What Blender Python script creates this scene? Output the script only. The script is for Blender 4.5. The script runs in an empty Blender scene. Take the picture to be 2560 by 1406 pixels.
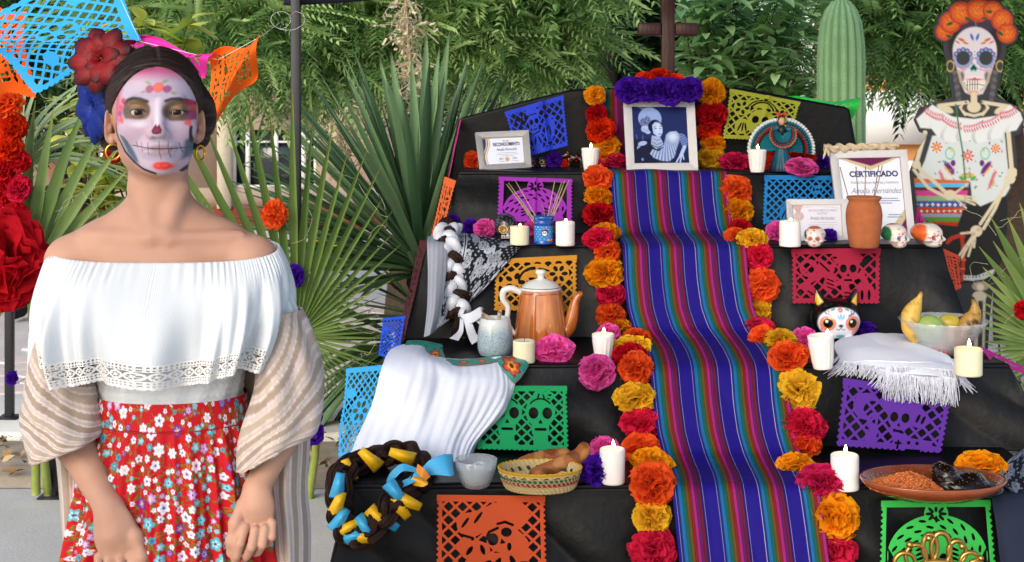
import bpy, bmesh, math, random
import numpy as np
from mathutils import Vector, Matrix

# ------------------------------------------------------------------ camera, sky, sun
S = bpy.context.scene
COL = S.collection
FPX, YH, CAMZ = 3400.0, 250.0, 1.5          # focal length in photo pixels, horizon row, eye height
cam_d = bpy.data.cameras.new('camera'); cam = bpy.data.objects.new('camera', cam_d); COL.objects.link(cam)
cam.location = (0, 0, CAMZ); cam.rotation_euler = (math.radians(90), 0, 0)
cam_d.sensor_width = 36.0; cam_d.lens = 36.0 * FPX / 2560.0
cam_d.shift_y = -(703.0 - YH) / 2560.0
cam_d.clip_start = 0.05; cam_d.clip_end = 500.0
cam_d.dof.use_dof = True; cam_d.dof.focus_distance = 3.3; cam_d.dof.aperture_fstop = 14.0
S.camera = cam
SUN_EL, SUN_AZ = math.radians(27), math.radians(207)   # azimuth clockwise from +Y
w = bpy.data.worlds.new('World'); S.world = w; w.use_nodes = True
nt = w.node_tree; nt.nodes.clear()
sky = nt.nodes.new('ShaderNodeTexSky'); sky.sky_type = 'NISHITA'; sky.sun_disc = False
sky.sun_elevation = SUN_EL; sky.sun_rotation = SUN_AZ; sky.air_density = 1.0; sky.dust_density = 2.0; sky.ozone_density = 0.75
bg = nt.nodes.new('ShaderNodeBackground'); bg.inputs['Strength'].default_value = 0.15
wo = nt.nodes.new('ShaderNodeOutputWorld')
nt.links.new(sky.outputs[0], bg.inputs[0]); nt.links.new(bg.outputs[0], wo.inputs[0])
sun_d = bpy.data.lights.new('sun', 'SUN'); sun = bpy.data.objects.new('sun', sun_d); COL.objects.link(sun)
sun_d.energy = 0.8; sun_d.angle = math.radians(38); sun_d.color = (1.0, 0.98, 0.95)
_sv = Vector((math.sin(SUN_AZ) * math.cos(SUN_EL), math.cos(SUN_AZ) * math.cos(SUN_EL), math.sin(SUN_EL)))
sun.rotation_euler = (-_sv).to_track_quat('-Z', 'Y').to_euler(); sun.location = _sv * 30
S.view_settings.view_transform = 'Standard'; S.view_settings.look = 'None'
S.view_settings.exposure = 0.72; S.view_settings.gamma = 1.0
S.view_settings.use_curve_mapping = False
S.render.engine = 'CYCLES'
S.cycles.use_denoising = True
S.cycles.max_bounces = 6; S.cycles.diffuse_bounces = 3; S.cycles.glossy_bounces = 3
S.cycles.transmission_bounces = 6; S.cycles.transparent_max_bounces = 8
S.cycles.caustics_reflective = False; S.cycles.caustics_refractive = False
S.cycles.sample_clamp_indirect = 6.0

RNG = np.random.default_rng(7)
random.seed(7)
PI = math.pi

# ------------------------------------------------------------------ helpers
def P(px, py, d):
    """world point that stands d metres in front of the camera at photo pixel (px, py)"""
    return np.array(((px - 1280.0) / FPX * d, d, CAMZ - (py - YH) / FPX * d))
def lin(c):
    c = np.asarray(c, float)
    return np.where(c <= 0.04045, c / 12.92, ((c + 0.055) / 1.055) ** 2.4)
def H(h):
    h = h.lstrip('#')
    return tuple(lin([int(h[i:i + 2], 16) / 255 for i in (0, 2, 4)]))
def smooth(a, b, x):
    t = np.clip((np.asarray(x, float) - a) / (b - a), 0, 1)
    return t * t * (3 - 2 * t)
_NO = [(RNG.normal(size=3), RNG.uniform(0, 6.28)) for _ in range(24)]
def wob(p, f, n=7, s=0):
    """cheap smooth 3d noise in about -1..1"""
    p = np.asarray(p, float); out = 0
    for i in range(n):
        v, ph = _NO[(i + s) % 24]
        out = out + np.sin(p[..., 0] * v[0] * f + p[..., 1] * v[1] * f + p[..., 2] * v[2] * f + ph * (1 + s))
    return out / n * 1.4

def tag(o, label=None, cat=None, group=None, kind=None):
    if label: o['label'] = label
    if cat: o['category'] = cat
    if group: o['group'] = group
    if kind: o['kind'] = kind
    return o
def empty(name, loc=(0, 0, 0), rz=0, label=None, cat=None, group=None):
    o = bpy.data.objects.new(name, None); COL.objects.link(o)
    o.location = tuple(loc); o.rotation_euler = (0, 0, rz); o.empty_display_size = 0.05
    return tag(o, label, cat, group)
def set_parent(o, parent):
    """parent without moving (parents here are only translated / rotated / scaled through matrix_basis)"""
    o.parent = parent
    return o

class MB:
    """collects vertices, faces, per-vertex colours and uvs; build() links ONE mesh object"""
    def __init__(s): s.v = []; s.f4 = []; s.f3 = []; s.c = []; s.uv = []; s.n = 0; s.ng = []
    def add(s, v, f4=None, f3=None, c=None, uv=None, ng=None):
        v = np.asarray(v, float).reshape(-1, 3); k = s.n
        s.v.append(v)
        if f4 is not None and len(f4): s.f4.append(np.asarray(f4, int).reshape(-1, 4) + k)
        if f3 is not None and len(f3): s.f3.append(np.asarray(f3, int).reshape(-1, 3) + k)
        if ng is not None:
            for p in ng: s.ng.append([i + k for i in p])
        if c is None: c = (1, 1, 1)
        c = np.asarray(c, float)
        if c.ndim == 1: c = np.tile(c, (len(v), 1))
        s.c.append(c[:, :3])
        s.uv.append(np.zeros((len(v), 2)) if uv is None else np.asarray(uv, float).reshape(-1, 2))
        s.n += len(v); return s
    def grid(s, V, c=None, uv=None, wrap_u=False, wrap_v=False, flip=False):
        """V: (m, n, 3)"""
        m, n = V.shape[:2]; ids = np.arange(m * n).reshape(m, n)
        if wrap_u: ids = np.concatenate([ids, ids[:1]], 0)
        if wrap_v: ids = np.concatenate([ids, ids[:, :1]], 1)
        f = np.stack([ids[:-1, :-1], ids[:-1, 1:], ids[1:, 1:], ids[1:, :-1]], -1).reshape(-1, 4)
        if flip: f = f[:, ::-1]
        if c is not None:
            c = np.asarray(c, float)
            if c.ndim == 3: c = c.reshape(-1, c.shape[-1])
        if uv is None:
            a, b = np.meshgrid(np.linspace(0, 1, m), np.linspace(0, 1, n), indexing='ij'); uv = np.stack([b, a], -1)
        return s.add(V.reshape(-1, 3), f, c=c, uv=uv.reshape(-1, 2))
    def box(s, c0, c1, c=None):
        x0, y0, z0 = c0; x1, y1, z1 = c1
        v = [(x0, y0, z0), (x1, y0, z0), (x1, y1, z0), (x0, y1, z0), (x0, y0, z1), (x1, y0, z1), (x1, y1, z1), (x0, y1, z1)]
        return s.add(v, [(3, 2, 1, 0), (4, 5, 6, 7), (0, 1, 5, 4), (1, 2, 6, 5), (2, 3, 7, 6), (3, 0, 4, 7)], c=c)
    def lathe(s, prof, seg=32, center=(0, 0, 0), c=None, cap=True, sx=1, sy=1, wave=None):
        prof = np.asarray(prof, float); a = np.arange(seg) / seg * 2 * PI
        R = np.repeat(prof[:, :1], seg, 1)
        if wave is not None: R = R * wave(a[None, :], prof[:, 1:2])
        V = np.stack([R * np.cos(a) * sx, R * np.sin(a) * sy, np.repeat(prof[:, 1:2], seg, 1)], -1) + np.asarray(center, float)
        if c is not None:
            c = np.asarray(c, float)
            if c.ndim == 2 and len(c) == len(prof): c = np.repeat(c[:, None, :], seg, 1)
        return s.grid(V, c=c, wrap_v=True)
    def tube(s, pts, r, seg=8, c=None, flat=1.0, up=None, cap=True):
        """sweep along points; r scalar or per point"""
        p = np.asarray(pts, float); n = len(p); r = np.broadcast_to(np.asarray(r, float), (n,))
        t = np.gradient(p, axis=0); t /= np.linalg.norm(t, axis=1, keepdims=True) + 1e-12
        u = np.array((0, 0, 1.0)) if up is None else np.asarray(up, float)
        if abs(t[0] @ u) > 0.95: u = np.array((1.0, 0, 0))
        N = np.zeros_like(p); b = np.zeros_like(p); cur = u
        for i in range(n):
            cur = cur - t[i] * (cur @ t[i]); cur /= np.linalg.norm(cur) + 1e-12
            N[i] = cur; b[i] = np.cross(t[i], cur)
        a = np.arange(seg) / seg * 2 * PI
        V = p[:, None] + r[:, None, None] * (np.cos(a)[None, :, None] * b[:, None] + flat * np.sin(a)[None, :, None] * N[:, None])
        if c is not None:
            c = np.asarray(c, float)
            if c.ndim == 2: c = np.repeat(c[:, None, :], seg, 1)
        k = s.n
        s.grid(V, c=c, wrap_v=True)
        if cap: s.ng.append([k + i for i in range(seg)]); s.ng.append([k + (n - 1) * seg + i for i in range(seg)][::-1])
        return s
    def mesh(s, name, smooth_shade=True):
        me = bpy.data.meshes.new(name)
        v = np.concatenate(s.v)
        if s.ng:
            F = [tuple(x) for a in s.f4 for x in a] + [tuple(x) for a in s.f3 for x in a] + [tuple(x) for x in s.ng]
            me.from_pydata(v.tolist(), [], F)
        else:
            f4 = np.concatenate(s.f4) if s.f4 else np.zeros((0, 4), int)
            f3 = np.concatenate(s.f3) if s.f3 else np.zeros((0, 3), int)
            me.vertices.add(len(v)); me.vertices.foreach_set('co', v.astype(np.float32).ravel())
            nl = f4.size + f3.size; me.loops.add(nl)
            me.loops.foreach_set('vertex_index', np.concatenate([f4.ravel(), f3.ravel()]).astype(np.int32))
            st = np.concatenate([np.arange(len(f4)) * 4, f4.size + np.arange(len(f3)) * 3]).astype(np.int32)
            me.polygons.add(len(st)); me.polygons.foreach_set('loop_start', st)
            me.update(calc_edges=True)
        ca = me.color_attributes.new('Col', 'FLOAT_COLOR', 'POINT')
        c = np.concatenate(s.c); ca.data.foreach_set('color', np.concatenate([c, np.ones((len(c), 1))], 1).astype(np.float32).ravel())
        uvl = me.uv_layers.new(name='UVMap'); li = np.empty(len(me.loops), np.int32); me.loops.foreach_get('vertex_index', li)
        uvl.data.foreach_set('uv', np.concatenate(s.uv)[li].astype(np.float32).ravel())
        if smooth_shade: me.polygons.foreach_set('use_smooth', np.ones(len(me.polygons), bool))
        me.validate(clean_customdata=False)
        return me
    def build(s, name, mat=None, parent=None, sm=True, bevel=0, solid=0, color=None, subsurf=0):
        me = s.mesh(name, sm); return obj(name, me, mat, parent, bevel, solid, color, subsurf)
def obj(name, me, mat=None, parent=None, bevel=0, solid=0, color=None, subsurf=0):
    o = bpy.data.objects.new(name, me); COL.objects.link(o)
    if mat is not None and not me.materials: me.materials.append(mat)
    if parent is not None: o.parent = parent
    if color is not None: o.color = (*color[:3], 1)
    if solid: m = o.modifiers.new('Solidify', 'SOLIDIFY'); m.thickness = solid; m.offset = 0
    if bevel: m = o.modifiers.new('Bevel', 'BEVEL'); m.width = bevel; m.segments = 2; m.limit_method = 'ANGLE'
    if subsurf: m = o.modifiers.new('Subsurf', 'SUBSURF'); m.levels = subsurf; m.render_levels = subsurf
    return o

_MC = {}
def mat(name, col=(0.5, 0.5, 0.5), rough=0.7, src='const', var=0.0, vscale=30, bump=0.0, bscale=200, metal=0.0, spec=0.5,
        trans=0.0, sss=0.0, sheen=0.0, coat=0.0, transl=0.0, emit=0.0, ior=1.45, alpha=1.0, wave=None, sss_r=(1, .35, .2)):
    """one principled material; src: const | attr (vertex colour) | obj (object colour)"""
    if name in _MC: return _MC[name]
    m = bpy.data.materials.new(name); m.use_nodes = True; nt = m.node_tree; N = nt.nodes; L = nt.links
    b = N['Principled BSDF']; out = N['Material Output']
    if len(col) == 3: col = (*col, 1)
    if src == 'attr':
        a = N.new('ShaderNodeVertexColor'); a.layer_name = 'Col'; cs = a.outputs[0]
    elif src == 'obj':
        a = N.new('ShaderNodeObjectInfo'); a2 = N.new('ShaderNodeVertexColor'); a2.layer_name = 'Col'
        mx = N.new('ShaderNodeMix'); mx.data_type = 'RGBA'; mx.blend_type = 'MULTIPLY'; mx.inputs[0].default_value = 1
        L.new(a.outputs['Color'], mx.inputs[6]); L.new(a2.outputs[0], mx.inputs[7]); cs = mx.outputs[2]
    else:
        a = N.new('ShaderNodeRGB'); a.outputs[0].default_value = col; cs = a.outputs[0]
    tc = N.new('ShaderNodeTexCoord')
    if var > 0:
        nz = N.new('ShaderNodeTexNoise'); nz.inputs['Scale'].default_value = vscale; nz.inputs['Detail'].default_value = 5
        L.new(tc.outputs['Object'], nz.inputs['Vector'])
        mr = N.new('ShaderNodeMapRange'); mr.inputs[1].default_value = 0.25; mr.inputs[2].default_value = 0.75
        mr.inputs[3].default_value = 1 - var; mr.inputs[4].default_value = 1 + var
        L.new(nz.outputs[0], mr.inputs[0])
        hv = N.new('ShaderNodeHueSaturation'); L.new(cs, hv.inputs['Color']); L.new(mr.outputs[0], hv.inputs['Value']); cs = hv.outputs[0]
    L.new(cs, b.inputs['Base Color'])
    b.inputs['Roughness'].default_value = rough; b.inputs['Metallic'].default_value = metal
    b.inputs['Specular IOR Level'].default_value = spec; b.inputs['IOR'].default_value = ior
    b.inputs['Transmission Weight'].default_value = trans
    b.inputs['Subsurface Weight'].default_value = sss
    if sss: b.inputs['Subsurface Radius'].default_value = sss_r; b.inputs['Subsurface Scale'].default_value = 0.006
    b.inputs['Sheen Weight'].default_value = sheen; b.inputs['Coat Weight'].default_value = coat
    b.inputs['Alpha'].default_value = alpha
    if emit: L.new(cs, b.inputs['Emission Color']); b.inputs['Emission Strength'].default_value = emit
    if bump:
        if wave:
            nb = N.new('ShaderNodeTexWave'); nb.inputs['Scale'].default_value = wave[0]; nb.inputs['Distortion'].default_value = wave[1]
            nb.bands_direction = wave[2]; L.new(tc.outputs[wave[3] if len(wave) > 3 else 'Object'], nb.inputs['Vector']); hs = nb.outputs[0]
        else:
            nb = N.new('ShaderNodeTexNoise'); nb.inputs['Scale'].default_value = bscale; nb.inputs['Detail'].default_value = 4
            L.new(tc.outputs['Object'], nb.inputs['Vector']); hs = nb.outputs[0]
        bp = N.new('ShaderNodeBump'); bp.inputs['Strength'].default_value = min(1, bump); bp.inputs['Distance'].default_value = 0.004
        L.new(hs, bp.inputs['Height']); L.new(bp.outputs[0], b.inputs['Normal'])
    if transl:
        tl = N.new('ShaderNodeBsdfTranslucent'); L.new(cs, tl.inputs[0]); ms = N.new('ShaderNodeMixShader'); ms.inputs[0].default_value = transl
        L.new(b.outputs[0], ms.inputs[1]); L.new(tl.outputs[0], ms.inputs[2]); L.new(ms.outputs[0], out.inputs[0])
    _MC[name] = m
    return m

# ---- 2d signed distances and marching squares (cut paper, lace)
def sd(U, V, p):
    k = p[0]
    if k == 'c': return np.hypot(U - p[1], V - p[2]) - p[3]
    if k == 'e':
        a = p[5] if len(p) > 5 else 0.0; c, s_ = math.cos(a), math.sin(a); x = U - p[1]; y = V - p[2]
        x, y = c * x + s_ * y, -s_ * x + c * y
        return (np.hypot(x / p[3], y / p[4]) - 1) * min(p[3], p[4])
    if k == 's':
        x1, y1, x2, y2, wd = p[1:6]; dx, dy = x2 - x1, y2 - y1
        t = np.clip(((U - x1) * dx + (V - y1) * dy) / (dx * dx + dy * dy + 1e-9), 0, 1)
        return np.hypot(U - x1 - t * dx, V - y1 - t * dy) - wd * 0.5
    if k == 'r': return np.maximum(np.abs(U - (p[1] + p[3]) / 2) - abs(p[3] - p[1]) / 2, np.abs(V - (p[2] + p[4]) / 2) - abs(p[4] - p[2]) / 2)
    if k == 'o': return np.abs(sd(U, V, p[2])) - p[1] / 2          # outline of another shape
    if k == 'l':                                                     # polyline
        q = p[1]; r = 1e9
        for a, b in zip(q[:-1], q[1:]): r = np.minimum(r, sd(U, V, ('s', *a, *b, p[2])))
        return r
    if k == 'p':
        q = np.asarray(p[1], float); ins = np.zeros(np.shape(U), bool); d = np.full(np.shape(U), 1e9)
        for (x1, y1), (x2, y2) in zip(q, np.roll(q, -1, 0)):
            d = np.minimum(d, sd(U, V, ('s', x1, y1, x2, y2, 0)))
            c = ((y1 > V) != (y2 > V)) & (U < (x2 - x1) * (V - y1) / (y2 - y1 + 1e-12) + x1); ins ^= c
        return np.where(ins, -d, d)
    if k == '-': return np.maximum(sd(U, V, p[1]), -sd(U, V, p[2]))
    if k == '&': return np.maximum(sd(U, V, p[1]), sd(U, V, p[2]))
    raise ValueError(k)
def sdu(U, V, ps):
    r = np.full(np.shape(U), 1e3)
    for p in ps: r = np.minimum(r, sd(U, V, p))
    return r
_MS = []
for _c in range(16):
    _p = []
    for _k in range(4):
        if _c >> _k & 1: _p.append(_k)
        if (_c >> _k & 1) != (_c >> ((_k + 1) % 4) & 1): _p.append(4 + _k)
    _MS.append(_p)
def march(F, us, vs):
    """F (nu, nv) negative inside -> 2d verts and polygons"""
    nu, nv = F.shape; ins = F < 0
    U, V = np.meshgrid(us, vs, indexing='ij')
    cid = np.arange(nu * nv).reshape(nu, nv)
    def edge(a, b, pa, pb):
        t = np.clip(a / (a - b + 1e-12), 0.02, 0.98)[..., None]; return pa + (pb - pa) * t
    Pt = np.stack([U, V], -1)
    eh = edge(F[:-1], F[1:], Pt[:-1], Pt[1:]); ev = edge(F[:, :-1], F[:, 1:], Pt[:, :-1], Pt[:, 1:])
    hid = nu * nv + np.arange((nu - 1) * nv).reshape(nu - 1, nv); vid = nu * nv + (nu - 1) * nv + np.arange(nu * (nv - 1)).reshape(nu, nv - 1)
    allv = np.concatenate([Pt.reshape(-1, 2), eh.reshape(-1, 2), ev.reshape(-1, 2)])
    refs = [cid[:-1, :-1], cid[1:, :-1], cid[1:, 1:], cid[:-1, 1:], hid[:, :-1], vid[1:, :], hid[:, 1:], vid[:-1, :]]
    case = ins[:-1, :-1] * 1 + ins[1:, :-1] * 2 + ins[1:, 1:] * 4 + ins[:-1, 1:] * 8
    f3, f4 = [], []
    for c in range(1, 16):
        m = case == c
        if not m.any(): continue
        ix = [refs[k][m] for k in _MS[c]]
        if len(ix) == 4: f4.append(np.stack(ix, 1))
        else:
            for j in range(1, len(ix) - 1): f3.append(np.stack([ix[0], ix[j], ix[j + 1]], 1))
    f3 = np.concatenate(f3) if f3 else np.zeros((0, 3), int); f4 = np.concatenate(f4) if f4 else np.zeros((0, 4), int)
    used = np.unique(np.concatenate([f3.ravel(), f4.ravel()])); rm = np.full(len(allv), -1); rm[used] = np.arange(len(used))
    return allv[used], rm[f3], rm[f4]

# ---- 3d signed-distance volumes and surface nets (bodies, skulls, fruit)
class Vol:
    def __init__(s, lo, hi, h):
        s.lo = np.asarray(lo, float); s.h = h; s.n = np.ceil((np.asarray(hi, float) - s.lo) / h).astype(int) + 1
        s.F = np.full(s.n, 1.0, np.float32)
        s.ax = [s.lo[i] + np.arange(s.n[i]) * h for i in range(3)]
    def _sl(s, lo, hi):
        a = np.clip(np.floor((np.asarray(lo) - s.lo) / s.h).astype(int), 0, s.n - 1); b = np.clip(np.ceil((np.asarray(hi) - s.lo) / s.h).astype(int) + 1, 1, s.n)
        return tuple(slice(a[i], b[i]) for i in range(3))
    def op(s, fn, lo, hi, k=0.01, sub=False):
        pad = k + 0.012; sl = s._sl(np.asarray(lo) - pad, np.asarray(hi) + pad)
        x = s.ax[0][sl[0]][:, None, None]; y = s.ax[1][sl[1]][None, :, None]; z = s.ax[2][sl[2]][None, None, :]
        if min(x.size, y.size, z.size) == 0: return s
        d = fn(x, y, z).astype(np.float32); F = s.F[sl]
        if sub:
            d = -d; hh = np.maximum(k - np.abs(F - d), 0) / max(k, 1e-6); s.F[sl] = np.maximum(F, d) + hh * hh * k * 0.25
        else:
            hh = np.maximum(k - np.abs(F - d), 0) / max(k, 1e-6); s.F[sl] = np.minimum(F, d) - hh * hh * k * 0.25
        return s
    def ell(s, c, r, k=0.01, sub=False, rot=None):
        c = np.asarray(c, float); r = np.broadcast_to(np.asarray(r, float), (3,)); m = r.max()
        R = None if rot is None else np.array(rot.to_matrix() if hasattr(rot, 'to_matrix') else rot).T
        def fn(x, y, z):
            x = x - c[0]; y = y - c[1]; z = z - c[2]
            if R is not None: x, y, z = (R[i, 0] * x + R[i, 1] * y + R[i, 2] * z for i in range(3))
            k0 = np.sqrt((x / r[0]) ** 2 + (y / r[1]) ** 2 + (z / r[2]) ** 2); k1 = np.sqrt((x / r[0] ** 2) ** 2 + (y / r[1] ** 2) ** 2 + (z / r[2] ** 2) ** 2)
            return np.where(k1 > 1e-6, k0 * (k0 - 1) / np.maximum(k1, 1e-6), -r.min())
        return s.op(fn, c - (r if R is None else m), c + (r if R is None else m), k, sub)
    def cap(s, a, b, ra, rb=None, k=0.01, sub=False, flat=None):
        a = np.asarray(a, float); b = np.asarray(b, float); rb = ra if rb is None else rb; d = b - a; L2 = d @ d + 1e-12; m = max(ra, rb)
        def fn(x, y, z):
            t = np.clip(((x - a[0]) * d[0] + (y - a[1]) * d[1] + (z - a[2]) * d[2]) / L2, 0, 1)
            return np.sqrt((x - a[0] - t * d[0]) ** 2 + (y - a[1] - t * d[1]) ** 2 + (z - a[2] - t * d[2]) ** 2) - (ra + (rb - ra) * t)
        return s.op(fn, np.minimum(a, b) - m, np.maximum(a, b) + m, k, sub)
    def nets(s):
        F = s.F; n = F.shape; ins = F < 0
        cnt = np.zeros((n[0] - 1, n[1] - 1, n[2] - 1), np.int8)
        for i in (0, 1):
            for j in (0, 1):
                for k in (0, 1): cnt += ins[i:n[0] - 1 + i, j:n[1] - 1 + j, k:n[2] - 1 + k]
        act = (cnt > 0) & (cnt < 8); I = np.stack(np.nonzero(act), 1)
        cv = {}
        for i in (0, 1):
            for j in (0, 1):
                for k in (0, 1): cv[i, j, k] = F[I[:, 0] + i, I[:, 1] + j, I[:, 2] + k].astype(float)
        acc = np.zeros((len(I), 3)); num = np.zeros(len(I))
        for ax in range(3):
            for a in (0, 1):
                for b in (0, 1):
                    c0 = [a, b]; c0.insert(ax, 0); c1 = [a, b]; c1.insert(ax, 1)
                    fa, fb = cv[tuple(c0)], cv[tuple(c1)]; m = (fa < 0) != (fb < 0); t = np.where(m, fa / np.where(m, fa - fb, 1), 0)
                    q = np.tile(np.array(c0, float), (len(I), 1)); q[:, ax] += t; acc += np.where(m[:, None], q, 0); num += m
        V = (I + acc / num[:, None]) * s.h + s.lo
        vid = np.full(act.shape, -1, np.int32); vid[act] = np.arange(len(I))
        fs = []
        for ax in range(3):
            o = [x for x in range(3) if x != ax]
            sl0 = [slice(1, -1)] * 3; sl1 = [slice(1, -1)] * 3; sl0[ax] = slice(0, n[ax] - 1); sl1[ax] = slice(1, n[ax])
            a = ins[tuple(sl0)]; b = ins[tuple(sl1)]; E = np.stack(np.nonzero(a != b), 1); dirn = a[a != b]
            E = E.copy()
            for q in o: E[:, q] += 1
            def g(d0, d1):
                J = E.copy(); J[:, o[0]] += d0; J[:, o[1]] += d1; return vid[J[:, 0], J[:, 1], J[:, 2]]
            quad = np.stack([g(-1, -1), g(0, -1), g(0, 0), g(-1, 0)], 1)
            flip = dirn if ax != 1 else ~dirn
            quad = np.where(flip[:, None], quad, quad[:, ::-1]); fs.append(quad)
        return V, np.concatenate(fs)
def over(base, col, a):
    """paint colour over base (n,3) with mask a (n,)"""
    return base + (np.asarray(col, float)[None, :] - base) * np.clip(a, 0, 1)[:, None]
def catmull(pts, n):
    p = np.asarray(pts, float); m = len(p)
    t = np.linspace(0, m - 1, n); i = np.clip(np.floor(t).astype(int), 0, m - 2); f = (t - i)[:, None]
    g = lambda j: p[np.clip(j, 0, m - 1)]
    a, b, c, d = g(i - 1), g(i), g(i + 1), g(i + 2)
    return 0.5 * (2 * b + (c - a) * f + (2 * a - 5 * b + 4 * c - d) * f ** 2 + (3 * b - a - 3 * c + d) * f ** 3)
def loft(rows, nu, nv):
    """rows: list of polylines in 3d -> smooth (nu, nv, 3) surface"""
    R = np.stack([catmull(r, nv) for r in rows]); return np.stack([catmull(R[:, j], nu) for j in range(nv)], 1)
ORD = ['topmost', 'second', 'third', 'fourth', 'fifth', 'sixth', 'seventh', 'eighth', 'ninth', 'tenth', 'eleventh', 'twelfth', 'thirteenth',
       'fourteenth', 'fifteenth', 'sixteenth', 'seventeenth', 'eighteenth', 'nineteenth', 'twentieth']
def rotx(a): c, s_ = math.cos(a), math.sin(a); return np.array([[1, 0, 0], [0, c, -s_], [0, s_, c]])
def roty(a): c, s_ = math.cos(a), math.sin(a); return np.array([[c, 0, s_], [0, 1, 0], [-s_, 0, c]])
def rotz(a): c, s_ = math.cos(a), math.sin(a); return np.array([[c, -s_, 0], [s_, c, 0], [0, 0, 1]])
# ------------------------------------------------------------------ setting
def wmat(o):
    m = o.matrix_basis.copy(); m = o.matrix_parent_inverse @ m if o.parent else m
    return wmat(o.parent) @ m if o.parent else m
def att(o, parent):
    """parent an object whose mesh is already in world coordinates"""
    o.parent = parent; o.matrix_parent_inverse = wmat(parent).inverted(); return o

def concrete(name, c1, c2, sc, bump, crack=False):
    m = bpy.data.materials.new(name); m.use_nodes = True; N = m.node_tree.nodes; L = m.node_tree.links; b = N['Principled BSDF']
    tc = N.new('ShaderNodeTexCoord'); n1 = N.new('ShaderNodeTexNoise'); n1.inputs['Scale'].default_value = sc; n1.inputs['Detail'].default_value = 8; n1.inputs['Roughness'].default_value = .65
    n2 = N.new('ShaderNodeTexNoise'); n2.inputs['Scale'].default_value = sc * 40; n2.inputs['Detail'].default_value = 3
    L.new(tc.outputs['Object'], n1.inputs[0]); L.new(tc.outputs['Object'], n2.inputs[0])
    r = N.new('ShaderNodeValToRGB'); r.color_ramp.elements[0].position = .32; r.color_ramp.elements[0].color = (*c1, 1); r.color_ramp.elements[1].position = .68; r.color_ramp.elements[1].color = (*c2, 1)
    mx = N.new('ShaderNodeMath'); mx.operation = 'MULTIPLY_ADD'; mx.inputs[1].default_value = .35; L.new(n2.outputs[0], mx.inputs[0])
    m2 = N.new('ShaderNodeMath'); m2.operation = 'MULTIPLY'; m2.inputs[1].default_value = .65; L.new(n1.outputs[0], m2.inputs[0]); L.new(m2.outputs[0], mx.inputs[2])
    L.new(mx.outputs[0], r.inputs[0]); L.new(r.outputs[0], b.inputs['Base Color']); b.inputs['Roughness'].default_value = .9
    bp = N.new('ShaderNodeBump'); bp.inputs['Strength'].default_value = bump; bp.inputs['Distance'].default_value = .01; L.new(mx.outputs[0], bp.inputs['Height']); L.new(bp.outputs[0], b.inputs['Normal'])
    return m
M_conc = concrete('concrete_floor', H('#b4b2ad'), H('#d2d0cb'), 2.2, .35)
M_soil = concrete('sandy_soil', H('#a08e78'), H('#cdbda8'), 9, .9)
M_kerb = concrete('kerb_paint', H('#d9d6cc'), H('#efece4'), 3, .25)
M_pave = concrete('pavement_mortar', H('#c4bbb5'), H('#ddd4ce'), 5, .3)
M_paver = concrete('pink_paver', H('#d6c4bd'), H('#e8d9d2'), 4, .3)

b = MB(); b.add([(-150, -60, 0), (150, -60, 0), (150, 5.26, 0), (-150, 5.26, 0)], [(0, 1, 2, 3)])
b.add([(-150, 5.26, -.03), (150, 5.26, -.03), (150, 250, -.03), (-150, 250, -.03)], [(0, 1, 2, 3)])
tag(b.build('ground', M_conc, sm=False), 'grey concrete slab in front of the planting strip', None, kind='structure')
# planting strip: uneven sandy soil
nx, ny = 140, 24
X, Y = np.meshgrid(np.linspace(-9, 9, nx), np.linspace(5.24, 5.95, ny), indexing='ij')
Z = .004 + .018 * (1 + wob(np.stack([X, Y, 0 * X], -1), 5)) * smooth(5.24, 5.34, Y) * smooth(5.95, 5.9, Y)
tag(MB().grid(np.stack([X, Y, Z], -1), flip=True).build('soil_strip', M_soil), 'strip of sandy soil with dry leaves between slab and kerb', None, kind='structure')
b = MB(); b.box((-12, 5.93, -.05), (12, 6.68, .05))
tag(b.build('kerb', M_kerb, bevel=.012, sm=False), 'wide whitish concrete kerb behind the soil strip', None, kind='structure')
b = MB(); b.add([(-60, 6.69, .040), (60, 6.69, .040), (60, 15.4, .040), (-60, 15.4, .040)], [(0, 1, 2, 3)])
pav = b.build('pavement', M_pave, sm=False); tag(pav, 'pavement of pinkish pavers behind the kerb', None, kind='structure')
# hexagonal pavers, built one by one where they can be told apart
hexm = MB(); R = .125
hv = [(R * math.cos(PI / 3 * i + PI / 6), R * math.sin(PI / 3 * i + PI / 6)) for i in range(6)]
hexm.add([(x, y, 0) for x, y in hv] + [(x * .95, y * .95, .012) for x, y in hv], [(i, (i + 1) % 6, 6 + (i + 1) % 6, 6 + i) for i in range(6)], ng=[list(range(6, 12))])
hme = hexm.mesh('paver', False); hme.materials.append(M_paver)
row = 0; yy = 6.83
while yy < 9.6:
    for xx in np.arange(-2.75 + (row % 2) * .111, -.35, .222):
        o = bpy.data.objects.new('paver', hme); COL.objects.link(o); o.parent = pav; o.location = (xx, yy, .041 + random.uniform(-.002, .002)); o.rotation_euler = (random.uniform(-.008, .008), random.uniform(-.008, .008), 0)
    yy += .192; row += 1

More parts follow.
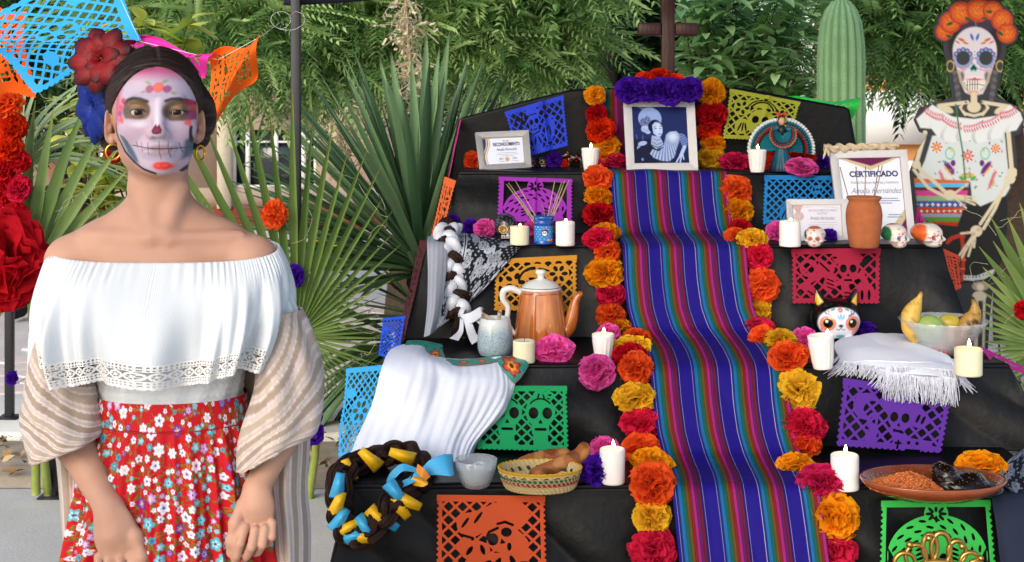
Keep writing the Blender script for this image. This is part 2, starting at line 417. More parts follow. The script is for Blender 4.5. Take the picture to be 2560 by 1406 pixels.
# beige building with red plinth and white-framed windows far behind
M_beige = concrete('beige_render', H('#b7a08c'), H('#c9b39e'), .8, .15)
M_red = mat('red_plinth', H('#9c4034'), .8, var=.12, vscale=3)
M_white = mat('white_paint', H('#e4e4e0'), .5)
M_pane = mat('dark_window_glass', H('#2a3136'), .08, spec=.8)
M_cream = mat('cream_pillar', H('#d8cfb8'), .8, var=.05)
bl = empty('building', (-3, 15.4, 0), label='beige building with red plinth and white framed windows beyond the pavement', cat='building')
BY = 15.4
def bpart(name, c0, c1, m, par=None, bev=0):
    b = MB(); b.box(c0, c1); o = b.build(name, m, bevel=bev, sm=False); return att(o, par or bl)
def bx(px): return (px - 1280) / FPX * BY
def bz(py): return CAMZ - (py - YH) / FPX * BY
bpart('wall', (-14, BY, bz(470)), (bx(580), BY + .4, 4.2), M_beige)
bpart('wall', (bx(790), BY, bz(470)), (-1.0, BY + .4, 4.2), M_beige)
bpart('wall', (bx(580), BY, bz(325)), (bx(790), BY + .4, 4.2), M_beige)
bpart('wall', (-14, BY, bz(520)), (-1.0, BY + .4, bz(470)), M_beige)
bpart('plinth', (-14, BY - .06, 0), (-1.0, BY + .4, bz(520)), M_red)
bpart('pillar', (bx(548), BY - .12, bz(520)), (bx(581), BY - .002, 4.2), M_cream)
wn = bpart('window', (bx(580), BY + .12, bz(472)), (bx(790), BY + .16, bz(323)), M_pane)
for x in (582, 617, 688, 757, 788): bpart('frame', (bx(x) - .022, BY + .04, bz(470)), (bx(x) + .022, BY + .118, bz(325)), M_white, wn)
for k, (x0, x1) in enumerate(((582, 617), (617, 688), (688, 757), (757, 788))):
    bpart('frame', (bx(x0) + .024, BY + .05, bz(358)), (bx(x1) - .024, BY + .11, bz(353)), M_white, wn)
    bpart('frame', (bx(x0) + .024, BY + .05, bz(470)), (bx(x1) - .024, BY + .11, bz(464)), M_white, wn)
for x0, x1 in ((120, 215), (262, 330)):
    wn = bpart('window', (bx(x0), BY - .03, bz(430)), (bx(x1), BY - .004, bz(250)), M_pane)
    for x in (x0, (x0 + x1) / 2, x1): bpart('frame', (bx(x) - .03, BY - .07, bz(432)), (bx(x) + .03, BY - .032, bz(248)), M_white, wn)
# orange wall in the sun, far right, with a pale low wall before it
ow = empty('orange_house', (6, 18.5, 0), label='sunlit orange house wall far behind the cut-out skeleton lady', cat='building')
M_orange = concrete('orange_render', H('#e09a58'), H('#eda969'), .6, .1)
b = MB(); b.box((4.2, 18.5, 0), (14, 18.9, 5)); att(b.build('wall', M_orange, sm=False), ow)
b = MB(); b.box((4.6, 18.3, .9), (5.7, 18.49, 1.62)); att(b.build('panel', M_white, sm=False), ow)  # added white patch standing in for burnt-out sunlight on the orange wall
lw = MB(); lw.box((4.0, 16.6, 0), (12, 16.9, .75)); tag(lw.build('low_wall', M_kerb, sm=False, bevel=.02), 'pale low wall before the orange house', 'wall')

# canopy: dark steel legs, truss bar and navy roof
M_steel = mat('black_powder_coat', H('#25262b'), .45, var=.2, vscale=15, spec=.4)
M_navy = mat('navy_canopy_fabric', H('#10142a'), .6, bump=.2, bscale=300)
cx0, cx1, cy0, cy1, czt = P(740, 0, 5.15)[0], 2.25, 2.05, 5.15, 1.885
cn = empty('canopy', (cx0, cy1, 0), label='dark folding canopy with navy roof over the altar', cat='canopy')
RISE = 1.35      # the roof lifts towards the viewer's side, shaped to let sun reach the altar
def rz_(y): return czt + RISE * (cy1 - y) / (cy1 - cy0)
for x, y in ((cx0, cy1), (cx1, cy1), (cx0, cy0), (cx1, cy0)):
    b = MB(); b.box((x - .018, y - .018, 0.012), (x + .018, y + .018, rz_(y) + .1)); att(b.build('leg', M_steel, sm=False, bevel=.003), cn)
    b = MB(); b.box((x - .04, y - .04, 0), (x + .04, y + .04, .011)); att(b.build('foot', M_steel, sm=False, bevel=.002), cn)
b = MB(); b.box((cx0 + .02, cy1 - .012, czt + .015), (cx1 - .02, cy1 + .012, czt + .05)); att(b.build('truss_bar', M_steel, sm=False), cn)
n = 40; u = np.linspace(0, 1, n); U, V = np.meshgrid(u, u, indexing='ij'); yy_ = cy0 - .05 + (cy1 - cy0 + .1) * V
b = MB(); b.grid(np.stack([cx0 - .05 + (cx1 - cx0 + .1) * U, yy_, rz_(yy_) + .1 - .12 * np.sin(U * PI) * np.sin(V * PI)], -1)); att(b.build('roof', M_navy, solid=.004), cn)
def valance(p0, p1):
    t = np.linspace(0, 1, 60); base = np.outer(1 - t, p0) + np.outer(t, p1)
    dz = .125 - .028 * np.sin(np.minimum(1, t * 1.0) * PI * 2) ** 2 - .03 * np.sin(t * PI); rows = []
    for k in np.linspace(0, 1, 6): q = base.copy(); q[:, 2] += .1 - dz * k; rows.append(q)
    b = MB(); b.grid(np.stack(rows)); return att(b.build('valance', M_navy, solid=.003), cn)
valance((cx0 - .055, cy1 + .055, czt), (cx1 + .055, cy1 + .055, czt))
# ------------------------------------------------------------------ stepped altar under black cloth
M_black = mat('black_satin_cloth', H('#07080c'), .42, spec=.24, var=.15, vscale=6, bump=.5, bscale=26)
TIERS = [  # front depth, back depth, height, left x, right x, drop, flare
    (5.00, 5.36, 1.235, P(1150, 0, 5.0)[0], P(2150, 0, 5.0)[0], .235, .35),
    (4.55, 5.05, 1.015, P(1072, 0, 4.55)[0], P(2350, 0, 4.55)[0], .315, .28),
    (4.05, 4.62, .712, P(985, 0, 4.05)[0], P(2520, 0, 4.05)[0], .245, .45),
    (3.60, 4.12, .480, P(872, 0, 3.6)[0], P(2640, 0, 3.6)[0], .29, .25),
    (3.16, 3.66, .190, P(800, 0, 3.16)[0], P(2760, 0, 3.16)[0], .185, .25)]
# (photo row -> depth of the cloth at that row), used to stand things on it
PROF = np.array([(180, 5.29), (419, 5.29), (430, 5.0), (580, 4.94), (612, 4.55), (835, 4.48), (912, 4.05), (1139, 3.93), (1212, 3.6), (1406, 3.54)])
def dep(py): return float(np.interp(py, PROF[:, 0], PROF[:, 1]))
FL = {5: 1.235, 4: 1.015, 3: .712, 2: .480, 1: .190}       # shelf heights
def on(level, px, py):
    """point on a shelf whose base shows at photo pixel (px, py)"""
    z = FL[level] + .003; d = (CAMZ - z) * FPX / (py - YH); return P(px, py, d)
altar = empty('altar', (.5, 4.4, 0), label='stepped altar of five tiers draped in black cloth', cat='altar')
def soft(x, r=.012): return np.where(x > r, x - r * .5, np.where(x > -r, (x + r) ** 2 / (4 * r), 0)) * 1.0
for i, (yf, yb, zt, xl, xr, drop, fl) in enumerate(TIERS):
    m = 190; nn = 110
    a = np.concatenate([np.linspace(xl - drop, xl - .015, 34), np.linspace(xl - .014, xl + .014, 9), np.linspace(xl + .02, xr - .02, m), np.linspace(xr - .014, xr + .014, 9), np.linspace(xr + .015, xr + drop, 34)])
    bb = np.concatenate([np.linspace(yf - drop, yf - .015, 60), np.linspace(yf - .014, yf + .014, 9), np.linspace(yf + .03, yb, 24)])
    A, B = np.meshgrid(a, bb, indexing='ij')
    exl, exr, ey = soft(xl - A), soft(A - xr), soft(yf - B)
    ex = exl + exr; e = np.maximum(ex, ey) * .35 + np.hypot(ex, ey) * .65; e = np.minimum(e, drop)
    x = np.clip(A, xl, xr) + fl * (exr - exl) * .55; y = np.clip(B, yf, yb) - .16 * ey - .0 * fl
    # corner flare: cloth hangs out in a fold at the two front corners, and the side panel spreads
    cornl = np.exp(-((A - xl) / .10) ** 2) * np.minimum(ey, drop); cornr = np.exp(-((A - xr) / .10) ** 2) * np.minimum(ey, drop)
    x = x - fl * .8 * cornl + fl * .8 * cornr; y = y - .12 * cornl - .12 * cornr
    t = e / drop
    q = np.stack([A * 1.0, B * .25, np.full_like(A, i * 3.7)], -1)
    fold = wob(q, 9, 8, i) * .02 + wob(q + 5, 22, 8, i + 3) * .012
    y = y - t * fold * 1.4 * (ey > 0) - smooth(.0, 1, t) * .012; x = x + t * fold * (ex > 0)
    diag = wob(np.stack([A + zt * 2 - e * 1.1, B * 0, np.full_like(A, i * 1.3)], -1), 13, 6, i + 6)
    y = y - smooth(0, .6, t) * np.abs(diag) * .034 * (ey > 0)
    z = zt - e + smooth(.012, 0, e) * (.002 + wob(np.stack([A, B, A * 0 + i], -1), 11, 7, i) * .004)
    b = MB(); b.grid(np.stack([x, y, z], -1)); o = b.build('tier_cloth', M_black, solid=.002); att(o, altar)
# back panel with its peaked top
yb = 5.34; xs = np.array([1147, 1160, 1200, 1300, 1408, 1436, 1500, 1600, 1700, 1800, 1850, 1900, 2000, 2112, 2122]); zs = np.array([300, 293, 283, 256, 229, 224, 222, 221, 220, 219, 221, 229, 248, 268, 275])
u = np.linspace(1147, 2122, 160); top = np.interp(u, xs, zs); rows = []
X = (u - 1280) / FPX * yb; ZT = CAMZ - (top - YH) / FPX * yb; Xb = X + np.where(u < 1400, -1, 1) * smooth(.0, 1, np.abs(u - 1640) / 480) * .06
for k in np.linspace(0, 1, 40):
    zz = ZT + (1.02 - ZT) * k; xx = X + (Xb - X) * k
    rows.append(np.stack([xx, yb - .012 * k - .008 * wob(np.stack([xx * 3, zz * 1.2, xx * 0], -1), 4) * k - .006, zz], -1))
b = MB(); b.grid(np.stack(rows)); att(b.build('back_cloth', M_black, solid=.002), altar)
rows = []
for k in np.linspace(0, 1, 8): rows.append(np.stack([X * (1), np.full_like(X, yb - .006 + .16 * k), ZT - .03 * k * k], -1))
b = MB(); b.grid(np.stack(rows), flip=True); att(b.build('top_cloth', M_black, solid=.002), altar)
for s in (0, -1):      # side falls of the back panel
    rows = []
    for k in np.linspace(0, 1, 14):
        c = np.stack([catmull([(X[s] , yb - .006, ZT[s]), (Xb[s] + (-.02 if s == 0 else .02), yb + .05, 1.1), (Xb[s] + (-.08 if s == 0 else .08), yb + .1, .75)], 20)])[0]
        c = c + np.array((0, .16 * k, 0)); c[:, 0] += (.012 * math.sin(k * 12)) * np.linspace(0, 1, 20); rows.append(c)
    b = MB(); b.grid(np.stack(rows)); att(b.build('side_cloth', M_black, solid=.002), altar)
for i, (yf, yb2, zt, xl, xr, drop, fl) in enumerate(TIERS):   # plain board under each tier so that nothing floats
    b = MB(); b.box((xl + .015, yf + .02, 0), (xr - .015, min(yb2, 5.33) - .005, zt - .006)); att(b.build('step_box', mat('plywood', H('#6b4f36'), .8, var=.15)), altar)

# ------------------------------------------------------------------ striped runner
def runner():
    # profile as (photo row, depth, left px, right px)
    pr = [(222, 5.325, 1496, 1800), (300, 5.318, 1498, 1805), (400, 5.312, 1502, 1812), (417, 5.29, 1508, 1815), (424, 5.1, 1518, 1815), (428, 4.985, 1524, 1816), (434, 4.965, 1527, 1817), (500, 4.92, 1531, 1822), (560, 4.88, 1537, 1830),
          (582, 4.85, 1541, 1838), (592, 4.73, 1546, 1848), (603, 4.60, 1552, 1858), (612, 4.525, 1556, 1863), (622, 4.505, 1557, 1865), (700, 4.465, 1560, 1872), (770, 4.43, 1568, 1884), (820, 4.395, 1582, 1905),
          (846, 4.33, 1600, 1925), (872, 4.19, 1614, 1945), (900, 4.06, 1622, 1962), (916, 4.015, 1624, 1968), (935, 3.995, 1626, 1970), (1000, 3.95, 1632, 1974), (1080, 3.905, 1642, 1985), (1130, 3.865, 1655, 2000),
          (1160, 3.79, 1665, 2015), (1178, 3.71, 1672, 2026), (1195, 3.62, 1676, 2036), (1212, 3.56, 1678, 2044), (1230, 3.54, 1680, 2048), (1320, 3.50, 1690, 2062), (1420, 3.47, 1700, 2075), (1490, 3.45, 1705, 2085)]
    pr = np.array(pr, float)
    # resample evenly along the cloth
    w3 = np.array([P(0.5 * (a[2] + a[3]), a[0], a[1]) for a in pr]); s = np.concatenate([[0], np.cumsum(np.linalg.norm(np.diff(w3, axis=0), axis=1))])
    ss = np.linspace(0, s[-1], 260); k = np.stack([np.interp(ss, s, pr[:, j]) for j in range(4)], 1)
    ker = np.hanning(7); ker /= ker.sum()
    kp = np.pad(k, ((3, 3), (0, 0)), 'edge'); k = np.stack([np.convolve(kp[:, j], ker, 'valid') for j in range(4)], 1)
    nu = 420; t = np.linspace(0, 1, nu)
    V = np.zeros((len(k), nu, 3))
    for i, (py, d, l, r) in enumerate(k):
        a = P(l, py, d - .012); c = P(r, py, d - .012); V[i] = np.outer(1 - t, a) + np.outer(t, c)
    q = np.stack([V[..., 0] * 2.2, V[..., 1] * .5, V[..., 2] * .7], -1)
    V[..., 1] -= np.abs(wob(q, 9, 7, 2)) * .010 + np.abs(wob(q, 23, 7, 5)) * .003
    V[..., 2] += wob(q, 12, 7, 9) * .004
    # stripes: one repeat
    rep = [('#d6d0e8', 1.5), ('#24109a', 33), ('#d6d0e8', 1.5), ('#1c2f86', 6), ('#1f86c0', 7), ('#0c6f78', 3.5), ('#117a55', 6), ('#1a1412', 1.2), ('#8a5a1e', 6.5), ('#1a1412', 1.0), ('#a82418', 6), ('#1a1412', .8),
           ('#d3288e', 7.5), ('#1a1412', .8), ('#7d1a72', 7), ('#1a1412', .8), ('#8f1224', 6), ('#2a1478', 5.5)]
    W = sum(x for _, x in rep); xs = np.cumsum([0] + [x for _, x in rep]); cols = np.array([H(c) for c, _ in rep])
    ph = (t * 3.55 * W + W * .27) % W; ci = np.clip(np.searchsorted(xs, ph, 'right') - 1, 0, len(rep) - 1); C = np.tile(cols[ci][None], (len(k), 1, 1))
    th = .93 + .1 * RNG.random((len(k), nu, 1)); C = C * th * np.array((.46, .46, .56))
    b = MB(); b.grid(V, c=C, uv=np.stack(np.meshgrid(ss, t, indexing='ij'), -1)); 
    m = mat('woven_serape', src='attr', rough=.75, bump=.25, bscale=1400, sheen=.0, spec=.25)
    o = b.build('striped_runner', m, solid=.002)
    tag(o, 'blue serape runner with rainbow stripes running down the altar steps', 'runner')
runner()
# ------------------------------------------------------------------ cut-paper banners (papel picado)
M_paper = mat('tissue_paper', src='obj', rough=.65, spec=.25, transl=.25)
def lattice(W, Hh, sp=24, w=4.2, off=0):
    L = []
    for k in np.arange(-Hh - sp, W + Hh, sp):
        L.append(('s', k + off, -5, k + off + Hh + 10, Hh + 5, w)); L.append(('s', k + off, Hh + 5, k + off + Hh + 10, -5, w))
    return L
def skull(cx, cy, s, tilt=0):
    f = [('e', cx, cy, s * .52, s * .56), ('r', cx - s * .3, cy + s * .3, cx + s * .3, cy + s * .82)]
    c = [('e', cx - s * .24, cy + s * .04, s * .17, s * .21), ('e', cx + s * .24, cy + s * .04, s * .17, s * .21),
         ('p', [(cx, cy + s * .26), (cx - s * .08, cy + s * .42), (cx + s * .08, cy + s * .42)]), ('r', cx - s * .2, cy + s * .58, cx + s * .2, cy + s * .68)]
    return f, c
def flowerm(cx, cy, r, n=5):
    f = [('c', cx, cy, r)]; c = [('e', cx + r * .58 * math.cos(a), cy + r * .58 * math.sin(a), r * .3, r * .2, a) for a in np.arange(n) * 2 * PI / n]
    return f, c
def arc(cx, cy, r, a0, a1, w, n=14):
    a = np.linspace(a0, a1, n); return ('l', [(cx + r * math.cos(t), cy + r * math.sin(t)) for t in a], w)
def D_blue(W, Hh):
    f1, c1 = skull(88, 52, 40); f2 = [('e', 88, 112, 20, 34), ('s', 70, 95, 100, 140, 10), ('e', 88, 24, 30, 7), ('r', 72, 8, 104, 26), ('e', 140, 90, 18, 38, .3), ('c', 150, 62, 14), ('s', 128, 60, 100, 95, 8)]
    c2 = [('e', 30 + 16 * i, 34 + 10 * (i % 2), 4, 15, .6 - .25 * i) for i in range(3)] + [('e', 80, 112, 3, 14, .3), ('e', 97, 112, 3, 14, -.3), ('e', 140, 95, 3, 14), ('e', 132, 85, 3, 12, .5), ('c', 153, 60, 3), ('s', 75, 92, 102, 86, 4), ('r', 74, 30, 102, 33)]
    return f1 + f2 + lattice(W, Hh, 27, 5), c1 + c2
def D_olive(W, Hh):
    a, b = flowerm(42, 52, 24); c, d = flowerm(150, 60, 24, 6); f = [('e', 100, 92, 36, 42), ('e', 100, 32, 44, 14), ('e', 52, 110, 22, 24)]
    cc = [('e', 86, 85, 10, 12), ('e', 114, 85, 10, 12), ('p', [(100, 98), (95, 108), (105, 108)]), arc(100, 60, 34, PI * 1.1, PI * 1.9, 5), arc(100, 66, 46, PI * 1.15, PI * 1.85, 4)] + [('e', 44 + 9 * i, 112, 2.6, 15, .3 - .3 * i) for i in range(3)] + [('r', 88, 118, 112, 122)]
    return a + c + f + lattice(W, Hh, 25, 5), b + d + cc
def D_arch(W, Hh):
    f = [('e', 100, 105, 88, 78), ('c', 100, 25, 22)]
    c = [('e', 100 + 13 * math.cos(t), 26 + 10 * math.sin(t), 7, 3, t) for t in np.arange(8) * PI / 4]
    for r, n in ((74, 9), (60, 8), (48, 7)):
        for t in np.linspace(PI * 1.08, PI * 1.92, n): c.append(('e', 100 + r * 1.05 * math.cos(t), 110 + r * math.sin(t), 7.5, 2.6, t + PI / 2 + .4))
    s, e = skull(100, 108, 46); c += e + [('e', 30, 130, 12, 5), ('e', 170, 130, 12, 5), ('p', [(14, 24), (60, 20), (30, 40), (14, 66)]), ('p', [(186, 24), (140, 20), (170, 40), (186, 66)])]
    c += [('e', 100 + 30 * sx, 92 + 9 * k, 9, 2.5, .4 * sx) for sx in (-1, 1) for k in range(3)] + [('p', [(14, 90), (26, 112), (14, 140)]), ('p', [(186, 90), (174, 112), (186, 140)])]
    return f + s + [('r', 0, 130, 200, 150)], c
def D_latt(W, Hh):
    a, b = flowerm(76, 70, 15, 6); s, e = skull(112, 84, 40); f = [('e', 66, 110, 20, 26), ('e', 150, 40, 18, 12)]
    return a + s + f + lattice(W, Hh, 22, 4.6), b + e + [('e', 58 + 8 * i, 112, 2.2, 15, .4 - .4 * i) for i in range(3)] + [('e', 150, 40, 5, 3), ('e', 140, 40, 3, 6), ('e', 160, 40, 3, 6)]
def D_must(W, Hh):
    a, b = flowerm(48, 66, 30); c, d = flowerm(156, 46, 26, 6); s, e = skull(104, 100, 50); f = [arc(100, 74, 50, PI * 1.0, PI * 2, 12), ('e', 100, 44, 34, 10)]
    return a + c + s + f + lattice(W, Hh, 26, 5), b + d + e + [arc(96, 66, 38, PI * 1.05, PI * 1.5, 6), ('e', 120, 34, 16, 3, .3), ('e', 80, 34, 14, 3, -.4)]
def D_crim(W, Hh):
    s, e = skull(128, 46, 46); f = [('e', 126, 24, 34, 16), ('o', 8, ('c', 38, 46, 17)), ('s', 20, 90, 96, 40, 12), ('p', [(62, 20), (74, 30), (98, 50), (88, 70), (56, 56)]), ('e', 86, 82, 14, 20, .4), ('s', 100, 84, 160, 62, 12), ('s', 120, 84, 128, 130, 18), ('s', 30, 90, 84, 130, 14),
         ('e', 168, 108, 22, 26), ('s', 60, 130, 180, 136, 14), ('s', 158, 60, 176, 96, 12)]
    c = e + [('s', 80, 72 + 9 * i, 94, 78 + 9 * i, 3) for i in range(3)] + [('s', 120, 104 + 9 * i, 136, 106 + 9 * i, 3) for i in range(3)] + [('s', 64, 34, 84, 54, 4), ('e', 160, 110, 3.5, 12), ('e', 176, 110, 3.5, 12), ('e', 168, 30, 8, 14, .5), ('s', 36, 100, 70, 122, 3), ('e', 98, 22, 5, 2.5)]
    return s + f + lattice(W, Hh, 26, 5), c
def D_two(W, Hh):
    s, e = skull(66, 62, 64); s2, e2 = skull(140, 62, 64); f = [('e', 140, 24, 16, 14), ('e', 66, 24, 16, 14), ('e', 162, 22, 12, 8, .4), ('r', 50, 100, 82, 140), ('r', 124, 100, 156, 140)]
    c = [arc(140, 58, 27, PI * 1.2, PI * 1.8, 4), arc(66, 58, 27, PI * 1.2, PI * 1.8, 4), ('e', 136, 24, 2, 7, .3), ('e', 148, 26, 2, 7, -.3), ('e', 162, 22, 5, 2), ('e', 60, 24, 2, 7, .3)]
    return s + s2 + f + lattice(W, Hh, 24, 4.6), e + e2 + c
def D_viol(W, Hh):
    s, e = skull(112, 58, 44); f = [('e', 110, 34, 40, 18), ('-', ('c', 48, 46, 25), ('c', 60, 52, 17)), ('c', 148, 58, 18), ('o', 5, ('e', 62, 72, 8, 12)), ('r', 52, 88, 74, 126), ('p', [(98, 128), (112, 88), (132, 96), (180, 100), (186, 138), (96, 138)]), ('r', 36, 122, 180, 140)]
    c = e + [('e', 146, 58, 3, 9, .3), ('e', 156, 60, 3, 9, .3), ('r', 132, 118, 160, 123), ('c', 136, 106, 3.5), ('c', 152, 106, 3.5), ('s', 116, 104, 116, 118, 4), ('s', 111, 108, 121, 108, 4), ('s', 104, 84, 122, 88, 4)]
    return s + f + lattice(W, Hh, 25, 5), c
def D_cat(W, Hh):
    f = [('e', 122, 44, 50, 32, -.25), ('e', 116, 66, 62, 18, .55), ('e', 120, 80, 30, 32), ('e', 62, 58, 26, 24), ('e', 70, 108, 28, 20), ('e', 110, 134, 60, 22), ('s', 60, 80, 40, 100, 14), ('e', 150, 112, 22, 20, .5)]
    c = [('e', 103, 86, 10, 12), ('e', 128, 72, 10, 9), ('p', [(119, 84), (116, 95), (127, 93)]), ('e', 133, 100, 4, 8), ('e', 52, 54, 3, 12, .6), ('e', 76, 44, 3, 14, .6), ('l', [(90, 86), (96, 72), (112, 64)], 5), ('l', [(112, 56), (126, 52), (140, 58)], 5), ('s', 46, 78, 66, 84, 5),
         ('e', 60, 108, 4, 10, .6), ('e', 84, 106, 4, 10, -.3), ('e', 110, 134, 5, 14, .5), ('e', 140, 130, 5, 14, -.4), ('e', 90, 134, 5, 12, 1.0), ('e', 160, 132, 10, 4)]
    return f + lattice(W, Hh, 26, 5), c
def D_rand(seed):
    def g(W, Hh):
        r = np.random.default_rng(seed); f = [('r', 0, 0, W, Hh)]
        c = [('e', x, y, r.uniform(4, 10), r.uniform(2.5, 5), r.uniform(0, 3.1)) for x in np.arange(20, W - 10, 17) for y in np.arange(24, Hh - 12, 14) for x in [x + r.uniform(-4, 4)] for y in [y + r.uniform(-3, 3)]]
        return f, c
    return g
def D_lattice_flower(W, Hh):
    a, b = flowerm(W * .5, Hh * .5, 30, 6); return a + lattice(W, Hh, 20, 4.2) + [('e', W * .2, Hh * .3, 16, 12), ('e', W * .8, Hh * .7, 16, 12)], b
def picado(name, q, design, col, label, W=200, Hh=150, nu=150, bulge=.004, border=(13, 9, 11), edge='zig', seed=0, fold=None, parent=None, cat='banner', group='cut paper banners on the altar', warp=None):
    """q: four (px, py, depth) corners TL TR BR BL"""
    nv = int(nu * Hh / W); us = np.linspace(-4, W + 4, nu); vs = np.linspace(-2, Hh + 6, nv); U, V = np.meshgrid(us, vs, indexing='ij')
    fl, ct = design(W, Hh); t, s_, bt = border
    solid = np.minimum.reduce([sdu(U, V, fl), V - t, s_ - np.abs(U - W / 2) + W / 2 - s_ - s_ + 0 * V if False else np.minimum(U - s_, W - s_ - U), Hh - bt - V])
    solid = np.maximum(solid, -sdu(U, V, ct)); solid = np.where(V < t, -1, solid)
    p = 11.0
    tri = np.abs(((V / p) % 1) - .5) * 2; tx = np.abs(((U / p) % 1) - .5) * 2
    if edge == 'zig': sc = 5.0 * tri; bs = 4.5 * np.sqrt(np.clip(1 - (tx) ** 2, 0, 1)) - 4.5 + 4
    else: sc = 4.5 * (1 - np.sqrt(np.clip(1 - tri ** 2, 0, 1))); bs = 4.5 * np.sqrt(np.clip(1 - (tx) ** 2, 0, 1)) - .5
    outer = np.maximum.reduce([-U + np.where(V > t, sc, 0) - 1.5, U - W + np.where(V > t, sc, 0) - 1.5, -V, V - Hh - bs + 2])
    v2, f3, f4 = march(np.maximum(solid, outer), us, vs)
    c = [P(*k) for k in q]; a = np.clip(v2[:, :1] / W, -.05, 1.05); bb = v2[:, 1:] / Hh
    Q = (1 - bb) * ((1 - a) * c[0] + a * c[1]) + bb * ((1 - a) * c[3] + a * c[2])
    nrm = np.cross(c[1] - c[0], c[3] - c[0]); nrm /= np.linalg.norm(nrm)
    if nrm[1] > 0: nrm = -nrm
    Lw = np.linalg.norm(c[1] - c[0])
    d = bulge * (1 + wob(np.concatenate([Q * 1.0], 1) + seed, 14, 7, seed % 20)) * (.15 + bb[:, 0])
    if fold is not None:
        for (fu, amp, wd) in fold: d = d + amp * np.exp(-((a[:, 0] - fu) / wd) ** 2)
    if warp: Q = warp(Q, a[:, 0], bb[:, 0])
    Q = Q + nrm * d[:, None]
    L = np.linalg.norm(c[1] - c[0])
    base = Q.mean(0); b = MB(); b.add(Q - base, f4, f3, c=np.tile([1.0, 1, 1], (len(Q), 1)))
    o = b.build(name, M_paper, color=col, solid=.0006); o.location = base
    if parent is None: tag(o, label, cat, group)
    return o
def curl(Q, a, b):
    Q = Q.copy(); Q[:, 1] += .03 * np.sin(b * 5 + a * 3); Q[:, 2] += .010 * np.sin(a * 7 + b * 4); return Q
def riser(px, py, off=.035): return (px, py, dep(py) - off)
def RQ(*pts, off=.035): return [riser(*p, off=off) for p in pts]
picado('paper_banner', [(1262, 280, 5.25), (1408, 238, 5.25), (1420, 364, 5.22), (1296, 397, 5.22)], D_blue, H('#2b46d8'), 'royal blue cut paper banner with skeletons, folded, on the upper back cloth', seed=1, fold=[(.62, .014, .05), (.3, -.004, .1)])
picado('paper_banner', [(1826, 222, 5.28), (2000, 255, 5.28), (1974, 352, 5.24), (1806, 346, 5.24)], D_olive, H('#a8ad38'), 'olive yellow cut paper banner with flowers behind the teal dancer doll', seed=2, fold=[(.55, .008, .04)])
picado('paper_banner', RQ((1248, 442), (1430, 448), (1430, 553), (1243, 555)), D_arch, H('#a332b8'), 'magenta purple cut paper banner behind the incense jar', Hh=128, seed=3, fold=[(.5, .006, .02)], border=(11, 14, 6))
picado('paper_banner', RQ((1912, 438), (2090, 440), (2082, 562), (1906, 560)), D_latt, H('#1f85d0'), 'sky blue cut paper banner behind the small framed award', seed=4, Hh=138)
picado('paper_banner', RQ((1240, 648), (1441, 638), (1441, 778), (1235, 775)), D_must, H('#d0912a'), 'mustard cut paper banner behind the orange coffee pot', seed=5, Hh=140)
picado('paper_banner', RQ((1980, 623), (2200, 620), (2198, 758), (1980, 758)), D_crim, H('#a81f42'), 'crimson cut paper banner with guitar skeleton behind the black cat', seed=6, Hh=128)
picado('paper_banner', RQ((1196, 965), (1416, 965), (1421, 1128), (1192, 1122)), D_two, H('#17a562'), 'emerald green cut paper banner with two skulls', seed=7, Hh=150)
picado('paper_banner', RQ((2110, 945), (2380, 986), (2352, 1132), (2090, 1114), off=.04), D_viol, H('#5f2f9f'), 'dark violet cut paper banner under the white fringed cloth', seed=8, Hh=120)
picado('paper_banner', RQ((1094, 1237), (1361, 1240), (1366, 1432), (1092, 1432), off=.04), D_cat, H('#dd5a2c'), 'burnt orange cut paper banner with a skull in a wide hat', seed=9, Hh=150)
picado('paper_banner', RQ((2205, 1252), (2474, 1250), (2488, 1440), (2198, 1440), off=.04), D_arch, H('#40cc5a'), 'lime green cut paper banner behind the gold scroll ornament', seed=10, Hh=142)
# banners hung on the flanks of the altar and strung between the posts
GS = 'cut paper strips on the altar flanks'
picado('paper_strip', [(1150, 298, 5.36), (1153, 300, 5.20), (1098, 560, 5.1), (1105, 540, 5.3)], D_rand(1), H('#e83aa0'), 'pink cut paper strip down the flank above the orange one', W=90, Hh=200, nu=60, group=GS)
picado('paper_strip', [(1112, 442, 5.12), (1140, 452, 4.99), (1102, 612, 4.72), (1078, 600, 4.95)], D_rand(2), H('#f2743a'), 'pale orange cut paper strip beside the yucca', W=90, Hh=160, nu=60, group=GS)
picado('paper_strip', [(1052, 600, 4.75), (1071, 604, 4.56), (1016, 872, 4.36), (996, 860, 4.62)], D_rand(3), H('#5e2a36'), 'maroon cut paper strip hanging beside the grey cloth', W=80, Hh=220, nu=60, group=GS, bulge=.012)
picado('paper_strip', [(958, 796, 4.6), (1014, 790, 4.5), (996, 905, 4.25), (948, 890, 4.4)], D_lattice_flower, H('#2f5fe8'), 'cobalt cut paper strip below the maroon one', W=120, Hh=200, nu=70, group=GS)
picado('paper_strip', [(868, 922, 4.35), (965, 912, 4.2), (935, 1150, 3.95), (848, 1145, 4.1)], D_lattice_flower, H('#3fb4f0'), 'light blue cut paper strip beside the white embroidered blouse', W=130, Hh=210, nu=80, group=GS, bulge=.012)
picado('paper_strip', [(1940, 246, 5.48), (2150, 250, 5.44), (2132, 300, 5.42), (2062, 290, 5.44)], D_rand(6), H('#35d858'), 'bright green crumpled paper strip over the altar corner by the cactus', W=200, Hh=80, nu=90, group=GS, bulge=.03, warp=curl)
picado('paper_strip', [(2292, 520, 5.0), (2345, 600, 4.8), (2325, 640, 4.7), (2282, 600, 4.9)], D_rand(7), H('#e83aa8'), 'pink cut paper strip behind the tall framed certificate', W=120, Hh=140, nu=60, group=GS)
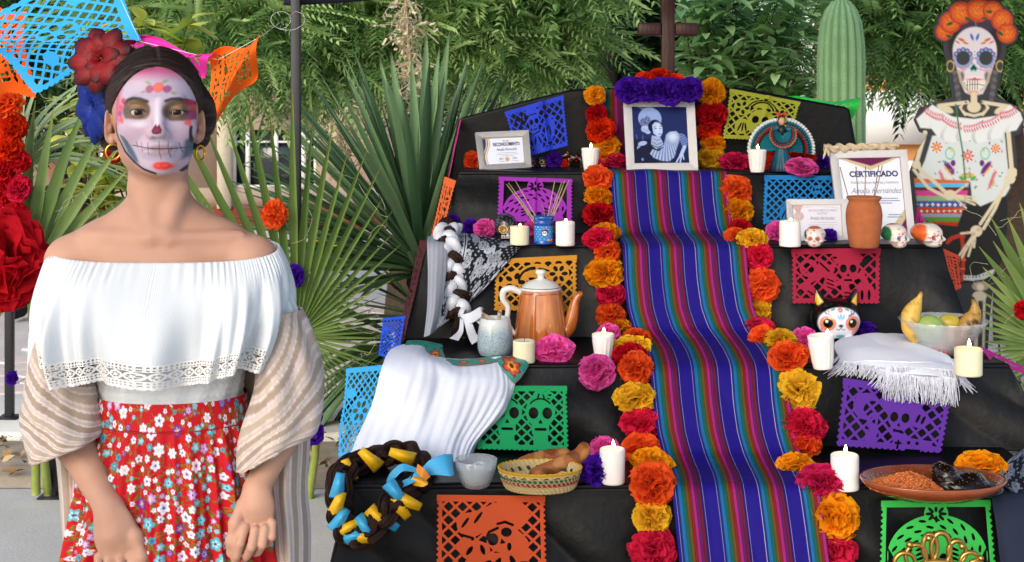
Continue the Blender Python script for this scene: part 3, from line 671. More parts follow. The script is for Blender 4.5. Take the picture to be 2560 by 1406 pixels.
picado('paper_strip', [(2358, 622, 4.62), (2398, 640, 4.75), (2402, 720, 4.7), (2378, 730, 4.5)], D_rand(8), H('#ee4a1e'), 'red orange cut paper strip by the walking cane of the cut-out lady', W=100, Hh=160, nu=60, group=GS)
picado('paper_strip', [(2448, 865, 4.2), (2575, 925, 4.3), (2585, 952, 4.2), (2470, 900, 4.1)], D_rand(9), H('#d81fa0'), 'magenta paper strip along the right shelf edge', W=200, Hh=50, nu=70, group=GS)
GB = 'cut paper bunting on the string'
picado('paper_bunting', [(262, -90, 3.25), (352, 106, 3.2), (82, 224, 3.3), (-70, 70, 3.4)], D_lattice_flower, H('#3ab2f2'), 'sky blue cut paper bunting blowing above the red rose', seed=12, Hh=190, nu=190, warp=curl, group=GB, edge='sc')
picado('paper_bunting', [(-90, -10, 3.55), (66, 34, 3.5), (84, 232, 3.5), (-60, 250, 3.6)], D_rand(14), H('#ff6a1a'), 'orange tissue bunting at the frame edge above the palm', seed=13, Hh=190, nu=90, warp=curl, group=GB)
picado('paper_bunting', [(336, 92, 3.22), (545, 142, 3.12), (520, 196, 3.14), (330, 140, 3.2)], D_rand(15), H('#f03ab4'), 'hot pink crumpled bunting behind the braided hair', seed=14, Hh=60, nu=110, warp=curl, bulge=.02, group=GB)
picado('paper_bunting', [(522, 138, 3.1), (652, 92, 3.05), (640, 186, 3.05), (524, 326, 3.1)], D_rand(16), H('#ff6f16'), 'bright orange bunting with cut holes beside her head', seed=15, Hh=190, nu=120, warp=curl, group=GB, edge='sc')
b = MB()
sp = [P(270, -70, 3.24), P(350, 104, 3.2), P(545, 150, 3.1), P(650, 93, 3.05), P(738, 30, 5.13)]
b.tube(np.concatenate([np.linspace(sp[i], sp[i + 1], 6) for i in range(4)]), .0006, 5); lp = [P(738, 30, 5.12) + .0 + np.array((.05 * math.sin(t) - .05 * t / 6, -.01, .035 * math.cos(t) - .035)) for t in np.linspace(0, 9, 40)]; b.tube(lp, .0006, 5)
tag(b.build('string', mat('white_string', H('#e8e8e8'), .8)), 'thin white string carrying the bunting to the canopy leg', 'string')

# ------------------------------------------------------------------ crepe paper flowers
M_crepe = mat('crepe_paper', src='obj', rough=.8, spec=.15, transl=.5)
def pom_mesh(seed, big=False, dense=1.0):
    r = np.random.default_rng(seed); b = MB()
    rings = [(5, 6), (22, 8), (40, 12), (58, 15), (76, 16), (94, 15), (112, 12)]
    if big: rings = [(8, 4), (28, 6), (48, 7), (66, 8), (84, 8), (100, 7)]
    for phi, n in rings:
        for k in range(n):
            ph = math.radians(phi + r.uniform(-8, 8)); th = (k + r.uniform(-.3, .3)) / n * 2 * PI
            d = np.array((math.sin(ph) * math.cos(th), -math.cos(ph), math.sin(ph) * math.sin(th)))
            a = np.cross(d, (0.3, .2, .9)); a /= np.linalg.norm(a); c = np.cross(d, a); g = r.uniform(0, PI)
            if big: g = r.uniform(-.5, .5); a = np.cross(d, (0, -1, .001)); a /= np.linalg.norm(a) + 1e-9; c = np.cross(d, a)
            tn = a * math.cos(g) + c * math.sin(g); nn = np.cross(d, tn)
            nu, nv = (4, 5) if not big else (7, 8)
            Lp = r.uniform(.86, 1.06); wd = r.uniform(.36, .52) if not big else r.uniform(.55, .8); cup = r.uniform(-.15, .25); tip = r.uniform(-.15, .15, nv); fr = r.uniform(0, 6)
            t = np.linspace(.22, 1, nu)[:, None]; s = np.linspace(-1, 1, nv)[None, :]
            ww = wd * np.sin(np.clip(t, 0, 1) * 1.75) ; rad = Lp * t * (1 - .12 * s ** 2 * t) + (tip[None, :] * .35 if not big else tip[None, :] * .3) * t ** 3
            off = cup * t * t * (s ** 2) + (.10 if not big else .12) * t * np.sin(s * 5 + fr) * t + .08 * t * r.normal(size=(nu, nv)) * t
            V = d * rad[..., None] + tn * (ww * s)[..., None] + nn * off[..., None]
            br = r.uniform(.82, 1.08) * (.72 + .28 * np.repeat(t, nv, 1)) if False else np.full((nu, nv), r.uniform(.86, 1.06))
            b.grid(V, c=np.repeat(br[..., None], 3, -1))
    return b
POM = []
for k in range(6):
    m = pom_mesh(100 + k).mesh('paper_flower'); m.materials.append(M_crepe); POM.append(m)
for k in range(3):
    m = pom_mesh(200 + k, True).mesh('paper_flower'); m.materials.append(M_crepe); POM.insert(1 + 3 * k, m)
BIGP = []
for k in range(2):
    m = pom_mesh(300 + k, True).mesh('crepe_bloom'); m.materials.append(M_crepe); BIGP.append(m)
FC = dict(orange='#ff6a2c', amber='#ffae18', yellow='#ffd034', crimson='#ee2a58', red='#d8182a', pink='#ff6cc6', purple='#5a20bc', redorange='#fb4218', rose='#ea2e70')
FN = dict(orange='orange', amber='amber', yellow='golden yellow', crimson='crimson', red='deep red', pink='hot pink', purple='violet', redorange='red orange', rose='raspberry')
_fi = [0]
def pom(px, py, rx, col, label, ry=None, d=None, group='paper flowers on the altar', off=.55, tilt=None, big=False):
    ry = rx if ry is None else ry; _fi[0] += 1; r = np.random.default_rng(900 + _fi[0])
    dd = (dep(py + ry * .6) if d is None else d); sc = FPX / dd; rx *= 1.1; ry *= 1.1; R = rx / sc * .97
    p = P(px, py, dd - off * R)
    ms = BIGP if big else POM
    o = bpy.data.objects.new('paper_flower', ms[_fi[0] % len(ms)]); COL.objects.link(o)
    c = np.array(H(FC[col])) * r.uniform(.88, 1.08); o.color = (*c, 1); o.location = p
    o.rotation_euler = (r.uniform(-.35, .15) if tilt is None else tilt, r.uniform(0, 6.28) if rx == ry else r.uniform(-.15, .15), r.uniform(-.3, .3)); o.scale = (R, R * .9, ry / sc * .97)
    tag(o, label, 'paper flower', group); return o
GL = [(1487, 239, 25, 23, 'amber'), (1492, 287, 27, 27, 'red'), (1502, 326, 35, 35, 'redorange'), (1518, 366, 31, 26, 'amber'), (1522, 392, 32, 20, 'amber'), (1530, 404, 37, 20, 'rose'), (1495, 447, 34, 34, 'orange'), (1495, 492, 36, 25, 'amber'), (1496, 536, 40, 30, 'red'),
      (1520, 560, 26, 26, 'orange'), (1513, 582, 38, 24, 'amber'), (1495, 597, 38, 26, 'crimson'), (1518, 629, 31, 31, 'orange'), (1512, 682, 48, 38, 'amber'), (1527, 737, 36, 33, 'crimson'), (1527, 787, 34, 30, 'orange'), (1548, 822, 32, 24, 'amber'),
      (1592, 848, 36, 26, 'orange'), (1582, 868, 44, 28, 'yellow'), (1574, 888, 42, 30, 'red'), (1590, 922, 42, 42, 'orange'), (1589, 996, 50, 36, 'yellow'), (1601, 1058, 48, 38, 'crimson'), (1601, 1124, 48, 40, 'orange'), (1632, 1156, 48, 32, 'amber'), (1632, 1212, 56, 54, 'orange'), (1628, 1293, 47, 46, 'yellow'), (1631, 1374, 54, 48, 'crimson')]
CO = ['topmost'] + ['number ' + str(i) for i in range(2, 40)]
NW = 'first second third fourth fifth sixth seventh eighth ninth tenth eleventh twelfth thirteenth fourteenth fifteenth sixteenth seventeenth eighteenth nineteenth twentieth twenty-first twenty-second twenty-third twenty-fourth twenty-fifth twenty-sixth twenty-seventh twenty-eighth'.split()
def garland(L, side):
    cnt = {}
    for i, (x, y, rx, ry, c) in enumerate(L):
        k = cnt.get(c, 0); cnt[c] = k + 1
        pom(x, y, rx, c, f'{FN[c]} paper flower, {NW[k]} of that colour down the {side} garland of the runner', ry, group=f'{side} garland of paper flowers')
garland(GL, 'left')
GR = [(1778, 232, 34, 36, 'amber'), (1780, 287, 38, 36, 'red'), (1772, 326, 28, 28, 'redorange'), (1783, 358, 31, 22, 'amber'), (1776, 398, 36, 32, 'yellow'), (1838, 477, 37, 37, 'orange'), (1842, 530, 41, 34, 'amber'), (1850, 574, 30, 26, 'red'), (1838, 592, 26, 22, 'orange'),
      (1880, 598, 37, 26, 'yellow'), (1897, 641, 34, 35, 'crimson'), (1903, 714, 42, 40, 'orange'), (1900, 776, 29, 30, 'yellow'), (1895, 824, 45, 30, 'crimson'), (1908, 846, 33, 30, 'orange'), (1950, 853, 42, 30, 'yellow'), (1969, 893, 50, 38, 'orange'),
      (1995, 976, 50, 50, 'yellow'), (2007, 1064, 56, 44, 'crimson'), (2001, 1115, 50, 34, 'orange'), (1988, 1163, 42, 28, 'amber'), (2053, 1206, 58, 44, 'rose'), (2083, 1292, 63, 60, 'amber'), (2090, 1376, 46, 46, 'crimson')]
garland(GR, 'right')
GP = 'loose paper flowers on the altar shelves'
for x, y, rx, ry, c, lb in [(1181, 404, 22, 25, 'orange', 'orange paper flower before the small grey certificate frame'), (1217, 411, 19, 17, 'purple', 'violet paper flower touching the orange one at the top shelf end'), (1385, 400, 20, 19, 'purple', 'violet paper flower beside the two tiny skulls'), (1412, 409, 16, 10, 'redorange', 'red orange paper flower under the small black animal figure'),
                            (1842, 408, 43, 25, 'rose', 'raspberry paper flower between portrait and tapered candle'), (1926, 409, 22, 26, 'redorange', 'red orange paper flower behind the tapered candle'), (2006, 394, 36, 25, 'redorange', 'red orange paper flower at the hem of the dancer doll'), (2003, 418, 42, 22, 'pink', 'hot pink paper flower on the top shelf before the dancer doll'), (2057, 408, 22, 18, 'purple', 'violet paper flower next to the tall certificate'),
                            (1132, 558, 19, 21, 'purple', 'violet paper flower above the ribboned braid'), (1178, 568, 23, 21, 'purple', 'violet paper flower between the braid and the pink flower'), (1211, 573, 25, 24, 'pink', 'hot pink paper flower beside the black skull'), (1326, 574, 19, 22, 'pink', 'hot pink paper flower between skull and incense jar'),
                            (1942, 582, 27, 28, 'pink', 'hot pink paper flower behind the pillar candle before the blue banner'), (2020, 566, 30, 26, 'pink', 'hot pink paper flower above the glassy white skull'), (2073, 590, 20, 18, 'purple', 'violet paper flower between white skull and clay vase'),
                            (1521, 836, 29, 27, 'pink', 'hot pink paper flower behind the tapered candle of the third shelf'), (1385, 875, 46, 34, 'pink', 'hot pink paper flower below the coffee pot spout'), (1492, 930, 46, 42, 'pink', 'hot pink paper flower hanging before the tapered candle'), (1510, 1124, 37, 32, 'pink', 'hot pink paper flower behind the lit pillar candle by the basket'), (1492, 1178, 40, 40, 'purple', 'violet paper flower between bread basket and lit candle'),
                            (2012, 847, 32, 28, 'pink', 'hot pink paper flower below the black cat'), (2162, 820, 28, 15, 'purple', 'violet paper flower beside the black cat'), (2455, 1168, 58, 36, 'amber', 'amber paper flower behind the plate of mole'), (2350, 876, 26, 18, 'redorange', 'red orange folded paper flower before the fruit bowl')]:
    pom(x, y, rx, c, lb, ry, group=GP)
PR = ['leftmost', 'second from the left', 'third from the left', 'middle', 'third from the right', 'second from the right', 'rightmost']
for i, (x, y, r_) in enumerate([(1571, 226, 33), (1600, 226, 28), (1626, 228, 28), (1652, 224, 30), (1674, 230, 33), (1701, 226, 27), (1725, 224, 31)]): pom(x, y, r_, 'purple', f'violet paper flower on top of the portrait frame, {PR[i]} of the row', d=5.16 - .01 * (i % 2), group='violet row on the portrait')
for i, (x, y, r_, ry_) in enumerate([(1612, 199, 24, 17), (1650, 191, 30, 20), (1688, 200, 24, 16)]): pom(x, y, r_, 'redorange', ['red orange paper flower above the violet row, nearest the blue banner', 'largest red orange paper flower above the violet row, at the cross', 'red orange paper flower above the violet row, nearest the olive banner'][i], ry_, d=5.2, group='red row on the portrait')
pom(687, 536, 29, 'orange', 'orange paper flower pinned on the palm fan beside her shoulder', 34, d=4.95, group='paper flowers on the palm fans')
pom(737, 690, 23, 'purple', 'violet paper flower pinned on the palm fan below the orange one', 28, d=4.95, group='paper flowers on the palm fans')
pom(786, 1046, 20, 'purple', 'small violet paper flower on the palm stalk, upper of two', 18, d=5.0, group='paper flowers on the palm fans')
pom(781, 1084, 27, 'purple', 'violet paper flower on the palm stalk, lower of two', 26, d=4.98, group='paper flowers on the palm fans')
pom(2556, 776, 20, 'red', 'deep red paper flower on the palm fan beyond the fruit bowl', 24, d=4.6, group='paper flowers on the palm fans')
pom(285, 380, 24, 'redorange', 'red orange paper flower behind her ear ring', 28, d=5.0, group='paper flowers on the palm fans')
GRD = 'red crepe flowers on the palm at the frame edge'
for x, y, rx, ry, c, lb in [(18, 262, 40, 34, 'orange', 'orange crepe flower, topmost of the red column on the palm'), (30, 318, 36, 36, 'redorange', 'red orange crepe flower below the orange one on the palm'), (22, 372, 38, 34, 'redorange', 'red orange crepe flower above the small red ones on the palm'), (46, 402, 30, 28, 'red', 'red crepe flower right of the column top on the palm'),
                            (4, 428, 34, 34, 'red', 'red crepe flower half cut by the frame edge'), (45, 472, 30, 36, 'crimson', 'crimson crepe flower with ruffled rim above the huge bloom'), (6, 475, 28, 34, 'red', 'red crepe flower left of the ruffled crimson one'), (38, 540, 34, 36, 'red', 'red crepe flower touching the top of the huge bloom'), (2, 545, 30, 34, 'crimson', 'crimson crepe flower at the frame edge above the huge bloom')]:
    pom(x, y, rx, c, lb, ry, d=4.55, group=GRD)
pom(8, 655, 96, 'red', 'huge red crepe bloom with wide petals beside her sleeve', 118, d=4.4, group=GRD, big=True)
pom(30, 946, 15, 'purple', 'violet paper flower on the thin post at the frame edge', 18, d=6.17, group='paper flowers on the palm fans')
# ------------------------------------------------------------------ candles
M_wax = mat('white_wax', H('#eeeae6'), .45, sss=.35, sss_r=(1, .6, .4), spec=.35)
M_waxc = mat('cream_wax', H('#e6dfbe'), .5, sss=.3, sss_r=(1, .6, .4), spec=.3)
M_wick = mat('burnt_wick', H('#1c1714'), .9)
M_flame = mat('candle_flame', (1.0, .55, .16), emit=26)
def candle(px, py, wpx, hpx, level, label, kind='pillar', lit=True, cream=False, tilt=0, taper=.72):
    p = on(level, px, py); sc = FPX / p[1]; R = wpx / 2 / sc; h = hpx / sc
    c = empty('candle', p, label=label, cat='candle', group='candles on the altar')
    b = MB(); r0 = R if kind == 'pillar' else R * taper
    n = 14; prof = [(0.001, 0)] + [(r0 * .93, 0), (r0 * .985, h * .02)] + [(r0 + (R - r0) * t, h * (.03 + .92 * t)) for t in np.linspace(0, 1, n)] + [(R * .97, h * .985), (R * .9, h), (R * .8, h * .985), (R * .45, h * .945), (R * .12, h * .94), (0.001, h * .94)]
    wv = None if kind == 'pillar' else (lambda a, z: 1 + .035 * np.sign(np.cos(a * 14)) * (np.abs(np.cos(a * 14)) ** .6) * ((z > h * .12) & (z < h * .8)))
    if kind == 'pillar': wv = lambda a, z: 1 + .012 * np.sin(a * 2 + z * 20) + .006 * np.sin(a * 5 + 1)
    b.lathe(prof, 56, wave=wv); wx = b.build('wax', M_waxc if cream else M_wax, c); wx.rotation_euler = (0, tilt, random.uniform(0, 6))
    hz = h * .94; b = MB(); b.tube([(0, 0, hz - .004), (.0006, 0, hz + .006), (.002, -.001, hz + .011)], .0011, 6); b.build('wick', M_wick, c).rotation_euler = (0, tilt, 0)
    if lit:
        fh = .018 if lit is True else lit; b = MB(); prof = [(.0003, 0), (.0036, fh * .18), (.0048, fh * .36), (.0038, fh * .6), (.0018, fh * .82), (.0002, fh)]
        b.lathe(prof, 14, center=(.002, -.001, hz + .005)); f = b.build('flame', M_flame, c); f.rotation_euler = (0, tilt, 0)
    return c
candle(1476, 427, 45, 57, 5, 'tapered white lit candle beside the portrait above the left garland', 'votive')
candle(1893, 431, 47, 57, 5, 'tapered white lit candle before the dancer doll', 'votive')
candle(1299, 612, 48, 46, 4, 'short cream pillar candle before the black skull', cream=True, lit=.008)
candle(1413, 614, 48, 60, 4, 'white lit pillar candle right of the blue incense jar', lit=.01)
candle(1975, 616, 53, 64, 4, 'white lit pillar candle before the small framed award', lit=.009)
candle(1508, 900, 57, 66, 3, 'tapered ribbed white lit candle above the hanging pink flower', 'votive')
candle(1310, 906, 55, 55, 3, 'unlit cream pillar candle between mug and pink flower', cream=True, lit=False)
candle(2058, 921, 66, 84, 3, 'leaning tapered ribbed white lit candle beside the folded white cloth', 'votive', tilt=.09, taper=.74)
candle(2421, 938, 68, 68, 3, 'cream lit pillar candle before the fruit bowl', cream=True, lit=.026)
candle(1531, 1207, 63, 86, 2, 'tall white lit pillar candle beside the bread basket', lit=.024)
candle(2112, 1222, 70, 86, 2, 'tall white lit pillar candle beside the plate of mole', lit=.026)

# ------------------------------------------------------------------ framed prints
def text_mesh(s, size, bold=0):
    cu = bpy.data.curves.new('t', 'FONT'); cu.body = s; cu.size = size; cu.align_x = 'CENTER'; cu.align_y = 'CENTER'; cu.offset = bold; cu.resolution_u = 3
    o = bpy.data.objects.new('t', cu); COL.objects.link(o); me = bpy.data.meshes.new_from_object(o); bpy.data.objects.remove(o); bpy.data.curves.remove(cu)
    v = np.array([x.co for x in me.vertices]); f = [list(p.vertices) for p in me.polygons]; bpy.data.meshes.remove(me); return v, f
M_print = mat('glossy_print', src='attr', rough=.35, spec=.4)
M_silver = mat('silver_frame', H('#b9b8b8'), .38, metal=.35, bump=.5, wave=(160, 3.0, 'X'))
M_pale = mat('pale_grain_frame', H('#d8d6d8'), .5, bump=.4, wave=(140, 2.5, 'X'))
class Frame:
    """picture frame on four world corners TL TR BR BL; local print coordinates u 0..1, v 0..1 downwards"""
    def __init__(s, name, q, bw, m, label, cat='picture frame', group=None, th=.018):
        s.c = [P(*k) for k in q]; s.base = (s.c[2] + s.c[3]) / 2; s.e = empty(name, s.base, label=label, cat=cat, group=group)
        n = np.cross(s.c[1] - s.c[0], s.c[3] - s.c[0]); n /= np.linalg.norm(n); s.n = -n if n[1] > 0 else n
        s.bu = bw / np.linalg.norm(s.c[1] - s.c[0]); s.bv = bw / np.linalg.norm(s.c[3] - s.c[0]); u, v = s.bu, s.bv
        for quad in ([(0, 0), (1, 0), (1 - u, v), (u, v)], [(1, 0), (1, 1), (1 - u, 1 - v), (1 - u, v)], [(1, 1), (0, 1), (u, 1 - v), (1 - u, 1 - v)], [(0, 1), (0, 0), (u, v), (u, 1 - v)]):
            b = MB(); bot = [s.at(*k, -th) for k in quad]; top = [s.at(*quad[0], 0), s.at(*quad[1], 0), s.at(*quad[2], -.005), s.at(*quad[3], -.005)]
            b.add(bot + top, [(0, 1, 2, 3), (7, 6, 5, 4), (0, 4, 5, 1), (1, 5, 6, 2), (2, 6, 7, 3), (3, 7, 4, 0)]); att(b.build('frame_bar', m, sm=False, bevel=.0012), s.e)
        b = MB(); k = .002; bot = [s.at(*x, -th - .001) for x in ((0, 0), (1, 0), (1, 1), (0, 1))]; top = [s.at(*x, -th - .006) for x in ((0, 0), (1, 0), (1, 1), (0, 1))]
        b.add(bot + top, [(0, 1, 2, 3), (7, 6, 5, 4), (0, 4, 5, 1), (1, 5, 6, 2), (2, 6, 7, 3), (3, 7, 4, 0)]); att(b.build('backing', mat('frame_backing', H('#4a3a2c'), .8), sm=False), s.e)
    def at(s, u, v, o=0): return (1 - v) * ((1 - u) * s.c[0] + u * s.c[1]) + v * ((1 - u) * s.c[3] + u * s.c[2]) + s.n * o
    def inner(s, u, v, o): return s.at(s.bu + (1 - 2 * s.bu) * u, s.bv + (1 - 2 * s.bv) * v, o)
    def print(s, paint, nu, nv):
        U, V = np.meshgrid(np.linspace(0, 1, nu), np.linspace(0, 1, nv), indexing='ij'); col = paint(U.ravel(), V.ravel())
        f = lambda a: np.asarray(a)[:, None]
        u = s.bu + (1 - 2 * s.bu) * U.ravel(); v = s.bv + (1 - 2 * s.bv) * V.ravel()
        W = (1 - f(v)) * ((1 - f(u)) * s.c[0] + f(u) * s.c[1]) + f(v) * ((1 - f(u)) * s.c[3] + f(u) * s.c[2]) - s.n * .009
        b = MB(); b.grid(W.reshape(nu, nv, 3), c=col.reshape(nu, nv, 3)); s.pr = att(b.build('print', M_print), s.e)
    def text(s, t, u, v, hgt, wid=None, col='#2a2f52', bold=0, slant=0):
        """hgt in metres, wid: total width as share of the print"""
        vt, fc = text_mesh(t, hgt, bold); W = np.linalg.norm(s.c[1] - s.c[0]); Hh = np.linalg.norm(s.c[3] - s.c[0])
        if wid: vt[:, 0] *= wid * W * (1 - 2 * s.bu) / (np.ptp(vt[:, 0]) + 1e-9)
        vt[:, 0] += slant * vt[:, 1]; p0 = s.inner(u, v, -.0082); ex = (s.c[1] - s.c[0]) / W; ey = (s.c[0] - s.c[3]) / Hh
        Wi = W * (1 - 2 * s.bu); Hi = Hh * (1 - 2 * s.bv)
        b = MB(); b.add(np.array([s.inner(u + a / Wi, v - c / Hi, -.0080) for a, c in vt[:, :2]]), ng=fc); o = b.build('lettering', mat('ink' + col, H(col), .6), sm=False); att(o, s.pr); return o
    def lines(s, L, col='#8a8fae'):
        for (u0, u1, v) in L:
            b = MB(); b.add([s.inner(u0, v - .006, -.0083), s.inner(u1, v - .006, -.0083), s.inner(u1, v + .006, -.0083), s.inner(u0, v + .006, -.0083)], [(0, 1, 2, 3)]); att(b.build('fine_print', mat('ink' + col, H(col), .6), sm=False), s.pr)
def mk(U, V, asp, shapes, w=.004):
    return smooth(w, -w, sdu(U, V * asp, shapes))
# portrait of a woman in a feathered headdress
def paint_portrait(U, V):
    x = U * 146; y = V * 157; n = len(U); r = np.random.default_rng(5)
    base = np.tile(H('#1d2a5e'), (n, 1)) ; base = over(base, H('#141b3c'), smooth(70, 157, y) * .8)
    lt = H('#a9bfee'); md = H('#6f8acb'); dk = H('#10152e'); hi = H('#d5e2fb')
    ns = RNG.random(n)
    S_ = lambda sh, w=1.0: smooth(w, -w, sdu(x, y, sh))
    base = over(base, dk, S_([('r', -5, 90, 50, 160), ('e', 30, 140, 40, 40)]) * .8)
    st = .5 + .5 * np.sin(np.arctan2(y - 42, x - 42) * 46 + ns * 1.5)
    base = over(base, md, S_([('e', 47, 33, 31, 31)])); m = S_([('e', 47, 33, 31, 31)]); base = over(base, lt, m * st * .85); base = over(base, dk, S_([('e', 34, 44, 15, 14), ('e', 40, 36, 8, 10)]) * (ns > .35) * .85)
    for a in np.linspace(-2.2, -1.2, 9): base = over(base, lt, S_([('s', 47 + 28 * math.cos(a), 33 + 28 * math.sin(a), 40 + 46 * math.cos(a), 28 + 40 * math.sin(a), .9)], .7))
    base = over(base, lt, S_([('e', 30, 62, 8, 9), ('e', 40, 70, 8, 6), ('e', 37, 58, 5, 6)]) * (.5 + .5 * (ns > .4)))
    base = over(base, dk, S_([('e', 60, 56, 19, 20)]))
    base = over(base, lt, S_([('p', [(52, 52), (60, 43), (72, 46), (79, 58), (79, 72), (74, 82), (66, 84), (54, 74)])])); base = over(base, hi, S_([('e', 68, 60, 8, 14)], 6) * .6)
    base = over(base, dk, S_([('s', 57, 57, 63, 55, 1.6), ('s', 71, 55, 76, 55, 1.6), ('e', 61, 61, 3.2, 1.5), ('e', 74, 60.5, 2.6, 1.4), ('e', 71, 76, 3.6, 1.4), ('s', 70, 60, 72, 69, .8)], .8) * .85)
    base = over(base, lt, S_([('p', [(50, 80), (72, 84), (82, 110), (60, 118), (46, 106)])]) * .8); base = over(base, dk, S_([('l', [(50, 98), (62, 106), (76, 100)], 2), ('l', [(48, 106), (64, 114), (80, 106)], 3), ('l', [(54, 90), (64, 94), (74, 90)], 1.5), ('e', 44, 110, 6, 8)]) * (.5 + .5 * (ns > .5)))
    fr = .65 + .35 * np.sin(np.arctan2(y - 60, x - 88) * 60 + ns)
    bl = S_([('p', [(88, 78), (98, 70), (116, 68), (126, 80), (122, 98), (114, 118), (108, 140), (92, 152), (72, 150), (52, 142), (42, 130), (50, 118), (66, 124), (80, 112)])], 1.5); base = over(base, lt, bl * fr); base = over(base, hi, bl * S_([('e', 106, 84, 12, 12)], 9) * .7)
    base = over(base, md, S_([('p', [(120, 74), (136, 76), (146, 92), (142, 112), (132, 116), (126, 100)])]) * (.35 + .65 * (np.sin((x * .5 + y) * .9) > 0)))
    base = over(base, lt, S_([('s', 136, 112, 124, 138, 9), ('s', 122, 138, 112, 154, 4), ('s', 126, 138, 122, 154, 4), ('s', 130, 134, 132, 146, 3.5)]))
    base = over(base, lt, S_([('e', 24, 102, 12, 6, -.2), ('s', 14, 106, 10, 116, 2.5), ('s', 18, 106, 15, 113, 2)]) * .85); base = over(base, md, S_([('s', 8, 78, 10, 90, 1), ('s', 26, 80, 25, 92, 1), ('e', 22, 146, 3, 4)]))
    return base
fr = Frame('portrait_frame', [(1558, 246, 5.19), (1736, 247, 5.19), (1746, 425, 5.06), (1567, 427, 5.06)], .032, M_pale, 'large pale framed black and white portrait of a woman in feathered headdress', 'portrait')
fr.print(paint_portrait, 150, 160)
# small grey certificate
def paint_rec(U, V):
    base = np.tile(H('#dfe4f4'), (len(U), 1)); c = .16 - .1 * V + .03 * np.sin(V * 7)
    base = over(base, H('#c9a25c'), smooth(.012, -.006, np.abs(U - c) - .012) * .9); base = over(base, H('#2a3c78'), smooth(.01, -.01, U - c + .035)); base = over(base, H('#d9c48a'), smooth(.01, 0, np.abs(U - c + .07) - .008))
    base = over(base, H('#b98648'), smooth(.01, -.01, np.hypot(U - .57, (V - .82) * .65) - .055)); base = over(base, H('#f0d8a8'), smooth(.01, -.01, np.abs(np.hypot(U - .57, (V - .82) * .65) - .035) - .006))
    e = np.minimum(np.minimum(U, 1 - U) * 1.5, np.minimum(V, 1 - V)); return over(base, H('#a08a5a'), smooth(.03, .01, e))
fr = Frame('certificate_frame', [(1188, 331, 5.17), (1322, 325, 5.2), (1329, 418, 5.12), (1200, 426, 5.09)], .024, M_silver, 'small grey framed recognition certificate with navy ribbon print', group='framed certificates')
fr.print(paint_rec, 90, 60); fr.text('RECONOCIMIENTO', .58, .26, .02, .66, bold=.0006); fr.text('Amalia Hernández', .58, .45, .018, .5, '#5a6290', slant=.3); fr.text('Danza y Arte', .57, .13, .009, .14); fr.lines([(.35, .82, .58), (.3, .86, .64), (.45, .72, .70), (.36, .5, .9), (.68, .85, .9)])
fr.text('Am', .42, .8, .016, .1, '#3a4066', slant=.4); fr.text('Chav', .76, .79, .014, .12, '#3a4066', slant=.4)
# tall certificate
def paint_cert(U, V):
    y = V * 1.2; base = np.tile(H('#e6e8f2'), (len(U), 1))
    P_ = lambda pts: smooth(.006, -.006, sd(U, y, ('p', pts)))
    base = over(base, H('#cbb894'), P_([(0.02, 0), (.98, 0), (.5, .2)])); base = over(base, H('#6b2350'), P_([(.04, -.02), (.96, -.02), (.52, .13)]))
    base = over(base, H('#cbb894'), P_([(1.02, .78), (1.02, 1.25), (.62, 1.25)])); base = over(base, H('#6b2350'), P_([(1.02, .92), (1.02, 1.25), (.78, 1.25)])); base = over(base, H('#e6e8f2'), P_([(1.02, .98), (1.02, .8), (.95, .95)]) * 0)
    return over(base, H('#6b2350'), smooth(.012, .006, np.minimum(np.minimum(U, 1 - U), np.minimum(y, 1.2 - y))))
fr = Frame('certificate_frame', [(2076, 378, 4.86), (2268, 374, 4.9), (2290, 602, 4.72), (2103, 601, 4.70)], .026, M_pale, 'tall pale framed certificate with maroon triangles behind the clay vase', group='framed certificates')
fr.print(paint_cert, 110, 130); fr.text('CERTIFICADO', .55, .22, .03, .78, '#24346e', bold=.0012); fr.text('Premio Nacional de Artes y Literatura', .55, .33, .014, .76, '#6a6f8c'); fr.text('Amalia Hernández', .57, .44, .03, .8, '#5b6284', slant=.35, bold=-.0002)
fr.lines([(.3, .9, .54), (.28, .93, .57), (.4, .8, .60), (.72, .92, .75), (.7, .95, .78)])
def paint_small(U, V):
    base = np.tile(H('#e4e2ec'), (len(U), 1)); base = over(base, H('#b98a80'), smooth(.008, -.008, np.abs(np.hypot(U - .13, (V - .35) * .68) - .05) - .05) * (.6 + .4 * np.sin(np.arctan2(V - .35, U - .13) * 12))); base = over(base, H('#c9a8a0'), smooth(.01, 0, sd(U, V, ('p', [(0, 0), (.22, 0), (.14, .25), (.08, .2)]))))
    base = over(base, H('#cdb7b0'), smooth(.008, 0, np.abs(V - .05 - .25 * np.abs(U - .5) ** 2) - .008) * .6); return over(base, H('#b59a6a'), smooth(.02, .008, np.minimum(np.minimum(U, 1 - U), np.minimum(V, 1 - V))))
fr = Frame('certificate_frame', [(1967, 498, 4.74), (2118, 497, 4.77), (2124, 602, 4.67), (1974, 602, 4.64)], .02, M_pale, 'small pale framed award with rose gold seal behind the lit candle', group='framed certificates')
fr.print(paint_small, 90, 60); fr.text('RECONOCIMIENTO AL MÉRITO', .62, .18, .012, .58, '#9a96a8'); fr.text('ARTÍSTICO', .6, .28, .012, .2, '#9a96a8'); fr.text('Amalia Hernández', .6, .42, .02, .5, '#8286a4', slant=.3); fr.lines([(.35, .88, .56), (.3, .9, .63), (.4, .84, .7), (.5, .74, .82)], '#b0b0c4')
# ------------------------------------------------------------------ objects on the altar
def put(mb, name, m, base, label, cat, group=None, **k):
    o = mb.build(name, m, **k); o.location = tuple(base); return tag(o, label, cat, group)
M_attr_matte = mat('painted_matte', src='attr', rough=.7, spec=.3); M_attr_gloss = mat('painted_glaze', src='attr', rough=.16, spec=.5, coat=.4)
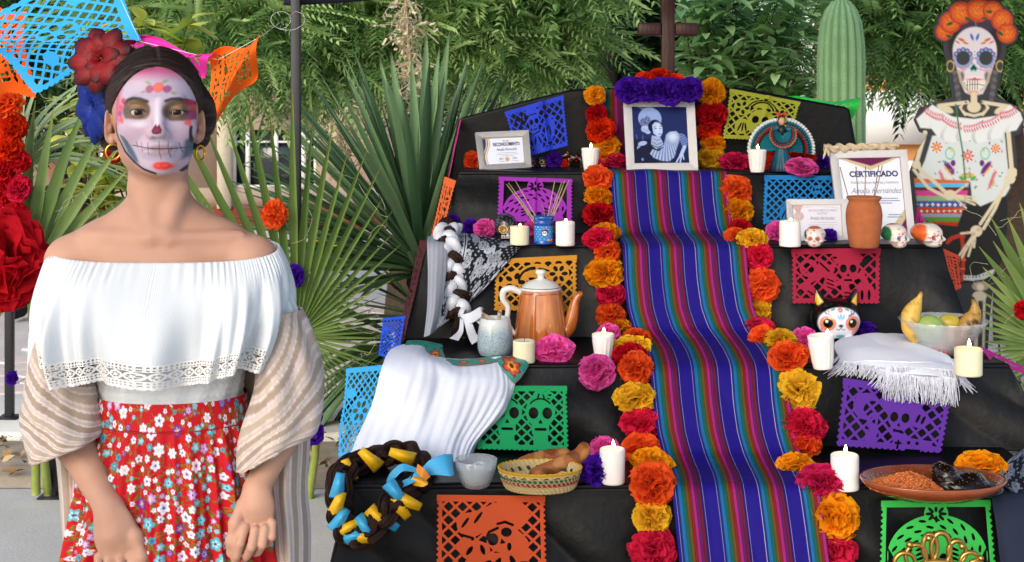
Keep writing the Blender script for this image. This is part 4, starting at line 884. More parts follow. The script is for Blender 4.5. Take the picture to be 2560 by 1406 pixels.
# ---- skulls
def skull_vol(h=.022):
    V = Vol((-.62, -.82, -.05), (.62, .8, 1.16), h)
    V.ell((0, .06, .62), (.47, .58, .45), .05); V.ell((0, -.2, .36), (.36, .38, .34), .1); V.ell((0, -.27, .14), (.26, .26, .16), .08)
    for s in (-1, 1): V.ell((s * .3, -.3, .34), (.12, .2, .1), .08); V.ell((s * .175, -.57, .44), (.125, .18, .12), .05, sub=True)
    V.ell((0, -.62, .27), (.055, .12, .08), .03, sub=True); return V.nets()
SKV, SKF = skull_vol()
def skull_thing(px, py, wpx, level, paint, label, m, group, rz=0, sx=1, sz=1):
    p = on(level, px, py); s = wpx / FPX * p[1]; v = SKV; x, y, z = v.T
    c = paint(x, y, z); b = MB(); b.add(v * np.array((s * sx, s, s * sz)) , SKF, c=c); o = put(b, 'skull', m, p, label, 'skull', group); o.rotation_euler = (0, 0, rz); return o
def dots(x, z, pts, r, c, col, y): return over(c, col, smooth(r * 1.15, r * .85, np.min([np.hypot(x - a, z - b_) for a, b_ in pts], 0)) * (y < .2))
def paint_black(x, y, z):
    n = len(x); c = np.tile(H('#1b1f22'), (n, 1)); pt = np.sin(x * 26 + np.sin(z * 20) * 2) * np.sin(z * 30 + 2 * np.sin(x * 13)); c = over(c, H('#3f6f78'), smooth(.55, .75, pt) * .8 * (z > .45)); c = over(c, H('#8a2f38'), smooth(.6, .8, np.sin(x * 19 + 2) * np.sin(z * 21 + y * 12)) * .6 * (z > .55))
    for s in (-1, 1):
        d = np.hypot(x - s * .175, z - .44); c = over(c, H('#c89a4a'), smooth(.115, .095, d) * (y < 0)); c = over(c, H('#e0b868'), smooth(.02, .0, np.abs(d - .155 - .014 * np.sin(np.arctan2(z - .44, x - s * .175) * 16)) - .006) * (y < 0)); c = over(c, H('#5a4020'), smooth(.05, .03, d) * (y < 0))
    c = over(c, H('#b8d4d8'), smooth(.05, .03, np.hypot(x * .9, (z - .27) * .6)) * (y < 0)); t = (np.abs(x) < .25) * (z > .06) * (z < .22) * (y < -.2); c = over(c, H('#d8d4cc'), t * 1.0); return over(c, H('#15171a'), t * ((np.abs(((x / .083) % 1) - .5) > .42) | (np.abs(z - .14) < .012)))
skull_thing(1264, 598, 60, 4, paint_black, 'black painted skull with gold eye sockets behind the cream candle', M_attr_gloss, 'skulls on the altar', rz=.15)
def paint_mini(c0, c1, c2):
    def f(x, y, z):
        n = len(x); c = np.tile(H(c0), (n, 1)); c = over(c, H(c1), smooth(.4, .7, np.sin(x * 17) * np.sin(z * 19 + 1)) * .8)
        for s in (-1, 1): d = np.hypot(x - s * .18, z - .44); c = over(c, H(c2), smooth(.2, .16, d) * (y < 0)); c = over(c, H('#0c0a10'), smooth(.13, .1, d) * (y < 0))
        t = (np.abs(x) < .22) * (z > .06) * (z < .2) * (y < -.2); return over(c, H('#d8d0c8'), t * (np.abs(((x / .09) % 1) - .5) < .4))
    return f
skull_thing(1329, 418, 26, 5, paint_mini('#4a3a78', '#7a4a9a', '#c0487a'), 'tiny purple painted skull beside the grey certificate frame', M_attr_gloss, 'skulls on the altar'); skull_thing(1356, 418, 28, 5, paint_mini('#1c2428', '#2f7f86', '#c8a048'), 'tiny black and teal painted skull beside the purple one', M_attr_gloss, 'skulls on the altar', rz=.2)
def paint_sugar(seed, patch):
    def f(x, y, z):
        n = len(x); r = np.random.default_rng(seed); p = np.stack([x, y, z], -1); c = np.tile(H('#d3cec6'), (n, 1)) * (1 + .06 * wob(p, 25)[:, None])
        for (cx, cy, cz, rr, col) in patch: c = over(c, H(col), smooth(rr, rr * .8, np.sqrt((x - cx) ** 2 + (y - cy) ** 2 + (z - cz) ** 2) + .04 * wob(p, 14)))
        for s in (-1, 1): d = np.hypot(x - s * .17, z - .42); c = over(c, H('#2f4aa8' if seed == 2 else '#8a2a2a'), smooth(.1, .07, d) * (y < -.2) * .9)
        c = over(c, H('#c83a48'), smooth(.07, .05, np.hypot(x, (z - .13) * 1.4)) * (y < -.2)); 
        for k in range(14): a = r.uniform(-.4, .4); b_ = r.uniform(.1, .9); c = over(c, H('#d0404a'), smooth(.05, .03, np.hypot(x - a, z - b_)) * (y < .1) * .8)
        return c
    return f
GSK = 'glazed sugar skulls'
M_sugar = mat('sugar_glaze', src='attr', rough=.25, spec=.5, sss=.2, sss_r=(1, .8, .7), bump=.3, bscale=90)
skull_thing(2037, 616, 56, 4, paint_sugar(1, [(-.5, 0, .5, .45, '#2f7a48'), (0, -.1, 1.05, .3, '#c05a38')]), 'glassy white sugar skull with green side beside the lit candle', M_sugar, GSK, rz=-.3, sz=.85)
skull_thing(2237, 618, 62, 4, paint_sugar(2, [(-.55, .1, .6, .42, '#1f6a4a'), (.0, .1, 1.1, .3, '#b8304a'), (.3, 0, .95, .2, '#1f6a4a')]), 'white sugar skull with blue eyes right of the clay vase', M_sugar, GSK, rz=.45, sz=.9)
skull_thing(2319, 616, 74, 4, paint_sugar(3, [(-.5, .2, .6, .6, '#d0622a'), (.05, .1, 1.08, .3, '#2f8a58'), (.35, -.3, .85, .2, '#b0305a')]), 'white sugar skull with orange side at the shelf corner', M_sugar, GSK, rz=.5, sz=.75)
# ---- small black animal figure
p = on(5, 1437, 420); b = MB(); V = Vol((-.09, -.04, -.005), (.09, .04, .09), .0025)
V.ell((0, 0, .038), (.034, .017, .018), .01); V.ell((-.03, -.008, .05), (.014, .013, .013), .008); V.ell((-.044, -.012, .046), (.008, .008, .007), .005)
for x, y in ((-.022, -.01), (-.022, .01), (.024, -.01), (.024, .01)): V.cap((x, y, .03), (x, y, .003), .0065, .005, .006)
for s in (-1, 1): V.cap((-.028, s * .008 - .006, .06), (-.024, s * .014 - .006, .076), .0035, .0015, .004)
V.cap((.032, 0, .042), (.05, 0, .055), .004, .002, .005); v, f = V.nets(); c = np.tile(H('#15110f'), (len(v), 1)); c = over(c, H('#b8402a'), smooth(.5, .8, np.sin(v[:, 0] * 300) * np.sin(v[:, 2] * 300)) * .7); b.add(v, f, c=c)
put(b, 'animal_figure', M_attr_gloss, p, 'small black painted animal figure beside the tapered candle', 'figurine')
# ---- incense jar and clay vase
def sticks(root, tip_px, base, n_r, m, dz=0.0):
    for (tx, ty, bx_, by_) in tip_px:
        d0 = wmat(root).translation; dd = d0[1]; a = P(bx_, by_, dd); t = P(tx, ty, dd - .01 + random.uniform(-.015, .015)); a = a + np.array((0, random.uniform(-.008, .008), 0)); bb = MB(); bb.tube(np.linspace(a, t, 5), n_r, 6); att(bb.build('incense_stick', m), root)
M_stick = mat('incense_wood', H('#a89878'), .8, var=.15, vscale=200); M_stick2 = mat('incense_brown', H('#8a7464'), .85)
p = on(4, 1359, 611); sc = FPX / p[1]; jar = empty('incense_jar', p, label='blue glass jar with skull label holding incense sticks', cat='jar')
R = 25 / sc; h = 72 / sc; b = MB(); prof = [(.001, .001), (R * .9, 0), (R, h * .04), (R, h * .08), (R * .95, h * .1), (R * .95, h * .7), (R, h * .73), (R, h * .79), (R * .93, h * .81), (R * .93, h * .86), (R * 1.02, h * .88), (R * 1.02, h), (R * .92, h), (R * .9, h * .4), (.001, h * .38)]
b.lathe(prof, 48); b.build('glass', mat('blue_jar', H('#12489a'), .12, spec=.6, coat=.4), jar)
n1, n2 = 60, 40; th = np.linspace(-PI * .95, -.05 * PI, n1)[:, None]; zz = np.linspace(h * .14, h * .66, n2)[None, :]; b = MB(); X_ = (th + PI / 2) * R / h; Z_ = zz / h + 0 * th; X_ = X_ + 0 * zz
c = np.tile(H('#2a7fc8'), (n1 * n2, 1)); xx, zz2 = X_.ravel(), Z_.ravel(); c = over(c, H('#101018'), smooth(.01, -.01, np.hypot(xx - .03, (zz2 - .42)) - .13)); c = over(c, H('#e8e8ea'), smooth(.01, -.01, np.hypot(xx - .03, (zz2 - .40) * 1.1) - .09)); c = over(c, H('#101018'), smooth(.01, -.01, np.minimum(np.hypot(xx, zz2 - .42), np.hypot(xx - .06, zz2 - .42)) - .025)); c = over(c, H('#e04a5a'), smooth(.01, -.01, np.minimum(np.hypot(xx + .03, zz2 - .55), np.hypot(xx - .1, zz2 - .55)) - .025)); c = over(c, H('#d8e4f0'), (np.sin(xx * 40 + 1) * np.sin(zz2 * 38) > .86) * 1.0); c = over(c, H('#e89040'), (zz2 < .19) * (xx > .12) * 1.0)
b.grid(np.stack([R * .965 * np.cos(th) + 0 * zz, R * .965 * np.sin(th) + 0 * zz, zz + 0 * th], -1), c=c.reshape(n1, n2, 3)); b.build('label_band', M_attr_gloss, jar)
sticks(jar, [(1265, 460, 1343, 560), (1271, 457, 1346, 562), (1287, 450, 1350, 560), (1268, 462, 1341, 565), (1387, 452, 1366, 560), (1405, 455, 1368, 560), (1412, 452, 1372, 560), (1424, 450, 1376, 560), (1420, 455, 1374, 562)], p, .0017, M_stick)
bb = MB(); bb.tube([P(1362, 560, p[1]), P(1360, 525, p[1]), P(1356, 515, p[1]), P(1352, 505, p[1])], .0014, 6); att(bb.build('incense_stick', M_stick2), jar)
p = on(4, 2160, 619); sc = FPX / p[1]; vase = empty('clay_vase', p, label='terracotta vase with thin incense sticks before the tall certificate', cat='vase'); h = 128 / sc; k = 1 / sc
b = MB(); b.lathe([(.001, 0), (33 * k, 0), (36 * k, 4 * k), (40 * k, 30 * k), (44 * k, 62 * k), (45 * k, 82 * k), (42 * k, 102 * k), (37 * k, 114 * k), (38 * k, 118 * k), (43 * k, 123 * k), (43 * k, 127 * k), (40 * k, 128 * k), (34 * k, 120 * k), (34 * k, 60 * k), (.001, 55 * k)], 64, wave=lambda a, z: 1 + .003 * np.sin(z * 900)); b.build('pot', mat('terracotta', H('#a5603c'), .85, spec=.2, var=.12, vscale=40, bump=.15, bscale=300), vase)
sticks(vase, [(2100, 418, 2124, 500), (2140, 417, 2146, 500), (2164, 417, 2162, 500), (2197, 414, 2182, 500), (2206, 414, 2185, 500)], p, .0016, M_stick2)
# ---- coffee pot, mug
p = on(3, 1352, 862); sc = FPX / p[1]; k = 1 / sc; pot = empty('coffee_pot', p, label='orange brown glazed coffee pot with white lid and handle', cat='coffee pot')
def wood_glaze():
    m = bpy.data.materials.new('wood_glaze'); m.use_nodes = True; N = m.node_tree.nodes; L = m.node_tree.links; b = N['Principled BSDF']; tc = N.new('ShaderNodeTexCoord'); mp = N.new('ShaderNodeMapping'); mp.inputs['Scale'].default_value = (38, 38, 3.0)
    n1 = N.new('ShaderNodeTexNoise'); n1.inputs['Scale'].default_value = 1.0; n1.inputs['Detail'].default_value = 5; L.new(tc.outputs['Object'], mp.inputs[0]); L.new(mp.outputs[0], n1.inputs[0]); r = N.new('ShaderNodeValToRGB'); e = r.color_ramp.elements; e[0].position = .3; e[0].color = (*H('#8a4412'), 1); e[1].position = .7; e[1].color = (*H('#d6894a'), 1); x = r.color_ramp.elements.new(.5); x.color = (*H('#b9652a'), 1)
    L.new(n1.outputs[0], r.inputs[0]); L.new(r.outputs[0], b.inputs['Base Color']); b.inputs['Roughness'].default_value = .14; b.inputs['Coat Weight'].default_value = .5; return m
M_wg = wood_glaze(); M_white_gl = mat('white_glaze', H('#d8d8d4'), .12, spec=.5, coat=.5)
b = MB(); b.lathe([(.001, 0), (62 * k, 0), (68 * k, 4 * k), (67 * k, 20 * k), (62 * k, 60 * k), (57 * k, 100 * k), (52 * k, 128 * k), (51 * k, 136 * k), (49 * k, 138 * k), (45 * k, 134 * k), (.001, 132 * k)], 64, wave=lambda a, z: 1 + .012 * np.sin(a * 9)); b.build('body', M_wg, pot)
b = MB(); b.tube(catmull([(50 * k, 0, 28 * k), (68 * k, 0, 40 * k), (80 * k, 0, 78 * k), (86 * k, 0, 108 * k), (96 * k, 0, 124 * k), (104 * k, 0, 127 * k)], 24), np.interp(np.linspace(0, 1, 24), [0, .3, .6, .85, 1], [20 * k, 17 * k, 11 * k, 8 * k, 6.5 * k]), 20, up=(0, 1, 0)); b.build('spout', M_wg, pot)
b = MB(); b.tube(catmull([(-50 * k, 0, 130 * k), (-72 * k, 0, 140 * k), (-92 * k, 0, 134 * k), (-94 * k, 0, 112 * k), (-82 * k, 0, 92 * k), (-84 * k, 0, 60 * k), (-72 * k, 0, 34 * k), (-60 * k, 0, 26 * k)], 40), np.interp(np.linspace(0, 1, 40), [0, .3, .5, 1], [8 * k, 9 * k, 7 * k, 6 * k]), 16, up=(0, 1, 0)); b.build('handle', M_white_gl, pot)
b = MB(); b.lathe([(50 * k, 137 * k), (52 * k, 139 * k), (52 * k, 142 * k), (46 * k, 147 * k), (34 * k, 157 * k), (18 * k, 163 * k), (10 * k, 165 * k), (8 * k, 169 * k), (9 * k, 174 * k), (13 * k, 178 * k), (14 * k, 182 * k), (12 * k, 186 * k), (6 * k, 188 * k), (.0005, 188 * k)], 48); lid_ = b.build('lid', M_white_gl, pot)
t = np.linspace(0, 2 * PI, 60)
for rr, zz in ((50.5, 144.8), (51.5, 131)): b = MB(); b.tube(np.stack([rr * k * np.cos(t), rr * k * np.sin(t), np.full_like(t, zz * k)], 1), .7 * k, 6, cap=False); b.build('rim_line', mat('dark_line', H('#2a2420'), .4), lid_)
p = on(3, 1238, 889); sc = FPX / p[1]; k = 1 / sc; mug = empty('stoneware_cup', p, label='speckled grey blue cup holding pale rolled sticks', cat='cup')
def speckle():
    m = bpy.data.materials.new('speckled_glaze'); m.use_nodes = True; N = m.node_tree.nodes; L = m.node_tree.links; b = N['Principled BSDF']; tc = N.new('ShaderNodeTexCoord'); n1 = N.new('ShaderNodeTexNoise'); n1.inputs['Scale'].default_value = 420; n1.inputs['Detail'].default_value = 2; L.new(tc.outputs['Object'], n1.inputs[0]); sx_ = N.new('ShaderNodeSeparateXYZ'); L.new(tc.outputs['Object'], sx_.inputs[0])
    r = N.new('ShaderNodeValToRGB'); e = r.color_ramp.elements; e[0].position = .38; e[0].color = (*H('#6e8694'), 1); e[1].position = .58; e[1].color = (*H('#a9bac2'), 1); L.new(n1.outputs[0], r.inputs[0]); mr = N.new('ShaderNodeMapRange'); mr.inputs[1].default_value = .075; mr.inputs[2].default_value = .1; L.new(sx_.outputs[2], mr.inputs[0]); mx = N.new('ShaderNodeMix'); mx.data_type = 'RGBA'; mx.inputs[7].default_value = (*H('#c8ccca'), 1); L.new(mr.outputs[0], mx.inputs[0]); L.new(r.outputs[0], mx.inputs[6]); L.new(mx.outputs[2], b.inputs['Base Color']); b.inputs['Roughness'].default_value = .2; b.inputs['Coat Weight'].default_value = .4; return m
b = MB(); b.lathe([(.001, 0), (34 * k, 0), (40 * k, 4 * k), (44 * k, 18 * k), (45 * k, 36 * k), (43 * k, 60 * k), (39 * k, 82 * k), (37 * k, 93 * k), (35 * k, 95 * k), (33 * k, 92 * k), (38 * k, 60 * k), (40 * k, 30 * k), (.001, 20 * k)], 56); b.build('cup', speckle(), mug)
M_husk = mat('pale_roll', H('#c4b098'), .35, spec=.5, var=.2, vscale=60)
for (x0, y0, x1, y1) in ((1255, 815, 1205, 785), (1238, 812, 1212, 800), (1245, 812, 1250, 778)): b = MB(); b.tube(np.linspace(P(x0, y0, p[1]), P(x1, y1, p[1] - .015), 6), .0065, 10); att(b.build('rolled_stick', M_husk), mug)
# ---- black cat figure with painted face
p = on(3, 2090, 850); sc = FPX / p[1]; k = 1.16 / sc; V = Vol((-.09, -.08, -.005), (.09, .08, .18), .0028)
V.ell((0, 0, 46 * k), (55 * k, 46 * k, 44 * k), .02); V.ell((0, 0, 20 * k), (44 * k, 40 * k, 22 * k), .02)
for s in (-1, 1): V.cap((s * 32 * k, 0, 80 * k), (s * 42 * k, 0, 106 * k), 14 * k, 4 * k, .012); V.ell((s * 22 * k, -36 * k, 8 * k), (12 * k, 12 * k, 8 * k), .01)
v, f = V.nets(); x, y, z = v.T / k; n = len(x); c = np.tile(H('#0d0e10'), (n, 1)); fm = (y < -8) * 1.0; w1 = 2.0
def cs(sh, col, a=1.0, w=1.6): global c; c = over(c, H(col), smooth(w, -w, sdu(x, z, sh)) * fm * a)
cs([('e', 0, 42, 45, 33)], '#dfe2ea')
for s in (-1, 1):
    cs([('e', s * 26, 42, 16, 16)], '#e8708a'); cs([('e', s * 26, 42, 12.5, 12.5)], '#e8a23a'); cs([('e', s * 26, 42, 10, 10.5)], '#0a0a0c'); cs([('c', s * 26 - 3, 46, 2.6)], '#ffffff'); cs([('s', s * 18, 58, s * 30, 62, 2.5), ('s', s * 24, 60, s * 24, 67, 2), ('s', s * 28, 61, s * 32, 67, 2)], '#14181c')
    cs([('s', s * 34, 22, s * 38, 30, 2.4), ('s', s * 30, 19, s * 32, 27, 2.4), ('s', s * 26, 17, s * 27, 24, 2.2)], '#e05a50'); cs([('s', s * 12, 72, s * 18, 69, 3)], '#2f8a5a')
    c = over(c, H('#d8b030'), smooth(1.5, -1.5, sdu(x, z, [('p', [(s * 30, 84), (s * 44, 102), (s * 48, 86), (s * 42, 76)])])) * (y < 2))
cs([('e', 0, 37, 5, 3.2)], '#0a0a0c'); cs([('l', [(-9, 30), (-4, 28), (0, 33), (4, 28), (9, 30)], 1.4)], '#14181c', w=1.2); cs([('e', 0, 15, 9, 3)], '#5ab8d8'); cs([('c', 0, 70, 5)], '#e04a8a'); cs([('c', 0, 70, 1.8)], '#f0d040'); cs([('e', 0, 57, 2, 6), ('e', -5, 55, 1.8, 6, .5), ('e', 5, 55, 1.8, 6, -.5)], '#4aa8c0'); cs([('e', -22, 6, 10, 4, .6), ('e', 22, 6, 10, 4, -.6)], '#2f8a4a')
b = MB(); b.add(v, f, c=c); put(b, 'cat_figure', M_attr_gloss, p, 'glossy black cat figure with white sugar skull face and yellow ears', 'figurine')
# ---- dancer doll with spread teal skirt
p = on(5, 1954, 428); sc = FPX / p[1]; k = 1 / sc; doll = empty('dancer_doll', p, label='dancer doll in teal dress spreading a pleated skirt with white lace', cat='doll')
M_taf = mat('teal_taffeta', src='attr', rough=.4, spec=.4)
def fan(cx, cz, r0, r1, a0, a1, y0, npl, name, rim=True, lean=0, front=False):
    na, nr_ = npl * 6, 26; a = np.linspace(a0, a1, na)[:, None]; t = np.linspace(0, 1, nr_)[None, :]; rr = r0 + (r1 - r0) * t; amp = 5 * t * (1 + .0 * a)
    yy_ = y0 - 0 + amp * np.sin(np.arange(na)[:, None] / 6 * 2 * PI) + lean * t; V_ = np.stack([(cx + rr * np.cos(a)) * k, yy_ * k, (cz + rr * np.sin(a)) * k], -1); tt_ = (t + 0 * a).ravel()
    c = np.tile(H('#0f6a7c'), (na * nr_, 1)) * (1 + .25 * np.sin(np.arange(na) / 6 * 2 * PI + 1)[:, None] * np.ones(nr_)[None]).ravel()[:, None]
    for r_, w_, col in ((.62, .03, '#14181e'), (.7, .03, '#8e2420'), (.8, .025, '#14181e')): c = over(c, H(col), (np.abs(tt_ - r_) < w_) * 1.0)
    c = over(c, H('#d4d6dc') if not front else H('#d8602a'), (tt_ > (.9 if not front else .88)) * 1.0); b = MB(); b.grid(V_, c=c.reshape(na, nr_, 3)); return b.build(name, M_taf, doll)
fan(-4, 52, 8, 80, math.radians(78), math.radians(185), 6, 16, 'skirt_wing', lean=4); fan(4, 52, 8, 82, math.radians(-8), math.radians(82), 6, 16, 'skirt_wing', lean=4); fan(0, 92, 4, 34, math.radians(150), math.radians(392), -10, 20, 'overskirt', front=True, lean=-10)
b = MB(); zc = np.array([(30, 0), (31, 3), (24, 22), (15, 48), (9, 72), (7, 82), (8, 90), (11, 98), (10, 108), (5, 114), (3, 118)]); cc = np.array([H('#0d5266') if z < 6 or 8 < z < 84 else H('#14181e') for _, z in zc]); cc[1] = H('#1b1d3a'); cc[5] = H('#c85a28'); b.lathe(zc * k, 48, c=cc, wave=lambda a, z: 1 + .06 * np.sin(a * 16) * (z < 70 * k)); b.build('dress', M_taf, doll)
b = MB(); b.lathe(np.array([(.1, 113), (5, 115), (8, 121), (8.5, 127), (7, 133), (3, 136), (.1, 137)]) * k, 24); b.build('head', mat('wooden_bead', H('#c79a78'), .5), doll)
b = MB(); b.lathe(np.array([(9, 124), (9.6, 130), (8, 136), (4, 139.5), (.1, 140)]) * k, 24, center=(0, 2.5 * k, 0)); b.build('hair', mat('doll_hair', H('#4a1a14'), .6), doll)
for s in (-1, 1):
    b = MB(); b.tube(np.array([(s * 9, 0, 108), (s * 20, -4, 104), (s * 24, -8, 90), (s * 20, -12, 84)]) * k, np.array((4.5, 7, 4.5, 2.5)) * k, 12); b.build('arm', mat('teal_sleeve', H('#0e5a70'), .5), doll)
    b = MB(); b.tube(np.array([(0, 2, 138), (s * 6, 0, 144), (s * 11, 0, 147), (s * 13, 0, 141), (s * 5, 0, 139)]) * k, 2.2 * k, 8); b.build('bow', mat('red_ribbon', H('#b81f24'), .5), doll)
# ---- corn-husk twist over the tall certificate
b = MB()
for j in range(3):
    t = np.linspace(0, 1, 60); base = np.outer(1 - t, P(2062, 372, 4.85)) + np.outer(t, P(2244, 366, 4.92)); ph = t * 16 + j * 2.1; base[:, 2] += .007 * np.sin(ph) + .004 * np.sin(t * 40); base[:, 1] += .007 * np.cos(ph); b.tube(base, .006 + .003 * np.sin(t * 31 + j) ** 2, 7)
for x0, y0, x1, y1 in ((2066, 372, 2058, 398), (2070, 374, 2072, 392), (2064, 370, 2060, 360)): b.tube(np.linspace(P(x0, y0, 4.84), P(x1, y1, 4.83), 4), (.004, .005, .004, .001), 6)
tag(b.build('husk_twist', mat('corn_husk', H('#cbb898'), .7, var=.2, vscale=60, bump=.4, bscale=150)), 'twisted corn husk garland along the top of the tall certificate', 'garland')
# ---- wooden cross
cr = empty('cross', P(1668, 200, 5.4), label='dark reddish wooden cross rising above the portrait', cat='cross'); M_cw = mat('dark_mahogany', H('#3b1a16'), .4, spec=.4, var=.25, vscale=25, bump=.1, wave=(18, 4, 'X'))
a = P(1653, 0, 5.42); c2 = P(1686, 0, 5.42); b = MB(); b.box((a[0], 5.40, 1.2), (c2[0], 5.44, P(0, -120, 5.42)[2])); att(b.build('upright', M_cw, sm=False, bevel=.004), cr)
for x0, x1 in ((1594, 1652.5), (1686.5, 1744)): a = P(x0, 90, 5.42); c2 = P(x1, 58, 5.42); b = MB(); b.box((a[0], 5.40, a[2]), (c2[0], 5.436, c2[2])); att(b.build('arm', M_cw, sm=False, bevel=.006), cr)
# ---- braids
def braid(path, n, wid, rad, cols, turns, mats, name, label, group='hair braids', nsub=5):
    path = np.asarray(path, float); C0 = catmull(path, n); t = np.gradient(C0, axis=0); t /= np.linalg.norm(t, axis=1, keepdims=True); nrm = np.tile((0, -1.0, 0.25), (n, 1)); nrm -= t * (nrm * t).sum(1, keepdims=True); nrm /= np.linalg.norm(nrm, axis=1, keepdims=True); sd_ = np.cross(t, nrm)
    root = empty(name, C0[-1], label=label, cat='braid', group=group); u = np.linspace(0, 1, n)
    for i in range(3):
        ph = u * turns * 2 * PI + i * 2 * PI / 3; ctr = C0 + sd_ * (wid * np.sin(ph))[:, None] + nrm * (rad * .8 * np.sin(2 * ph))[:, None]
        b = MB(); col, m = cols[i], mats[i]
        if m is M_hairb:
            for j in range(nsub * 4):
                o = 2 * PI * j / (nsub * 4); tw = o + u * 9; rr = rad * random.uniform(.55, .98) + .0006 * np.sin(u * 90 + j); b.tube(ctr + sd_ * (rr * np.cos(tw))[:, None] * 1.1 + nrm * (rr * np.sin(tw))[:, None], rad * .24, 5, c=np.array(H(col)) * random.uniform(.5, 1.7))
        else: b.tube(ctr, rad * 1.05, 12, c=np.array(H(col)), flat=.75, up=(0, -1, 0))
        att(b.build('strand', m), root)
    return root, C0
M_hairb = mat('yarn_hair', src='attr', rough=.75, spec=.25, bump=.4, bscale=400); M_sat = mat('satin_ribbon', src='attr', rough=.3, spec=.5)
bp = [P(1128, 566, 4.70), P(1112, 590, 4.58), P(1124, 618, 4.50), P(1135, 680, 4.48), P(1142, 740, 4.45), P(1150, 792, 4.42)]
br, _ = braid(bp, 120, .022, .0185, ['#2a1a14', '#c9cdd6', '#c9cdd6'], 3.3, [M_hairb, M_sat, M_sat], 'ribbon_braid', 'dark braid plaited with white ribbon hanging over the paisley kerchief')
b = MB(); r = np.random.default_rng(4)
for i in range(70): x = 1128 + r.uniform(0, 46); b.tube([P(1150 + r.uniform(-12, 12), 790, 4.42 + r.uniform(-.015, .015)), P(x, 820, 4.38), P(x + r.uniform(-6, 6), 838 + r.uniform(-4, 14), 4.34)], .0022, 4, c=np.array(H('#221510')) * r.uniform(.5, 1.4))
t_ = att(b.build('tassel', M_hairb), br); t_['kind'] = 'stuff'
def ribbon(rows, col, root, name='ribbon', nu=40, nv=14):
    S_ = loft([[P(*p) for p in r_] for r_ in rows], nu, nv); b = MB(); b.grid(S_, c=np.tile(H(col), (nu * nv, 1)).reshape(nu, nv, 3)); return att(b.build(name, M_sat, solid=.0008), root)
WR = '#d3d7e0'
ribbon([[(1148, 788, 4.39), (1162, 806, 4.38)], [(1175, 782, 4.37), (1180, 808, 4.34)], [(1200, 768, 4.36), (1206, 790, 4.30)], [(1208, 775, 4.38), (1196, 796, 4.36)], [(1180, 790, 4.40), (1172, 800, 4.38)]], WR, br, 'bow_loop'); ribbon([[(1158, 798, 4.38), (1172, 792, 4.37)], [(1164, 820, 4.34), (1182, 812, 4.35)], [(1172, 846, 4.3), (1192, 836, 4.33)], [(1180, 862, 4.25), (1204, 846, 4.28)]], WR, br); ribbon([[(1150, 796, 4.39), (1158, 800, 4.37)], [(1146, 826, 4.35), (1158, 830, 4.33)], [(1124, 846, 4.28), (1146, 852, 4.27)]], WR, br); ribbon([[(1168, 796, 4.37), (1176, 788, 4.36)], [(1192, 806, 4.34), (1202, 796, 4.33)], [(1214, 828, 4.3), (1222, 812, 4.3)]], WR, br)
# ring braid with blue and yellow ribbons
rp = [(1068, 1176, 3.68), (1042, 1150, 3.72), (1010, 1132, 3.76), (965, 1138, 3.76), (920, 1152, 3.74), (880, 1166, 3.68), (852, 1192, 3.60), (846, 1240, 3.52), (852, 1290, 3.50), (868, 1330, 3.49), (905, 1338, 3.49), (945, 1312, 3.48), (975, 1270, 3.48), (1000, 1240, 3.50), (1040, 1210, 3.56), (1062, 1198, 3.60)]
rb, _ = braid([P(*a) for a in rp], 240, .0175, .0165, ['#2a1812', '#2a1812', '#2a1812'], 5.4, [M_hairb] * 3, 'ring_braid', 'dark braid laid in a ring with blue and yellow ribbons')
for i, (x, y, a, c_) in enumerate([(925, 1148, 2.4, 'y'), (872, 1180, 1.9, 'y'), (846, 1215, 1.4, 'b'), (845, 1260, 1.2, 'y'), (850, 1300, 1.0, 'b'), (868, 1322, .5, 'y'), (885, 1342, .2, 'b'), (905, 1345, -.1, 'y'), (912, 1318, -.9, 'b'), (945, 1295, -.8, 'y'), (968, 1304, -.6, 'b'), (1000, 1270, -.9, 'y'), (990, 1232, -.9, 'b'), (1022, 1256, -.4, 'y'), (1005, 1140, 2.8, 'y')]):
    d = 3.455 if y > 1200 else 3.62; col = '#e8b418' if c_ == 'y' else '#3fa6d6'; ca_, sa_ = math.cos(a), math.sin(a); L_ = 33; w_ = 15
    row = lambda t, b_: (x + t * L_ * ca_ - b_ * w_ * sa_, y - t * L_ * sa_ - b_ * w_ * ca_, d + .022 * t * t + .016 * b_ * b_)
    ribbon([[row(t, -1 + .3 * t), row(t, 0), row(t, 1 - .3 * t)] for t in (-1, -.5, 0, .5, 1)], col, rb, nu=12, nv=8)
BL, YE = '#4fb4e2', '#e8a818'
ribbon([[(1050, 1178, 3.56), (1068, 1190, 3.56)], [(1075, 1150, 3.55), (1092, 1188, 3.52)], [(1112, 1136, 3.56), (1130, 1190, 3.5)], [(1132, 1140, 3.6), (1130, 1180, 3.58)], [(1090, 1160, 3.62), (1080, 1185, 3.6)], [(1058, 1178, 3.6), (1062, 1192, 3.58)]], BL, rb, 'bow_loop'); ribbon([[(1040, 1170, 3.55), (1048, 1184, 3.54)], [(1005, 1160, 3.56), (1010, 1178, 3.53)], [(978, 1180, 3.58), (988, 1196, 3.54)], [(966, 1202, 3.6), (970, 1212, 3.58)]], BL, rb); ribbon([[(1044, 1176, 3.54), (1056, 1188, 3.53)], [(1020, 1196, 3.53), (1034, 1206, 3.51)], [(985, 1210, 3.54), (1000, 1222, 3.5)]], BL, rb)
ribbon([[(1044, 1160, 3.53), (1040, 1180, 3.52)], [(1060, 1172, 3.51), (1052, 1192, 3.5)], [(1076, 1192, 3.51), (1064, 1202, 3.5)]], '#e88a18', rb, 'bow_knot'); ribbon([[(1050, 1190, 3.53), (1064, 1198, 3.52)], [(1030, 1196, 3.52), (1070, 1210, 3.5)], [(1020, 1212, 3.53), (1058, 1218, 3.5)]], YE, rb)
